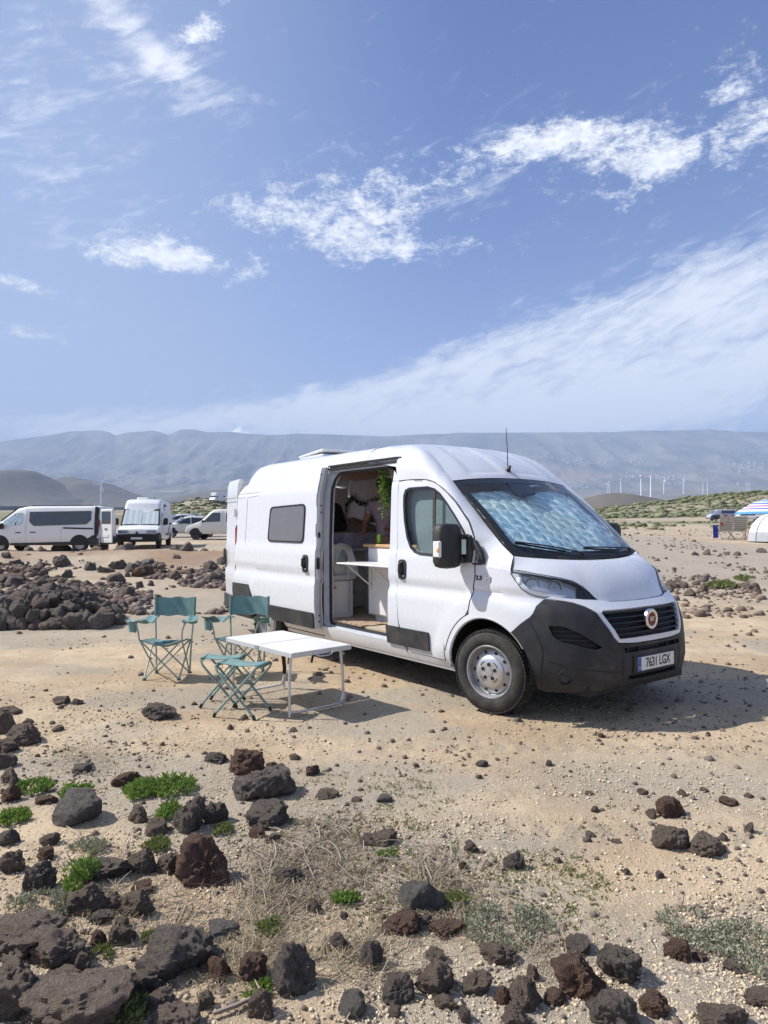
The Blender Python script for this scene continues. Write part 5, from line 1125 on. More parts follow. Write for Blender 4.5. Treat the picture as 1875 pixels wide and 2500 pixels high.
# ------------------------------------------------------------ stones
from mathutils import noise as mn
import bmesh
def rockmat(name,a,b,pore,dust=.3):
    def fn(gg,p):
        v=opos(gg); gp=gg.n('ShaderNodeNewGeometry'); oi=gg.n('ShaderNodeObjectInfo'); vv=gg.v('ADD',v,gg.v('SCALE',gg.xyz(oi.outputs['Random'],oi.outputs['Random'],oi.outputs['Random']),None,30.0))
        n=gg.noise(vv,4,7,.7); f=gg.noise(vv,28,5,.75); c=gg.mix(gg.ramp(n,.32,.68),tuple(a)+(1,),tuple(b)+(1,))
        c=gg.mix(gg.ramp(f,.58,.8,0,.55),c,(.20,.165,.135,1)); c=gg.mix(gg.ramp(gg.noise(vv,2.2,3),.62,.72,0,.45),c,(.16,.085,.05,1))
        nz_=gg.sep(gp.outputs['Normal'])[2]; d=gg.m('MULTIPLY',gg.m('MULTIPLY',gg.ramp(nz_,.35,.95),gg.ramp(gg.noise(vv,7,5,.7),.40,.66)),dust); c=gg.mix(d,c,(.34,.26,.18,1))
        gg.set(p.inputs['Base Color'],c)
        po=gg.vor(gg.v('ADD',vv,gg.v('SCALE',gg.noise(vv,9,3,out=1),None,.12)),pore*1.3,'SMOOTH_F1'); po2=gg.vor(vv,pore*2.8)
        h=gg.m('ADD',gg.m('ADD',gg.m('MULTIPLY',gg.ramp(po,.1,.45),.45),gg.m('MULTIPLY',po2,.25)),gg.m('ADD',gg.m('MULTIPLY',f,.9),n)); bump(gg,p,h,.05,1)
    return mat(name,a,.88,0,fn,Specular_IOR_Level=.25)
rockmat('basalt',(.15,.128,.114),(.31,.262,.228),16,.75); rockmat('red_scoria',(.175,.100,.074),(.30,.185,.14),13,.65); rockmat('brown_lava',(.21,.16,.13),(.38,.30,.24),14,.8); rockmat('grey_basalt',(.18,.17,.16),(.33,.305,.275),22,.6); rockmat('ochre_rock',(.20,.115,.07),(.27,.175,.115),14,.5); rockmat('pink_lava',(.25,.19,.155),(.40,.32,.265),18,.75)
def rock_mesh(seed,mt,sub_=4,rough=.10,facets=9,lump=.18):
    bm=bmesh.new(); bmesh.ops.create_icosphere(bm,subdivisions=sub_,radius=1); r_=np.random.default_rng(seed)
    V=np.array([v.co[:] for v in bm.verts]); N=r_.normal(size=(facets,3)); N/=np.linalg.norm(N,axis=1)[:,None]; d=r_.uniform(.62,.95,facets)
    with np.errstate(divide='ignore'):
        q=V@N.T; q=np.where(q>.05,d[None]/np.maximum(q,.05),9)
    rr=np.minimum(q.min(1),1.15); off=Vector(r_.uniform(-50,50,3))
    out=[]
    for v,r in zip(bm.verts,rr):
        p=v.co*1.0; n1=mn.noise(p*1.3+off); n2=mn.fractal(p*3.2+off,.8,2.1,4); n3=mn.cell(p*9+off) if rough>.12 else 0; n4=mn.noise(p*8+off)
        v.co=p*max(.3,(float(r)*(1+lump*n1)+rough*n2+.35*rough*n4*.6+rough*.12*(n3-.5)))
    for f in bm.faces: f.smooth=True
    me=bpy.data.meshes.new('rock'); bm.to_mesh(me); bm.free(); me.materials.append(MATS[mt]); me.set_sharp_from_angle(angle=R(50)); return me
KM={'d':('basalt',.17,9),'r':('red_scoria',.18,5),'b':('brown_lava',.16,8),'g':('grey_basalt',.08,7),'o':('ochre_rock',.18,7),'p':('pink_lava',.17,7)}
PROT={}
for k,(mt_,ro,fa) in KM.items(): PROT[k]=[rock_mesh(100+i*7+ord(k),mt_,3,ro,fa) for i in range(6)]
NROCK=[0]
def put_rock(x,y,w,dp,h,k,label,group=None,z=None,mesh=None,sink=.22,name='rock'):
    NROCK[0]+=1; r_=random.Random(NROCK[0]*13+5); me=mesh or r_.choice(PROT[k]); o=bpy.data.objects.new(name,me); COL.objects.link(o)
    z=float(TZ(x,y)) if z is None else z
    o.scale=(w/2/.92,dp/2/.92,h/2/.80*1.10); o.rotation_euler=(r_.uniform(-.15,.15),r_.uniform(-.15,.15),r_.uniform(-.4,.4) if mesh else r_.uniform(0,6.28))
    if not mesh: o.scale=(w/2/.92,w/2/.92*r_.uniform(.8,1.05),o.scale[2])
    o.location=(x,y,z+h*(.5-sink)); return tag(o,label,'rock',group)
def boxrock(x0,y0,x1,y1,k,label=None,grp=None,ox=0,oy=1700,s=1.8433,seed=0):
    px0,px1=ox+x0/s,ox+x1/s; py0,py1=oy+y0/s,oy+y1/s; g_=ground((px0+px1)/2,py1-(py1-py0)*.10)
    D=math.hypot(g_.y,g_.x*.0); w=(px1-px0)*D/FPX; ph=(py1-py0)*D/FPX; el_=math.atan2(CAMH,D); dp=w*.78; h=max(.40*w,(ph-dp*math.sin(el_)*.55)/math.cos(el_)); h=min(h,1.05*w)
    big=(x1-x0)/s>62
    mesh=rock_mesh(NROCK[0]*31+17,KM[k][0],4 if not big else 5,KM[k][1],KM[k][2]) if (x1-x0)/s>34 else None
    dd=g_.y+dp*.42; xx=g_.x*dd/g_.y
    return put_rock(xx,dd,w*.82,dp*.86,h*.9,sink=.28,k=k,label=label or {'d':'small dark lava stone','r':'small reddish lava stone','b':'small brown lava stone','g':'small grey lava stone','p':'small brown lava stone'}[k]+' '+(grp or 'lying on the near sand'),group=(grp and 'loose stones '+grp) or 'small loose stones on the near sand',mesh=mesh)
A=[(632,30,800,118,'d','smooth dark lava stone alone on the sand left of the stools'),(35,120,208,230,'b','brown lava rock farthest right of the stack at the left edge'),(-50,62,58,185,'b','dark brown rock on top of the stack at the left edge'),(-40,180,82,265,'b','broad brown rock low in the stack at the left edge'),(-40,245,70,335,'b','rounded brown rock just under the stack at the left edge'),(-4,318,92,408,'b','round brown rock at the left edge above the green clumps'),(12,400,92,487,'r','small reddish rock at the left edge beside the green clump'),
(915,260,1038,312,'d','flat black stone just left of the red scoria lump'),(1020,235,1192,368,'r','round red scoria lump behind the long dark slab'),(1190,290,1250,325,'r',None),(1056,305,1330,482,'d','long tilted dark slab of lava in the middle of the near ground'),(1100,480,1312,607,'d','dark pitted rock just below the long tilted slab'),(1118,592,1190,645,'r','small rusty stone under the dark pitted rock'),(1415,418,1520,468,'b',None),(510,345,635,420,'r','reddish stone left of the biggest bright green clump'),
(216,418,490,602,'g','large smooth grey boulder with a sloping top near the left'),(165,435,255,495,'r','red stone tucked behind the large smooth grey boulder'),(775,458,930,632,'d','tall dark lumpy rock below the biggest green clump'),(905,465,1025,590,'d','rounded dark lump joined to the right of the tall lumpy rock'),(562,490,670,582,'b','pointed brown rock left of the tall lumpy rock'),(640,540,752,637,'b','rough brown rock touching the tall lumpy rock on its left'),(-10,600,92,682,'d','pointed black rock at the left edge'),(-10,686,115,812,'b','brown rock below the pointed black rock at the left edge'),(185,615,275,680,'b',None),(160,680,250,745,'r',None),
(75,750,262,912,'d','crumbly black rock left of the middle over the grey shrub'),(312,725,578,862,'d','wide black rock behind the thin green sprig'),(690,715,824,817,'b','square brown rock between two larger rocks'),(555,690,690,817,'b','flat brown slab beside the square brown rock'),(788,652,1048,887,'r','large red-brown boulder standing in the dry grass'),(298,865,472,1007,'b','pointed brown rock right of the grey shrub'),(408,963,506,1042,'d',None),(540,888,692,1012,'b','triangular brown rock in the dry grass'),(590,830,702,902,'r',None),(470,890,560,980,'b',None),(1375,915,1445,985,'b',None),(1520,970,1580,1010,'d',None),(1485,1075,1572,1157,'d','black stone alone in the thin dry grass right of centre'),(1625,1110,1712,1227,'d','tall black stone in the centre of the lower picture'),
(596,1078,962,1303,'d','huge cracked black boulder near the bottom left'),(556,1240,770,1372,'d','layered black rock in front of the huge cracked boulder'),(480,1030,612,1137,'b','brown rock just behind the huge cracked boulder'),(400,1060,477,1142,'r',None),(505,1000,582,1062,'b',None),(633,1338,782,1442,'b','brown rock in front of the layered black rock'),(1212,1162,1422,1373,'d','large black cracked boulder right of the huge one'),(1053,1178,1207,1312,'r','red crumbly rock between the two large black boulders'),(930,1180,1042,1292,'r',None),(1108,1343,1247,1475,'b','brown rock at the bottom under the small green sprout'),(1518,1343,1652,1452,'g','grey angular rock at the bottom in the middle'),(880,1330,962,1422,'b',None),(1180,625,1272,672,'b',None),(1370,305,1442,367,'r',None),(1300,255,1360,292,'b',None),(1580,455,1632,477,'b',None),(1612,620,1705,682,'d',None),(330,1170,412,1252,'b',None),(258,1368,347,1447,'r',None),(368,1378,432,1472,'d',None),(428,1378,522,1462,'r',None),(918,1018,1082,1112,'g','grey layered stone behind the huge cracked boulder'),(230,130,290,157,'b',None),(95,100,152,127,'b',None),(318,5,380,40,'d',None),(233,10,322,42,'b',None),(-10,62,92,88,'b',None),(1018,126,1052,154,'b',None),(858,22,890,44,'b',None),(1303,138,1340,162,'b',None),(322,298,412,352,'g','thin grey slab lying flat on the sand at the left'),(1213,773,1357,852,'d','flat dark stone in the dry grass right of the red-brown boulder'),
(-90,1020,290,1230,'p','broad pinkish lava slab at the left edge'),(140,1085,410,1275,'p','cracked pinkish slab right of the broad one at the left edge'),(-90,1225,215,1480,'p','low pinkish lava slab in the bottom left corner'),(170,1265,395,1400,'p','small pinkish slab above the bottom left corner'),(90,1395,640,1560,'p','long flat lava slab along the bottom edge at the left'),(640,1395,900,1560,'p','flat lava slab along the bottom edge beside the long one')]
for a in A: boxrock(*a[:5],label=a[5])
Bk=[(1193,426,1322,522,'r','red-brown rock above the long brown rock on the right'),(1146,468,1202,514,'b',None),(1453,416,1534,462,'r','small red rock at the right, highest of its cluster'),(1173,538,1330,655,'b','left lump of the long brown rock on the right'),(1300,575,1482,682,'b','right lump of the long brown rock on the right'),(1448,568,1494,605,'b',None),(1558,398,1597,427,'b',None),(1558,523,1607,572,'b',None),(1193,726,1232,762,'d',None),(898,563,947,590,'b',None),(1008,588,1057,620,'b',None),(388,603,457,659,'b',None),(563,643,652,737,'d','small dark rock with a broken top on the sand'),(768,663,804,697,'b',None),(368,688,407,724,'r',None),(1048,713,1087,742,'b',None),(-5,563,124,634,'b','flat brown stone with a green sprout under it'),(28,408,100,447,'g',None),
(126,752,307,917,'g','tall smooth grey boulder beside the grey-green shrub'),(58,903,217,1012,'r','dark red pitted rock under the tall grey boulder'),(203,913,272,962,'d',None),(248,933,397,1017,'r','flat crumbly red rock below the tall grey boulder'),(238,1043,332,1117,'b',None),(-30,1028,70,1147,'d',None),(463,1028,622,1137,'b','brown-grey rock just under the middle grey-green shrub'),(788,1008,932,1082,'d','low black rock right of the middle grey-green shrub'),(956,1036,1152,1222,'d','large black boulder right of the big red rock'),(763,1103,992,1297,'r','big red pitted rock near the bottom right'),(53,1170,190,1290,'d','angular black rock at the bottom, left of the brown pair'),(186,1128,357,1264,'b','round brown rock, left one of the brown pair'),(383,1143,514,1257,'b','round brown rock, right one of the brown pair'),(580,1153,724,1327,'b','tall pointed purplish rock left of the big red rock'),(648,1123,708,1192,'b',None),(518,1218,592,1282,'r',None),(718,1226,817,1292,'r','small rusty rock touching the big red rock'),(268,1263,374,1312,'b',None),(73,1283,137,1337,'b',None),(368,1298,432,1363,'d',None),(546,1293,672,1400,'b','brown rock cut by the bottom edge below the purplish rock'),(888,1248,1112,1420,'d','rough black boulder cut by the bottom edge'),(1128,1248,1252,1352,'r','red crumbly rock right of the rough black boulder'),(1230,1023,1352,1122,'r','red knobbly rock left of the right-hand shrub'),(1343,1073,1407,1107,'r',None),(1478,1108,1577,1162,'b',None),(1558,1233,1690,1307,'b','flat brown rock at the right edge near the bottom'),(1373,1298,1582,1430,'b','brown rock cut by the bottom edge at the right'),(1373,1271,1422,1302,'b',None),(918,453,962,489,'b',None),(1283,388,1327,417,'b',None),(1113,383,1162,410,'b',None),(898,393,937,412,'b',None),(733,263,767,292,'d',None),(443,266,502,297,'d',None),(523,253,547,270,'b',None),(443,320,472,347,'b',None),(953,148,982,174,'r',None),(1398,148,1422,167,'r',None),(1373,376,1414,398,'b',None)]
for a in Bk: boxrock(*a[:5],label=a[5],ox=900,s=1.7015)
rs=random.Random(21)
# heap of stones on the left
placed=[]; cx,cyy=-5.85,11.75
for i in range(900):
    a=rs.uniform(0,6.28); d=rs.random()**.5; x=cx+1.42*d*math.cos(a); y=cyy+.85*d*math.sin(a)
    r=rs.uniform(.085,.165)*(1 if d<.85 else .8); hh=.38*(1-d*d)**.55*(1-.25*sst(-5.2,-4.2,x))*(.85+.3*math.sin(x*3.1))
    if all(math.dist((x,y),(q[0],q[1]))>(r+q[2])*.60 for q in placed): placed.append((x,y,r,float(hh)))
    if len(placed)>=100: break
for i,(x,y,r,hh) in enumerate(placed):
    put_rock(x,y,r*2,r*2,r*1.65,rs.choice('dddbbgd'),'dark lava stone in the rough heap at the left edge','stones of the heap at the left',z=float(TZ(x,y))+hh-.02)
for i in range(16):
    t=i/15; x=-7.0+2.5*t+rs.uniform(-.05,.05); y=10.92+.16*math.sin(t*5)+.25*abs(t-.5)*2; r=rs.uniform(.11,.18); put_rock(x,y,r*2,r*2,r*1.6,rs.choice('ddgb'),'dark lava stone along the foot of the heap at the left edge','stones of the heap at the left')
for x,y,r in((-4.48,11.2,.15),(-4.33,11.4,.11)): put_rock(x,y,r*2,r*2,r*1.6,'d','dark lava stone at the right end of the heap','stones of the heap at the left')
# ridge and stony field behind
def scatter_px(n,x0,x1,y0,y1,rmin,rmax,kinds,label,group,pw=1.5,sink=.3,clump=None):
    k=0; t=0
    while k<n and t<n*40:
        t+=1; px=rs.uniform(x0,x1); py=rs.uniform(y0,y1)
        if clump and float(fbm(np.array(px*clump),np.array(py*clump*2.2),3))<.50: continue
        g_=ground(px,py); r=rmin+(rmax-rmin)*rs.random()**pw
        put_rock(g_.x,g_.y,r*2,r*2,r*1.5,rs.choice(kinds),label,group,sink=sink); k+=1
for (px,py,w,k) in [(150,1340,52,'d'),(185,1342,30,'d'),(70,1350,40,'d'),(45,1352,30,'o'),(100,1348,36,'b'),(215,1345,24,'b'),(300,1345,46,'d'),(312,1362,34,'d'),(345,1365,50,'o'),(360,1378,44,'g'),(290,1382,50,'d'),(325,1390,44,'d'),(270,1372,34,'b'),(385,1382,40,'d'),(355,1396,46,'d'),(230,1358,44,'b'),(250,1340,46,'o'),(150,1362,54,'d'),(165,1370,34,'d'),(75,1368,40,'b'),(430,1350,44,'b'),(455,1362,40,'b'),(470,1352,36,'b'),(500,1348,30,'d'),(520,1382,34,'d'),(545,1372,40,'d'),(400,1398,30,'d'),(220,1385,34,'d'),(90,1392,36,'b'),(105,1402,34,'d'),(60,1398,26,'d'),(15,1378,28,'d'),(265,1392,28,'b'),(430,1372,24,'b'),(20,1352,26,'b')]:
    g_=ground(px,py+5); w_=w*g_.y/FPX; w_*=.80; put_rock(g_.x,g_.y,w_,w_,w_*.75,k,'lava boulder on the low dirt ridge in front of the parked vans','boulders on the low ridge',sink=.36)
scatter_px(38,0,560,1382,1472,.07,.20,'dddbb','lava stone in the stony field behind the heap','stones of the field behind the heap',1.8,clump=.012)
scatter_px(9,1630,1870,1425,1465,.05,.14,'bbrb','brown stone among low plants right of the van','stones right of the van')
for (px,py,w) in [(1695,1352,24),(1725,1350,30),(1775,1350,20),(1800,1352,24),(1860,1345,30),(1630,1432,34),(1655,1418,26),(1820,1432,44),(1848,1445,34),(1715,1415,34)]:
    g_=ground(px,py+4); w_=w*g_.y/FPX; w_*=.66; put_rock(g_.x,g_.y,w_,w_,w_*.8,'b','brown stone on the sand beyond the bonnet of the white van','stones beyond the bonnet',sink=.38)
def PX(o):
    p=Vector(o.location)-Vector((0,0,CAMH)); d=-p.dot(b0); return 937.5+FPX*p.dot(xa)/d,1250-FPX*p.dot(ya)/d
ORD=['leftmost']+[w+' from the left' for w in 'second third fourth fifth sixth seventh eighth ninth tenth eleventh twelfth thirteenth fourteenth fifteenth sixteenth seventeenth eighteenth nineteenth twentieth'.split()]+['%dth from the left'%i for i in range(24,60)]
def relabel(group,nb,bands,what):
    L=sorted([o for o in COL.objects if o.get('group')==group],key=lambda o:PX(o)[1])
    for k in range(nb):
        seg=sorted(L[len(L)*k//nb:len(L)*(k+1)//nb],key=lambda o:PX(o)[0])
        for i,o in enumerate(seg): c={'basalt':'dark','red_scoria':'reddish','brown_lava':'brown','grey_basalt':'grey','ochre_rock':'ochre','pink_lava':'pale'}[o.data.materials[0].name]; o['label']=c+' '+what+', '+ORD[i]+' '+bands[k]
relabel('small loose stones on the near sand',6,['just below the table','level with the bright green clumps','level with the long brown rock','level with the tall grey boulder','level with the huge cracked boulder','along the bottom edge'],'small stone')
relabel('stones of the heap at the left',5,['in the heap, top row','in the heap, second row','in the heap, middle row','in the heap, fourth row','in the heap, bottom row'],'stone')
relabel('boulders on the low ridge',3,['on the ridge, back row','on the ridge, middle row','on the ridge, front row'],'boulder')
relabel('stones of the field behind the heap',4,['in the stony field, back row','in the stony field, second row','in the stony field, third row','in the stony field, front row'],'stone')
relabel('stones right of the van',2,['among the low plants, back row','among the low plants, front row'],'stone')
relabel('stones beyond the bonnet',2,['beyond the bonnet, back row','beyond the bonnet, front row'],'stone')
# uncountable small stones and gravel, each a few flat faces, one mesh per material
OCT=np.array([(1,0,0),(-1,0,0),(0,1,0),(0,-1,0),(0,0,1),(0,0,-1)],float); OF_=np.array([(0,2,4),(2,1,4),(1,3,4),(3,0,4),(2,0,5),(1,2,5),(3,1,5),(0,3,5)])
t_=(1+5**.5)/2; ICO=np.array([(-1,t_,0),(1,t_,0),(-1,-t_,0),(1,-t_,0),(0,-1,t_),(0,1,t_),(0,-1,-t_),(0,1,-t_),(t_,0,-1),(t_,0,1),(-t_,0,-1),(-t_,0,1)])/math.hypot(1,t_); IF_=np.array([(0,11,5),(0,5,1),(0,1,7),(0,7,10),(0,10,11),(1,5,9),(5,11,4),(11,10,2),(10,7,6),(7,1,8),(3,9,4),(3,4,2),(3,2,6),(3,6,8),(3,8,9),(4,9,5),(2,4,11),(6,2,10),(8,6,7),(9,8,1)])
def pxpts(n,x0,x1,y0,y1,pw=1.0):
    px=RNG.uniform(x0,x1,n); py=y0+(y1-y0)*RNG.uniform(0,1,n)**pw; x_=px-937.5; y_=1250-py
    dx_=xa.x*x_+ya.x*y_-b0.x*FPX; dy_=xa.y*x_+ya.y*y_-b0.y*FPX; dz_=xa.z*x_+ya.z*y_-b0.z*FPX
    z=np.zeros(n)
    for i in range(25):
        t=(z-CAMH)/np.minimum(dz_,-1e-3); X=dx_*t; Y=dy_*t; z=z+.6*(TZ(X,Y)-z)
    return X,Y,z
def pebbles(name,pts,size,mt,base=(ICO,IF_),flat=.6,label=None,up=.25):
    X,Y,Z=pts; n=len(X); B,F=base; S=size
    V=B[None]*(1+RNG.uniform(-.28,.28,(n,len(B),1))); a=RNG.uniform(0,6.28,n); c,s=np.cos(a)[:,None],np.sin(a)[:,None]; st=RNG.uniform(.65,1.2,n)[:,None]
    x=V[:,:,0]*st; y=V[:,:,1]; V=np.stack([(x*c-y*s)*S[:,None]+X[:,None],(x*s+y*c)*S[:,None]+Y[:,None],V[:,:,2]*S[:,None]*flat+Z[:,None]+S[:,None]*up],-1)
    FF=(F[None]+np.arange(n)[:,None,None]*len(B)).reshape(-1,3); o=raw(name,V.reshape(-1,3),FF,MATS[mt],False); kind(o,'stuff'); return o
def pebmat(name,cols):
    def fn(gg,p):
        gi=gg.n('ShaderNodeNewGeometry'); gg.set(p.inputs['Base Color'],gg.cramp(gi.outputs['Random Per Island'],cols))
    mat(name,(.4,.3,.2),.9,0,fn,Specular_IOR_Level=.2)
pebmat('pale_pebble',[(0,(.74,.62,.44)),(.3,(.62,.50,.33)),(.6,(.50,.40,.28)),(.85,(.70,.61,.47)),(1,(.30,.24,.18))]); pebmat('dark_pebble',[(0,(.11,.088,.075)),(.4,(.18,.125,.098)),(.7,(.26,.20,.16)),(1,(.13,.12,.11))])
def keep(P,prob):
    k=RNG.random(len(P[0]))<prob; return tuple(q[k] for q in P)
P_=pxpts(74000,-500,2400,1660,2560); pr=.25+.75*sst(.42,.6,fbm(P_[0]*.9+4,P_[1]*.9+2,3)); P_=keep(P_,pr); D_=P_[1]
pebbles('gravel',P_,np.clip(RNG.lognormal(-5.35,.42,len(D_)),.002,.014),'pale_pebble',(OCT,OF_),.7)
P_=pxpts(28000,-500,2400,1560,2560,1.2); pr=.10+.8*sst(.46,.62,fbm(P_[0]*.8+14,P_[1]*.9+7,3)); P_=keep(P_,pr); pebbles('dark_gravel',P_,np.clip(RNG.lognormal(-5.1,.5,len(P_[0])),.002,.02),'dark_pebble',(ICO,IF_),.7)
P_=pxpts(1400,-500,2400,1500,2300,1.5); P_=keep(P_,.25+.7*sst(.42,.6,fbm(P_[0]*.6+24,P_[1]*.7+7,3))); S_=np.clip(RNG.lognormal(-4.05,.42,len(P_[0])),.008,.04)*np.clip(P_[1]/6,.55,1.3); pebbles('loose_pebbles',P_,S_,'dark_pebble',(ICO,IF_),.72)
P_=pxpts(8200,-20,580,1345,1500,1.0); P_=keep(P_,sst(.40,.60,fbm(P_[0]*.55+4,P_[1]*.35+7,3))); pebbles('field_stones',P_,np.clip(RNG.lognormal(-3.05,.5,len(P_[0])),.02,.13),'dark_pebble',(ICO,IF_),.75)
P_=pxpts(2600,1480,1900,1290,1510,1.0); P_=keep(P_,sst(.40,.62,fbm(P_[0]*.45+4,P_[1]*.25+7,3))); pebbles('far_pebbles',P_,np.clip(RNG.lognormal(-3.6,.55,len(P_[0])),.01,.11),'dark_pebble',(ICO,IF_),.75)
# ------------------------------------------------------------ plants
def clump(x0,y0,x1,y1,kind_,label,cat='plant',ox=0,oy=1700,s=1.8433,n=None,up=.7,ll=.03,group=None,name='succulent_clump'):
    c=ground(ox+(x0+x1)/2/s,oy+(y0+(y1-y0)*.68)/s); k=c.y/FPX/s; w=(x1-x0)*k/2; h=(y1-y0)*k*.55*up; dp=max((y1-y0)*k/2*1.5,w*.5); m=M(); st=M()
    rt=thing(name,label,cat,tuple(c),0,group); n=n or int(60+9000*w*dp); n=min(n,900)
    for i in range(n):
        a=rn.uniform(0,6.28); d=rn.random()**.5; x=w*d*math.cos(a)*1.0; y=dp*d*math.sin(a); 
        if float(vnoise(x*(14 if s>1.2 else 1.7)+x0,y*(14 if s>1.2 else 1.7)+y0))<(.28 if s>1.2 else .42): continue
        z=float(TZ(c.x+x,c.y+y))-c.z; H=h*(1-d*d*.7)*rn.uniform(.35,1.1); b=rn.uniform(0,6.28); tl=rn.uniform(.1,.5); tip=(x+math.cos(b)*H*tl,y+math.sin(b)*H*tl,z+H)
        L=ll*rn.uniform(.7,1.3); kk=rn.choice((3,4,5))
        for j in range(kk):
            e=rn.uniform(0,6.28); t=rn.uniform(.35,1); q=(x+(tip[0]-x)*t,y+(tip[1]-y)*t,z+(tip[2]-z)*t); leaf(m,q,(math.cos(e)*.7,math.sin(e)*.7,rn.uniform(.4,1.2)),(math.sin(e),-math.cos(e),.3),L,L*.36)
        if i%3==0: st.tube([(x,y,z-.01),tip],.0014,3,cap=False)
    kind(m.build('leaves',MATS[kind_],rt,smooth=None),'stuff'); 
    if st.v: kind(st.build('stems',MATS['twig'],rt,smooth=None),'stuff')
    return rt
CL=[(690,322,890,470,'bright_leaf','largest bright green succulent clump right of the reddish stone'),(568,345,715,478,'bright_leaf','bright green clump just left of the largest one'),(78,350,232,455,'bright_leaf','bright green clump behind the smooth grey boulder, farther left one'),(245,378,412,470,'bright_leaf','bright green clump right behind the smooth grey boulder'),(-10,490,130,592,'bright_leaf','small bright green clump at the left edge'),(712,462,800,572,'bright_leaf','green tuft left of the tall lumpy rock'),(328,742,408,912,'bright_leaf','thin upright green sprig in front of the wide black rock'),(650,622,758,712,'olive_leaf','olive sprig above the square brown rock'),(1508,880,1602,942,'bright_leaf','small green sprout alone in the thin grass'),
(318,620,482,722,'grey_leaf','small grey-green shrub below the smooth grey boulder'),(36,840,325,1022,'grey_leaf','grey-green shrub beside the pinkish lava slab'),(1158,1000,1262,1082,'olive_leaf','olive plant in the dry grass right of centre'),(408,1128,502,1192,'olive_leaf','small olive plant on the pinkish slab'),(498,1350,662,1476,'olive_leaf','olive plant at the bottom edge between brown rocks'),(428,1308,522,1402,'olive_leaf','olive plant in front of the layered black rock'),(1118,1300,1202,1362,'bright_leaf','green sprout over the brown rock at the bottom'),(150,1380,352,1476,'olive_leaf','olive plant in the bottom left corner'),(960,560,1050,640,'olive_leaf','small plant right under the rounded dark lump'),(640,1060,720,1110,'olive_leaf','tiny plant behind the huge cracked boulder')]
for a in CL: clump(*a[:5],a[5],ll=.034 if a[4]=='bright_leaf' else .024,up=1.5 if '742' in str(a[1]) else .8)
clump(378,812,772,1035,'grey_leaf','middle grey-green shrub right of the tall grey boulder',ox=900,s=1.7015,ll=.018,n=620,up=.5); clump(1208,832,1500,1050,'grey_leaf','left half of the straggling grey-green shrub at the right',ox=900,s=1.7015,ll=.018,n=420,up=.5); clump(1440,880,1760,1145,'grey_leaf','right half of the straggling grey-green shrub at the right edge',ox=900,s=1.7015,ll=.018,n=480,up=.5); clump(40,632,130,680,'bright_leaf','tiny green sprout under the flat brown stone',ox=900,s=1.7015,ll=.02); clump(300,800,420,880,'olive_leaf','dry olive plant left of the middle grey-green shrub',ox=900,s=1.7015,ll=.02)
# dry grass and twigs
def strands(name,n,regions,mt,lmin,lmax,lay,wd=.0011,seed=1):
    r_=random.Random(seed); V=[];F=[]
    for (x0,x1,y0,y1,wgt,dirn) in regions:
        for i in range(int(n*wgt)):
            px=r_.gauss((x0+x1)/2,(x1-x0)/4); py=r_.gauss((y0+y1)/2,(y1-y0)/4)
            if py>2540 or py<1560: continue
            g_=ground(px,py); L=r_.uniform(lmin,lmax); b=dirn+r_.gauss(0,.9); dx_,dy_=math.cos(b),math.sin(b); w=wd*r_.uniform(.7,1.5)*(.6+.2*g_.y); c=r_.uniform(-.8,.8); p=Vector(g_); zz=r_.uniform(.1,1.0)*(1-lay); prev=None
            for j in range(5):
                t=j/4; q=Vector((g_.x+dx_*L*t-dy_*c*L*t*t*.5,g_.y+dy_*L*t+dx_*c*L*t*t*.5,0)); q.z=float(g_.z)+.004+L*zz*math.sin(math.pi*(.05+.6*t))*.6+.006
                o=len(V); V+= [(q.x-dy_*w,q.y+dx_*w,q.z),(q.x+dy_*w,q.y-dx_*w,q.z+w*.8)]
                if j: F.append((o-2,o-1,o+1,o))
    o=raw(name,V,F,MATS[mt],False); kind(o,'stuff')
strands('dry_grass',2300,[(560,950,2040,2260,.6,.3),(560,720,2080,2420,.6,1.2),(650,950,1960,2150,.55,-.6),(900,1230,2080,2330,.5,.4),(60,320,1800,1900,.25,.2),(380,640,2240,2460,.3,.8),(1230,1420,2260,2420,.12,.5),(100,420,2080,2330,.35,.5),(960,1140,2080,2260,.3,1.0),(700,1000,2250,2420,.3,.6),(1000,1250,1700,2000,.05,0)],'straw',.03,.12,.74,.0006,seed=4)
strands('dry_twigs',120,[(560,760,2050,2300,1,.7),(560,900,2020,2200,.7,2.2),(250,520,2060,2380,.7,.9),(960,1120,2060,2260,.6,1.4),(1500,1875,2220,2360,.4,.2),(0,300,1980,2180,.4,.5),(700,1000,2280,2450,.5,.3)],'twig',.08,.20,.75,.0014,seed=9)
# tiny scattered sprouts
sp=M(); X_,Y_,Z_=pxpts(1500,550,1500,1880,2350)
kk=fbm(X_*1.6+3,Y_*1.6,3)>.53
for x,y,z in zip(X_[kk],Y_[kk],Z_[kk]):
    for j in range(5):
        e=rn.uniform(0,6.28); leaf(sp,(x+rn.gauss(0,.012),y+rn.gauss(0,.012),z),(math.cos(e),math.sin(e),rn.uniform(.5,1.6)),(math.sin(e),-math.cos(e),.3),rn.uniform(.012,.026),.007)
kind(sp.build('ground_cover',MATS['olive_leaf'],smooth=None),'stuff')
sk=[ground(82,2425),ground(105,2470),ground(118,2490)]
o=M().tube([(p.x,p.y,p.z+.03+.02*i) for i,p in enumerate(sk)],[.012,.011,.008],8).build('stick',MATS['twig']); tag(o,'bleached stick lying on the lava in the bottom left corner','stick')
sk=[ground(520,2490),ground(575,2470),ground(640,2440),ground(618,2400)]
o=M().tube([(p.x,p.y,p.z+.02) for p in sk],[.007,.008,.006,.003],8).build('stick',MATS['twig']); tag(o,'thin pale stick at the bottom edge left of the middle','stick')
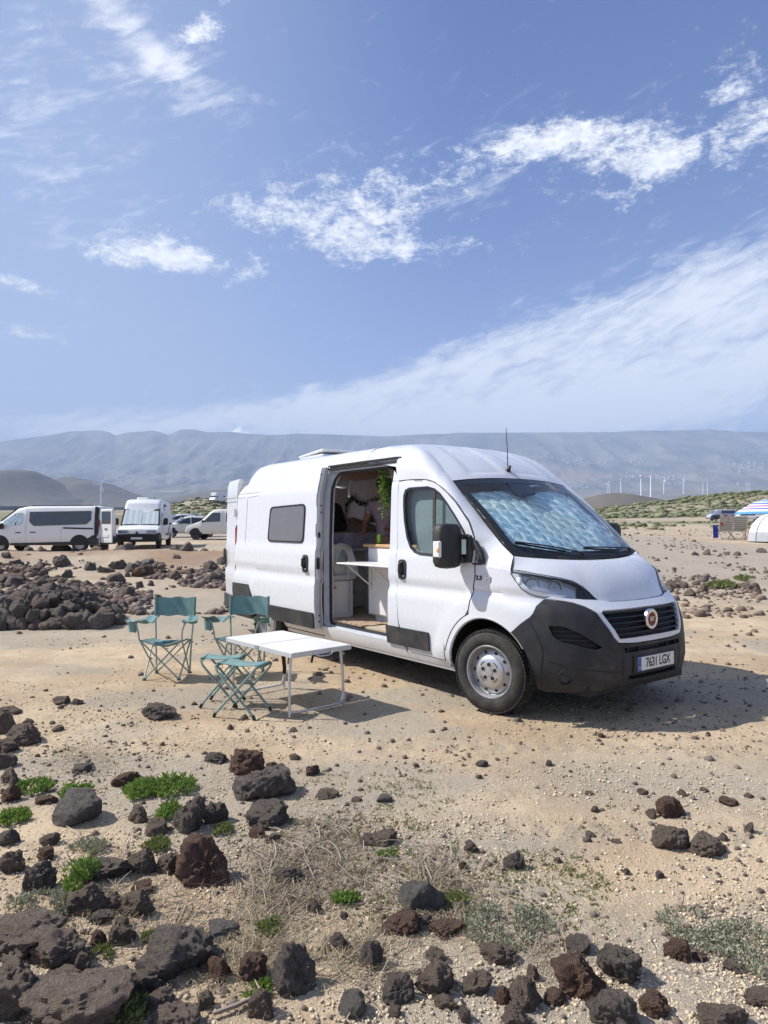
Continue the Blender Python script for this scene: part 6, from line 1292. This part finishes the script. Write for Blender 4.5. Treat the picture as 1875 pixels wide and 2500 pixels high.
# low shrubs on the dune and mounds: one uncountable mass
def shrubs(name,n,x0,x1,y0,y1,smin,smax,mt='dune_leaf',pmask=None,flat=.55):
    X,Y,Z=pxpts(n,x0,x1,y0,y1)
    P_=(X,Y,Z)
    if pmask is not None: P_=keep(P_,pmask(X,Y))
    n=len(P_[0]); V=np.concatenate([ICO]*1); pebbles(name,P_,RNG.uniform(smin,smax,n),mt,(ICO,IF_),flat,up=.3)
def polar(n,a0,a1,r0_,r1_):
    a=RNG.uniform(a0,a1,n); r=RNG.uniform(r0_,r1_,n); y=r/np.sqrt(1+a*a); x=a*y; return x,y,TZ(x,y)
P_=polar(7000,.12,.75,165,330); P_=keep(P_,np.clip(veg(P_[0],P_[1])*1.0,0,1)); pebbles('dune_shrubs',P_,np.clip(RNG.lognormal(-.7,.5,len(P_[0])),.15,1.6),'dune_leaf',(ICO,IF_),.45,up=.2)
P_=polar(2600,-.34,-.14,120,300); P_=keep(P_,.75*np.ones(len(P_[0]))); pebbles('mound_shrubs',P_,np.clip(RNG.lognormal(-.75,.5,len(P_[0])),.15,1.3),'dune_leaf',(ICO,IF_),.45,up=.2)
P_=polar(900,.10,.7,40,150); P_=keep(P_,sst(.5,.6,fbm(P_[0]*.08,P_[1]*.05,3))); pebbles('plain_shrubs',P_,np.clip(RNG.lognormal(-1.6,.5,len(P_[0])),.08,.5),'dune_leaf',(ICO,IF_),.45,up=.2)
for i,(a,b,c,d,lb) in enumerate([(1640,1405,1720,1430,'low green plants behind the stones right of the van, left patch'),(1725,1415,1800,1445,'low green plants right of the van, middle patch'),(1795,1398,1890,1425,'low green plants at the right edge beyond the van'),(1690,1398,1760,1412,'low green plants farthest back right of the van')]):
    clump(a,b,c,d,'olive_leaf',lb,ox=0,oy=0,s=1,ll=.075,n=330,up=1.0,name='low_plant')
# ------------------------------------------------------------ parked vehicles
def vehicle(name,label,cat,loc,rz,S,group=None):
    """S: L half-length stations: list of (x, ztop, wbelt, wroof); zb bottom; belt height"""
    rt=thing(name,label,cat,loc,rz,group); st=S['st']; zb,belt=S['zb'],S['belt']; xs=[q[0] for q in st]
    def it(i,x): return np.interp(x,xs,[q[i] for q in st])
    def yy(x,z):
        zt=it(1,x); w=it(2,x); wr=it(3,x); t=np.clip((z-belt)/np.maximum(zt-belt,.05),0,1); return np.where(z<belt,w,w+(wr-w)*t)
    rows=[]
    for x in np.unique(np.concatenate([np.linspace(xs[0],xs[-1],46),xs])):
        zt=float(it(1,x)); w=float(it(2,x)); wr=float(it(3,x)); bz=min(belt,zt-.06)
        h=[(w*.93,zb),(w,zb+.12),(w*1.005,(zb+bz)/2),(w*.985,bz),(w+(wr-w)*.5,bz+(zt-bz)*.5),(wr,zt-min(.10,(zt-bz)*.4)),(wr-.05,zt-.03),(wr-.14,zt),(0,zt+.015)]
        rows.append([(x,-y,z) for y,z in h]+[(x,y,z) for y,z in h[:-1][::-1]])
    m=M().grid(rows)
    n=len(rows[0]); m.f.append(tuple(range(n))); m.f.append(tuple((len(rows)-1)*n+i for i in range(n))[::-1])
    body=m.build('body',MATS[S['paint']],rt,smooth=40)
    for nm,poly,mt in S.get('side',[]):
        for s in(-1,1):
            f_=(lambda s:lambda X,Z:(X,s*yy(X,Z),Z+0*np.asarray(X)))(s)
            panel(rnd(poly,.05,3),f_,.12,rim=.01,off=.008,inner=0,axis_z=.8).build(nm,MATS[mt],rt)
    for nm,boxes,mt in S.get('box',[]):
        for b in boxes: M().box(b[0],b[1],bev=b[2] if len(b)>2 else .02).build(nm,MATS[mt],rt)
    for nm,quads,mt in S.get('quad',[]):
        for q in quads:
            rows_=[[lerp(lerp(q[0],q[1],u),lerp(q[3],q[2],u),v) for u in np.linspace(0,1,5)] for v in np.linspace(0,1,4)]; M().grid(rows_).build(nm,MATS[mt],rt)
    for x in S['wheels']:
        for s in(-1,1):
            r=S['r']; T_=Matrix.Translation((x,s*(float(it(2,x))-.12),r))@Matrix.Rotation(R(90)*(1 if s<0 else -1),4,'X')
            w=M().lathe([(r*.62,.08),(r*.9,.10),(r,.06),(r,-.06),(r*.9,-.1),(r*.6,-.1)],28,T_).build('wheel',MATS['tyre'],rt); M().lathe([(r*.62,.07),(r*.5,.05),(r*.3,.085),(0,.09)],20,T_).build('rim',MATS[S.get('rim','wheel_silver')],w)
            M().add([(x+1.22*r*math.cos(a),s*(float(it(2,x))+.012),r+1.22*r*math.sin(a)) for a in np.linspace(0,math.pi,15)]+[(x+1.22*r,s*(float(it(2,x))+.012),zb),(x-1.22*r,s*(float(it(2,x))+.012),zb)][::-1],[tuple(range(17))]).build('wheel_arch',MATS['matt_black'],rt)
            w.location=(0,s*.03,0)
    return rt
def px2(px,D): p=at(px,1300,D); return p.x
GZ=lambda x,y:float(TZ(x,y))
# long passenger van, seen from the side, nose to the left (x forward = nose)
tr=dict(paint='white_paint_far',zb=.30,belt=1.12,r=.335,wheels=[1.66,-1.72],rim='wheel_silver',
 st=[(-2.55,1.80,.90,.78),(-2.50,1.93,.93,.82),(-2.2,1.965,.955,.84),(0,1.97,.955,.84),(.55,1.955,.955,.82),(1.0,1.86,.955,.80),(1.35,1.62,.95,.80),(1.75,1.30,.94,.82),(2.1,1.17,.92,.84),(2.4,1.02,.88,.80),(2.52,.72,.80,.72)],
 side=[('side_window',[(-2.20,1.75),(.42,1.72),(.42,1.30),(.22,1.12),(-2.0,1.18),(-2.20,1.36)],'dark_glass'),('front_window',[(.72,1.70),(1.02,1.66),(1.50,1.36),(1.62,1.12),(.78,1.18),(.70,1.35)],'window_foil'),('slide_rail',[(-2.30,1.02),(-1.02,1.06),(-1.02,1.00),(-2.30,.96)],'matt_black'),('skirt',[(-2.52,.56),(-2.3,.74),(-2.1,.60),(-1.3,.45),(.9,.40),(1.2,.40),(1.2,.31),(-2.52,.31)],'black_plastic'),('tail_pillar',[(-2.52,1.90),(-2.34,1.94),(-2.34,.62),(-2.52,.50)],'black_plastic'),('window_frame',[(1.0,1.67),(1.06,1.63),(1.02,1.16),(.96,1.16)],'matt_black'),('door_seam',[(.55,1.90),(.565,1.90),(.565,.42),(.55,.42)],'grey_jamb'),('door_seam',[(-.95,1.06),(-.935,1.06),(-.935,.42),(-.95,.42)],'grey_jamb')],
 box=[('door_handle',[((.88,.965,.84),(.24,.03,.04),.01),((.25,.965,.85),(.24,.03,.04),.01),((.88,-.965,.84),(.24,.03,.04),.01)],'black_plastic'),('tail_lamp',[((-2.52,.86,1.12),(.08,.08,.50),.02),((-2.52,-.86,1.12),(.08,.08,.50),.02)],'red_lens'),('side_mirror',[((1.52,1.07,1.12),(.14,.22,.26),.05),((1.52,-1.07,1.12),(.14,.22,.26),.05)],'matt_black'),('front_bumper',[((2.42,0,.46),(.24,1.6,.30),.06)],'grey_plastic'),('rear_bumper',[((-2.56,0,.48),(.14,1.75,.34),.05)],'black_plastic'),('roof_rail',[((-.9,.70,1.995),(2.6,.04,.03),.01),((-.9,-.70,1.995),(2.6,.04,.03),.01)],'matt_black')],
 quad=[('windscreen',[[(1.02,-.76,1.87),(1.02,.76,1.87),(1.74,.80,1.33),(1.74,-.80,1.33)]],'dark_glass')])
def foil2(gg,p):
    v=opos(gg); gg.set(p.inputs['Base Color'],gg.mix(gg.ramp(gg.noise(v,18,3),.4,.6),(.35,.48,.50,1),(.62,.70,.70,1)))
mat('window_foil',(.5,.6,.6),.25,.3,foil2)
D=30.4; x=px2(121,D); V1=vehicle('passenger_van','long white passenger van with dark side windows and its rear door open','van',(x,D,GZ(x,D)-.02),R(180),tr)
dr=M().box((0,.42,1.10),(.05,.84,1.42),bev=.03).build('rear_door',MATS['white_paint_far'],V1); dr.location=(-2.60,-.90+1.78,.0); dr.rotation_euler=(0,0,R(54))
M().box((-.03,.42,1.46),(.02,.66,.52),bev=.01).build('door_window',MATS['dark_glass'],dr); M().box((.03,.42,1.46),(.02,.66,.52),bev=.01).build('door_window',MATS['dark_glass'],dr); M().box((.035,.40,.70),(.02,.42,.13),bev=.004).build('number_plate',MATS['plate_white'],dr); M().box((.04,.42,.98),(.03,.18,.05),bev=.01).build('handle',MATS['matt_black'],dr)
# high-roof camper facing the camera
cp=dict(paint='white_paint_far',zb=.34,belt=1.06,r=.31,wheels=[1.75,-1.55],rim='matt_black',
 st=[(-2.6,2.06,.93,.80),(-2.5,2.32,.97,.84),(.1,2.36,.98,.84),(.50,2.33,.98,.82),(.82,2.14,.98,.82),(1.0,1.86,.98,.84),(1.62,1.10,.96,.88),(2.1,.98,.93,.86),(2.45,.88,.90,.84),(2.55,.66,.86,.80)],
 side=[('door_window',[(.40,1.70),(.92,1.68),(1.36,1.26),(1.36,1.10),(.40,1.10)],'dark_glass'),('stripe',[(-.9,2.12),(.10,2.12),(.10,1.78),(0,1.78),(0,2.03),(-.9,2.03)],'grey_plastic'),('stripe',[(-2.4,1.20),(-1.3,1.20),(-1.3,.90),(-1.4,.90),(-1.4,1.11),(-2.4,1.11)],'grey_plastic'),('stripe',[(.1,.66),(-.9,.72),(-.9,.94),(-1.0,.94),(-1.0,.62),(.1,.56)],'grey_plastic')],
 box=[('front_bumper',[((2.42,0,.50),(.40,1.90,.38),.05),((2.20,.94,.54),(.7,.06,.38),.03),((2.20,-.94,.54),(.7,.06,.38),.03)],'matt_black'),('headlight',[((2.47,.64,.80),(.14,.44,.15),.03),((2.47,-.64,.80),(.14,.44,.15),.03)],'headlamp_glass'),('badge',[((2.56,0,.74),(.03,.10,.10),.02)],'grey_plastic'),('side_mirror',[((1.40,1.13,1.26),(.14,.22,.34),.04),((1.40,-1.13,1.26),(.14,.22,.34),.04)],'matt_black'),('number_plate',[((2.635,.0,.48),(.02,.50,.10),.004)],'plate_white'),('roof_vent',[((-.5,-.2,2.42),(.55,.55,.13),.06)],'white_paint_far'),('roof_aerial',[((.2,.45,2.44),(.5,.04,.04),.01)],'grey_plastic'),('grille_line',[((2.53,0,.82),(.06,1.1,.015),.005)],'grey_jamb'),('wiper',[((1.66,.3,1.13),(.03,.6,.02),.005),((1.66,-.4,1.13),(.03,.6,.02),.005)],'matt_black')],
 quad=[('windscreen_frame',[[(.985,-.84,1.88),(.985,.84,1.88),(1.68,.90,1.05),(1.68,-.90,1.05)]],'matt_black'),('curtain',[[(1.035,-.76,1.84),(1.035,.03,1.84),(1.655,.03,1.13),(1.655,-.81,1.13)],[(1.032,.08,1.82),(1.032,.76,1.82),(1.655,.82,1.13),(1.655,.05,1.13)]],'pale_curtain')])
def pc(gg,p):
    v=opos(gg); w=gg.m('SINE',gg.m('MULTIPLY',gg.sep(v)[1],24)); gg.set(p.inputs['Base Color'],gg.mix(gg.ramp(w,-1,1),(.52,.60,.60,1),(.62,.68,.67,1))); bump(gg,p,w,.003)
mat('pale_curtain',(.7,.8,.8),.3,0,pc,Coat_Weight=.6); mat('headlamp_glass',(.35,.36,.38),.15,.3)
D=33.5; x=px2(330,D); vehicle('camper_van','white high-roof camper parked facing the camera with pale curtains in its windscreen','camper van',(x+.1,D+1.2,GZ(x,D)),R(-80),cp)
# crew van / pickup behind, nose to the left
pk=dict(paint='cream_white',zb=.36,belt=1.08,r=.33,wheels=[1.45,-1.35],rim='grey_plastic',
 st=[(-2.4,1.82,.85,.74),(-2.3,1.88,.86,.76),(0,1.90,.86,.76),(.35,1.85,.86,.74),(.65,1.66,.86,.74),(1.22,1.14,.84,.76),(1.7,.98,.82,.76),(2.05,.84,.80,.74),(2.15,.60,.76,.70)],
 side=[('door_window',[(-.12,1.68),(.38,1.68),(.92,1.16),(.92,1.10),(-.12,1.12)],'dark_glass'),('rear_window',[(-1.5,1.66),(-.48,1.66),(-.48,1.12),(-1.5,1.12)],'dark_glass'),('door_seam',[(-.25,1.78),(-.235,1.78),(-.235,.46),(-.25,.46)],'grey_jamb'),('door_seam',[(1.02,1.06),(1.035,1.06),(1.035,.46),(1.02,.46)],'grey_jamb')],
 box=[('front_bumper',[((2.12,0,.48),(.16,1.5,.22),.05)],'grey_plastic'),('headlight',[((2.08,.58,.78),(.12,.30,.14),.03),((2.08,-.58,.78),(.12,.30,.14),.03)],'headlamp_glass'),('side_mirror',[((.95,.96,1.14),(.10,.18,.16),.03),((.95,-.96,1.14),(.10,.18,.16),.03)],'matt_black')],
 quad=[('windscreen',[[(.66,-.70,1.67),(.66,.70,1.67),(1.20,.74,1.17),(1.20,-.74,1.17)]],'dark_glass')])
paint('cream_white',(.66,.65,.60),.4,.5)
D=44.; x=px2(543,D); vehicle('crew_van','cream white crew van with a bonnet half hidden behind the camper van tail','van',(x,D,GZ(x,D)),R(176),pk)
def car(name,label,px,D,rz,paint_,seed=0,dz=0):
    S=dict(paint=paint_,zb=.26,belt=.88,r=.30,wheels=[1.25,-1.25],rim='wheel_silver',
     st=[(-2.0,.90,.74,.66),(-1.95,1.02,.78,.66),(-1.5,1.36,.82,.62),(-1.0,1.45,.83,.62),(0,1.46,.84,.62),(.45,1.36,.84,.62),(1.05,.98,.83,.68),(1.7,.86,.80,.70),(1.98,.70,.74,.66)],
     side=[('side_window',[(-1.35,1.26),(-.02,1.36),(-.02,.92),(-1.5,.92)],'dark_glass'),('side_window',[(.05,1.36),(.40,1.28),(.95,.95),(.05,.92)],'dark_glass')],
     box=[('front_bumper',[((1.98,0,.42),(.14,1.45,.22),.05)],paint_),('headlight',[((1.92,.55,.66),(.12,.30,.13),.03),((1.92,-.55,.66),(.12,.30,.13),.03)],'headlamp_glass'),('grille',[((2.03,0,.52),(.06,.7,.14),.02)],'matt_black'),('tail_lamp',[((-1.99,.6,.78),(.06,.2,.14),.02),((-1.99,-.6,.78),(.06,.2,.14),.02)],'red_lens'),('side_mirror',[((.72,.93,.96),(.10,.16,.12),.03),((.72,-.93,.96),(.10,.16,.12),.03)],'matt_black')],
     quad=[('windscreen',[[(.47,-.58,1.37),(.47,.58,1.37),(1.03,.64,1.01),(1.03,-.64,1.01)]],'dark_glass'),('rear_screen',[[(-1.52,-.58,1.36),(-1.52,.58,1.36),(-1.92,.62,1.06),(-1.92,-.62,1.06)]],'dark_glass')])
    x=px2(px,D); return vehicle(name,label,'car',(x,D,GZ(x,D)+dz),rz,S)
car('parked_car','cream hatchback just in front of the crew van bonnet',462,49,R(205),'cream_paint')
car('parked_car','black car parked behind the cream hatchback',452,72,R(170),'dark_paint')
car('parked_car','white car parked just behind the camper and the black car',436,68,R(215),'white_paint_far')
def motorhome(label,px,D,rz):
    S=dict(paint='white_paint_far',zb=.35,belt=1.3,r=.34,wheels=[2.0,-1.6],st=[(-3.1,2.9,1.12,1.05),(-3.0,3.0,1.12,1.05),(1.5,3.0,1.12,1.05),(2.3,2.95,1.10,1.0),(2.45,2.5,1.08,.95),(2.5,2.1,1.0,.9),(2.7,1.5,.98,.9),(3.2,1.1,.95,.85),(3.4,.8,.9,.8)],
     side=[('side_window',[(-2.2,2.1),(-1.0,2.1),(-1.0,1.6),(-2.2,1.6)],'dark_glass'),('cab_window',[(1.7,1.95),(2.35,1.95),(2.5,1.4),(1.7,1.4)],'dark_glass')],box=[('front_bumper',[((3.35,0,.55),(.2,1.8,.3),.05)],'grey_plastic')],quad=[('windscreen',[[(2.46,-.9,2.2),(2.46,.9,2.2),(2.74,.92,1.45),(2.74,-.92,1.45)]],'dark_glass')])
    x=px2(px,D); return vehicle('motorhome',label,'motorhome',(x,D,GZ(x,D)),rz,S)
motorhome('small white motorhome far off on the scrub, seen from the front',489,300,R(-80)); motorhome('white motorhome far off above the crew van, left of two',533,210,R(-110)); motorhome('white motorhome far off above the crew van, right of two',553,235,R(185))
# right-hand side: old camper bus, white car, white bus
vb=dict(paint='bus_lilac',zb=.30,belt=1.10,r=.32,wheels=[1.3,-1.2],st=[(-2.25,1.80,.86,.74),(-2.1,1.93,.90,.78),(1.0,1.93,.90,.78),(1.3,1.80,.90,.76),(1.85,1.16,.88,.80),(2.2,.98,.85,.80),(2.35,.7,.82,.76)],
 side=[('side_window',[(-1.95,1.78),(.35,1.78),(.35,1.24),(-1.95,1.24)],'dark_glass'),('cab_window',[(.55,1.76),(1.10,1.76),(1.55,1.24),(.55,1.24)],'window_foil'),('lower_band',[(-2.2,1.0),(1.9,1.0),(2.2,.7),(2.2,.34),(-2.2,.34)],'navy_paint')],box=[('front_bumper',[((2.36,0,.46),(.12,1.6,.16),.04)],'matt_black')],quad=[('windscreen',[[(1.32,-.72,1.80),(1.32,.72,1.80),(1.82,.78,1.22),(1.82,-.78,1.22)]],'dark_glass')])
paint('bus_lilac',(.45,.44,.56),.4,.4)
D=122.; x=px2(1762,D); vehicle('camper_bus','lilac and navy camper bus parked beyond the two deckchairs','camper bus',(x,D,GZ(x,D)),R(178),vb)
car('parked_car','white off-road car right of the lilac and navy bus',1828,118,R(-12),'white_paint_far')
D=190.; x=px2(1806,D); S_=dict(paint='white_paint_far',zb=.4,belt=1.4,r=.4,wheels=[2,-2],st=[(-3,2.7,1.1,1.0),(-2.9,2.85,1.12,1.02),(2.8,2.85,1.12,1.02),(3.0,2.6,1.1,1.0),(3.2,1.2,1.05,.98)],side=[('side_window',[(-2.5,2.3),(2.2,2.3),(2.2,1.6),(-2.5,1.6)],'dark_glass')]); vehicle('motorhome','pale boxy motorhome half hidden behind the striped parasol','motorhome',(x,D,at(1806,1263,D).z),R(175),S_)
# striped parasol
D=50.; p=at(1870,1255,D); gz=GZ(p.x,D); ps=thing('parasol','large parasol striped blue, white and red at the right edge','parasol',(p.x,D,gz))
def stripes(gg,pp):
    v=opos(gg); z=gg.m('MULTIPLY',gg.m('SUBTRACT',gg.sep(v)[2],1.83),.93)
    gg.set(pp.inputs['Base Color'],gg.cramp(z,[(0,(.10,.30,.55)),(.16,(.10,.32,.58)),(.18,(.75,.75,.80)),(.30,(.72,.72,.80)),(.32,(.10,.14,.42)),(.40,(.70,.70,.8)),(.50,(.42,.08,.22)),(.58,(.72,.72,.80)),(.66,(.16,.20,.52)),(.76,(.65,.68,.82)),(.84,(.10,.25,.55)),(.92,(.6,.6,.75))][:12])); gg.nt.nodes[-1].color_ramp.interpolation='CONSTANT'
mat('parasol_stripes',(.5,.5,.7),.8,0,stripes)
rows=[[(2.1*t*math.cos(a)*(1 if k%2 else .94),2.1*t*math.sin(a)*(1 if k%2 else .94),2.90-1.05*t**1.6) for k,a in enumerate(np.linspace(0,2*math.pi,17)[:-1])] for t in np.linspace(0,1,8)]
ca=M().grid(rows,wrap=True).build('canopy',MATS['parasol_stripes'],ps,smooth=20); M().tube([(0,0,0),(0,0,2.95)],.03,8).build('pole',MATS['aluminium'],ps)
for k in range(8): a=k*math.pi/4+math.pi/8; M().tube([(0,0,2.80),(1.92*math.cos(a),1.92*math.sin(a),1.92)],.012,5).build('rib',MATS['aluminium'],ps)
ps.location.z=at(1870,1255,D).z-1.85
# two deckchairs seen from behind
def deck(label,px,D,mt,hang=None):
    p=at(px,1318,D); t=thing('deckchair',label,'chair',(p.x,D,GZ(p.x,D)),0,'two striped deckchairs'); fab='deck_stripes'
    rows=[[(u*.27,-.05+.35*v-.0-.03*(1-u*u),.35+.62*v) for u in np.linspace(-1,1,9)] for v in np.linspace(0,1,14)]
    rows=[[(x,-(y) if 0 else -.10-.16*i/13+.0,z) for x,y,z in r] for i,r in enumerate(rows)]
    M().grid(rows).build('backrest',MATS[fab],t); M().grid([[(x,.42*v-.10,.36-.02*math.sin(3*v)) for x in(-.27,0,.27)] for v in np.linspace(0,1,5)]).build('seat',MATS[fab],t)
    for s in(-1,1):
        M().tube([(s*.29,-.27,.98),(s*.29,-.08,.34),(s*.29,.30,.02)],.014,6).build('leg',MATS['aluminium'],t); M().tube([(s*.28,-.30,.02),(s*.28,.36,.38)],.014,6).build('leg',MATS['aluminium'],t); M().box((s*.30,.05,.58),(.05,.42,.03),bev=.01).build('arm_rest',MATS['matt_black'],t)
    M().tube([(-.29,-.28,.06),(.29,-.28,.06)],.012,6).build('rail',MATS['matt_black'],t)
    return t
def ds(gg,pp):
    z=gg.m('FRACT',gg.m('MULTIPLY',gg.sep(opos(gg))[2],11)); gg.set(pp.inputs['Base Color'],gg.mix(gg.ramp(z,.78,.84),(.40,.38,.33,1),(.07,.07,.07,1)))
mat('deck_stripes',(.4,.38,.33),.85,0,ds)
D=29.5; d1=deck('left deckchair with clothes thrown over its back','1' and 1769,D,None); d2=deck('right deckchair, bare striped back, beside the white tent',1803,D,None)
o=M().grid([[(.31*u,-.27-.05*math.cos(v*3)-.03*math.sin(u*7),1.02-.30*v+.03*math.sin(u*5)) for u in np.linspace(-1,1,15)] for v in np.linspace(0,1,8)]).build('jacket',MATS['taupe_fabric'],None,smooth=70); o.location=d1.location; tag(o,'grey patterned jacket hanging over the left deckchair','jacket')
fabric((.45,.10,.05),'rust_cloth'); o=M().grid([[(-.27+.10*u,-.245-.02*math.sin(v*9),.92-.34*v) for u in np.linspace(0,1,6)] for v in np.linspace(0,1,6)]).build('towel',MATS['rust_cloth'],None); o.location=d1.location; tag(o,'rust red towel hanging on the left deckchair','towel')
p=at(1748,1320,D); o=thing('towel_stand','blue towel hung on a small white frame left of the deckchairs','towel',(p.x,D,GZ(p.x,D))); fabric((.04,.05,.35),'blue_cloth')
M().grid([[(-.12+.24*u,.02*math.sin(u*8),.62-.55*v) for u in np.linspace(0,1,8)] for v in np.linspace(0,1,5)]).build('cloth',MATS['blue_cloth'],o); M().tube([(.06,0,.60),(.24,-.05,.0)],.018,6).build('frame_leg',MATS['white_board'],o); M().tube([(.06,.1,.60),(-.10,.15,.0)],.018,6).build('frame_leg',MATS['white_board'],o)
# white dome tent
p=at(1895,1318,28); tn=thing('dome_tent','white dome tent cut off by the right edge','tent',(p.x,28,GZ(p.x,28))); rows=[]
def tn_(i,j,n):
    t=i/9*math.pi/2; a=2*math.pi*j/n; k=1+.05*abs(math.cos(a*3)); return (1.0*math.cos(t)**.8*math.cos(a)*k,1.0*math.cos(t)**.8*math.sin(a)*k,1.08*math.sin(t)+.02)
fabric((.70,.70,.68),'tent_white',.08,3); fabric((.42,.44,.47),'tent_grey',.08,3)
M().grid([[tn_(i,j,36) for j in range(36)] for i in range(2,10)],wrap=True).build('tent_cover',MATS['tent_white'],tn,smooth=60); M().grid([[tn_(i,j,36) for j in range(36)] for i in range(0,3)],wrap=True).build('tent_skirt',MATS['tent_grey'],tn,smooth=60)
for k in range(3): a=k*math.pi/3+.3; M().tube([tuple(1.01*c for c in tn_(i if i<10 else 18-i,(36*a/6.283 if i<10 else 36*a/6.283+18),36)) for i in range(19)],.014,5).build('pole',MATS['aluminium'],tn)
p=at(1832,1320,29); o=thing('wooden_stool','small brown wooden stool between the deckchairs and the tent','stool',(p.x,29,GZ(p.x,29)))
M().box((0,0,.40),(.36,.3,.04),bev=.01).build('seat',MATS['ceiling_wood'],o)
for a,b in((-.14,-.1),(.14,-.1),(-.14,.1),(.14,.1)): M().tube([(a,b,.38),(a*1.2,b*1.2,0)],.02,6).build('leg',MATS['ceiling_wood'],o)
# ------------------------------------------------------------ wind turbines
mat('turbine_white',(.88,.88,.88),.4)
TW=M().lathe([(2.9,-14),(2.7,0),(1.7,55)],14).mesh('tower',MATS['turbine_white']); NC=M().box((0,1.5,56.2),(3.2,8.5,3.4),bev=.8).mesh('nacelle',MATS['turbine_white']); HB=M().ball((0,-3.6,56.2),(1.6,2.2,1.6),12,8).mesh('hub',MATS['turbine_white'])
bl_=[(1.0,1.4,0),(1.6,2.3,4),(1.5,2.6,9),(1.0,1.8,18),(.4,.9,28)]
BLD=M().grid([[(w*1.25*math.cos(a),t*.5*math.sin(a),z) for a in np.linspace(0,6.283,9)[:-1]] for t,w,z in bl_],wrap=True).mesh('blade',MATS['turbine_white'])
def turbine(px,hub,base,ang,rz,label):
    D=FPX*56./(base-hub); p=at(px,base,D); t=thing('wind_turbine',label,'wind turbine',tuple(p),R(rz),'wind turbines on the plain')
    for nm,me in(('tower',TW),('nacelle',NC),('hub',HB)): o=bpy.data.objects.new(nm,me); COL.objects.link(o); o.parent=t
    for k in range(3): o=bpy.data.objects.new('blade',BLD); COL.objects.link(o); o.parent=t; o.location=(0,-3.8,56.2); o.rotation_euler=(0,R(ang+120*k),0)
Tn=[(1488,1176.5,1201.5,-22,20,'wind turbine farthest left of the group right of the van'),(1483,1182,1201,30,-20,'thin turbine touching the leftmost one right of the van'),(1516,1171,1203,5,40,'second wind turbine right of the van windscreen'),(1565.5,1162,1204.5,-4,30,'tall wind turbine with one blade straight up right of the van'),(1589.5,1157.5,1206.5,22,15,'tallest wind turbine with spread blades right of the van'),(1621,1173.5,1199.5,2,75,'small wind turbine right of the two tallest'),(1669,1171.7,1198.5,8,70,'lone small wind turbine seen edge-on at the right'),(1716.5,1176.5,1200,-14,25,'left one of the pair of turbines above the dune'),(1728,1177,1200,4,30,'right one of the pair of turbines above the dune'),(1800,1181,1197,0,80,'faint wind turbine near the right edge'),(1822.5,1180,1197.5,-10,60,'left turbine of the last pair at the right edge'),(1829,1178,1197.5,20,20,'right turbine of the last pair at the right edge'),
(246.5,1183,1222,42,10,'largest wind turbine on the left, above the two white vans'),(310,1199,1221,10,80,'wind turbine just left of the white camper roof'),(333,1204.5,1219.5,-8,80,'small wind turbine above the white camper roof'),(409,1211,1225,10,60,'tiny wind turbine right of the camper roof vent'),(93,1208,1225,20,40,'first of four small turbines at the far left'),(98,1209,1225,-10,40,'second of four small turbines at the far left'),(122,1208,1225,30,40,'third of four small turbines at the far left'),(127.5,1209,1225,0,40,'fourth of four small turbines at the far left'),(525,1208,1231,5,85,'left one of three turbines beside the van tail'),(533.5,1209,1230,-5,85,'middle one of three turbines beside the van tail'),(545,1205,1229,15,85,'right one of three turbines beside the van tail')]
for t in Tn: turbine(*t)
# ------------------------------------------------------------ far villages, greenhouses, tracks
mo=bpy.data.objects['mountain_range']; nv=len(mo.data.vertices); co=np.empty(nv*3,np.float32); mo.data.vertices.foreach_get('co',co); pcn=len(np.arange(-700,2600,5.0)); G3=co.reshape(-1,pcn,3)[:90]
def on_mountain(px,py):
    j=int(np.clip(round((px+700)/5.0),0,pcn-1)); c=G3[:,j]; e=(c[:,2]-CAMH)/c[:,1]; e=np.maximum.accumulate(e); want=(horizon(px)-py)/FPX; i=int(np.searchsorted(e,want)); i=min(max(i,1),89); return c[i]
hs=M(); rv=random.Random(5)
cl=[(rv.uniform(1240,1880),rv.uniform(1100,1192),rv.uniform(12,50),rv.randint(6,26)) for _ in range(24)]+[(470,1172,50,40),(540,1178,40,22),(400,1176,26,12),(850,1180,60,20)]+[(rv.uniform(0,900),rv.uniform(1150,1190),30,5) for _ in range(10)]
for cx_,cy_,sp,n in cl:
    for i in range(n):
        p=on_mountain(cx_+rv.gauss(0,sp*.6),min(1200,cy_+rv.gauss(0,sp*.12))); s=rv.uniform(9,22)*float(p[1])/8000; hs.box((float(p[0]),float(p[1]),float(p[2])+s*.25),(s*rv.uniform(1,2.4),s,s*.55))
mat('house_white',(.78,.76,.72),.8); kind(hs.build('far_village',MATS['house_white'],smooth=None),'stuff')
def strip(name,label,cat,pts,mt):
    m=M(); top=[at(x,y,D) for x,y,D in pts]; m.grid([[tuple(p) for p in top],[(p.x,p.y-30,p.z-1.2) for p in top]]); o=m.build(name,MATS[mt]); return kind(o,'structure')
mat('pale_track',(.34,.30,.25),.9)
def band(px0,py0,px1,py1,th,D,nm):
    m=M(); rows=[]
    for k in (0,1):
        rows.append([tuple(at(px0+(px1-px0)*t,py0+(py1-py0)*t+k*th*(1-.5*abs(2*t-1)),D-k*60)) for t in np.linspace(0,1,12)])
    kind(m.grid(rows).build(nm,MATS['pale_track']),'structure')
band(370,1200,450,1199,1.6,3000,'path'); band(1300,1190,1420,1185,1.4,3500,'path')
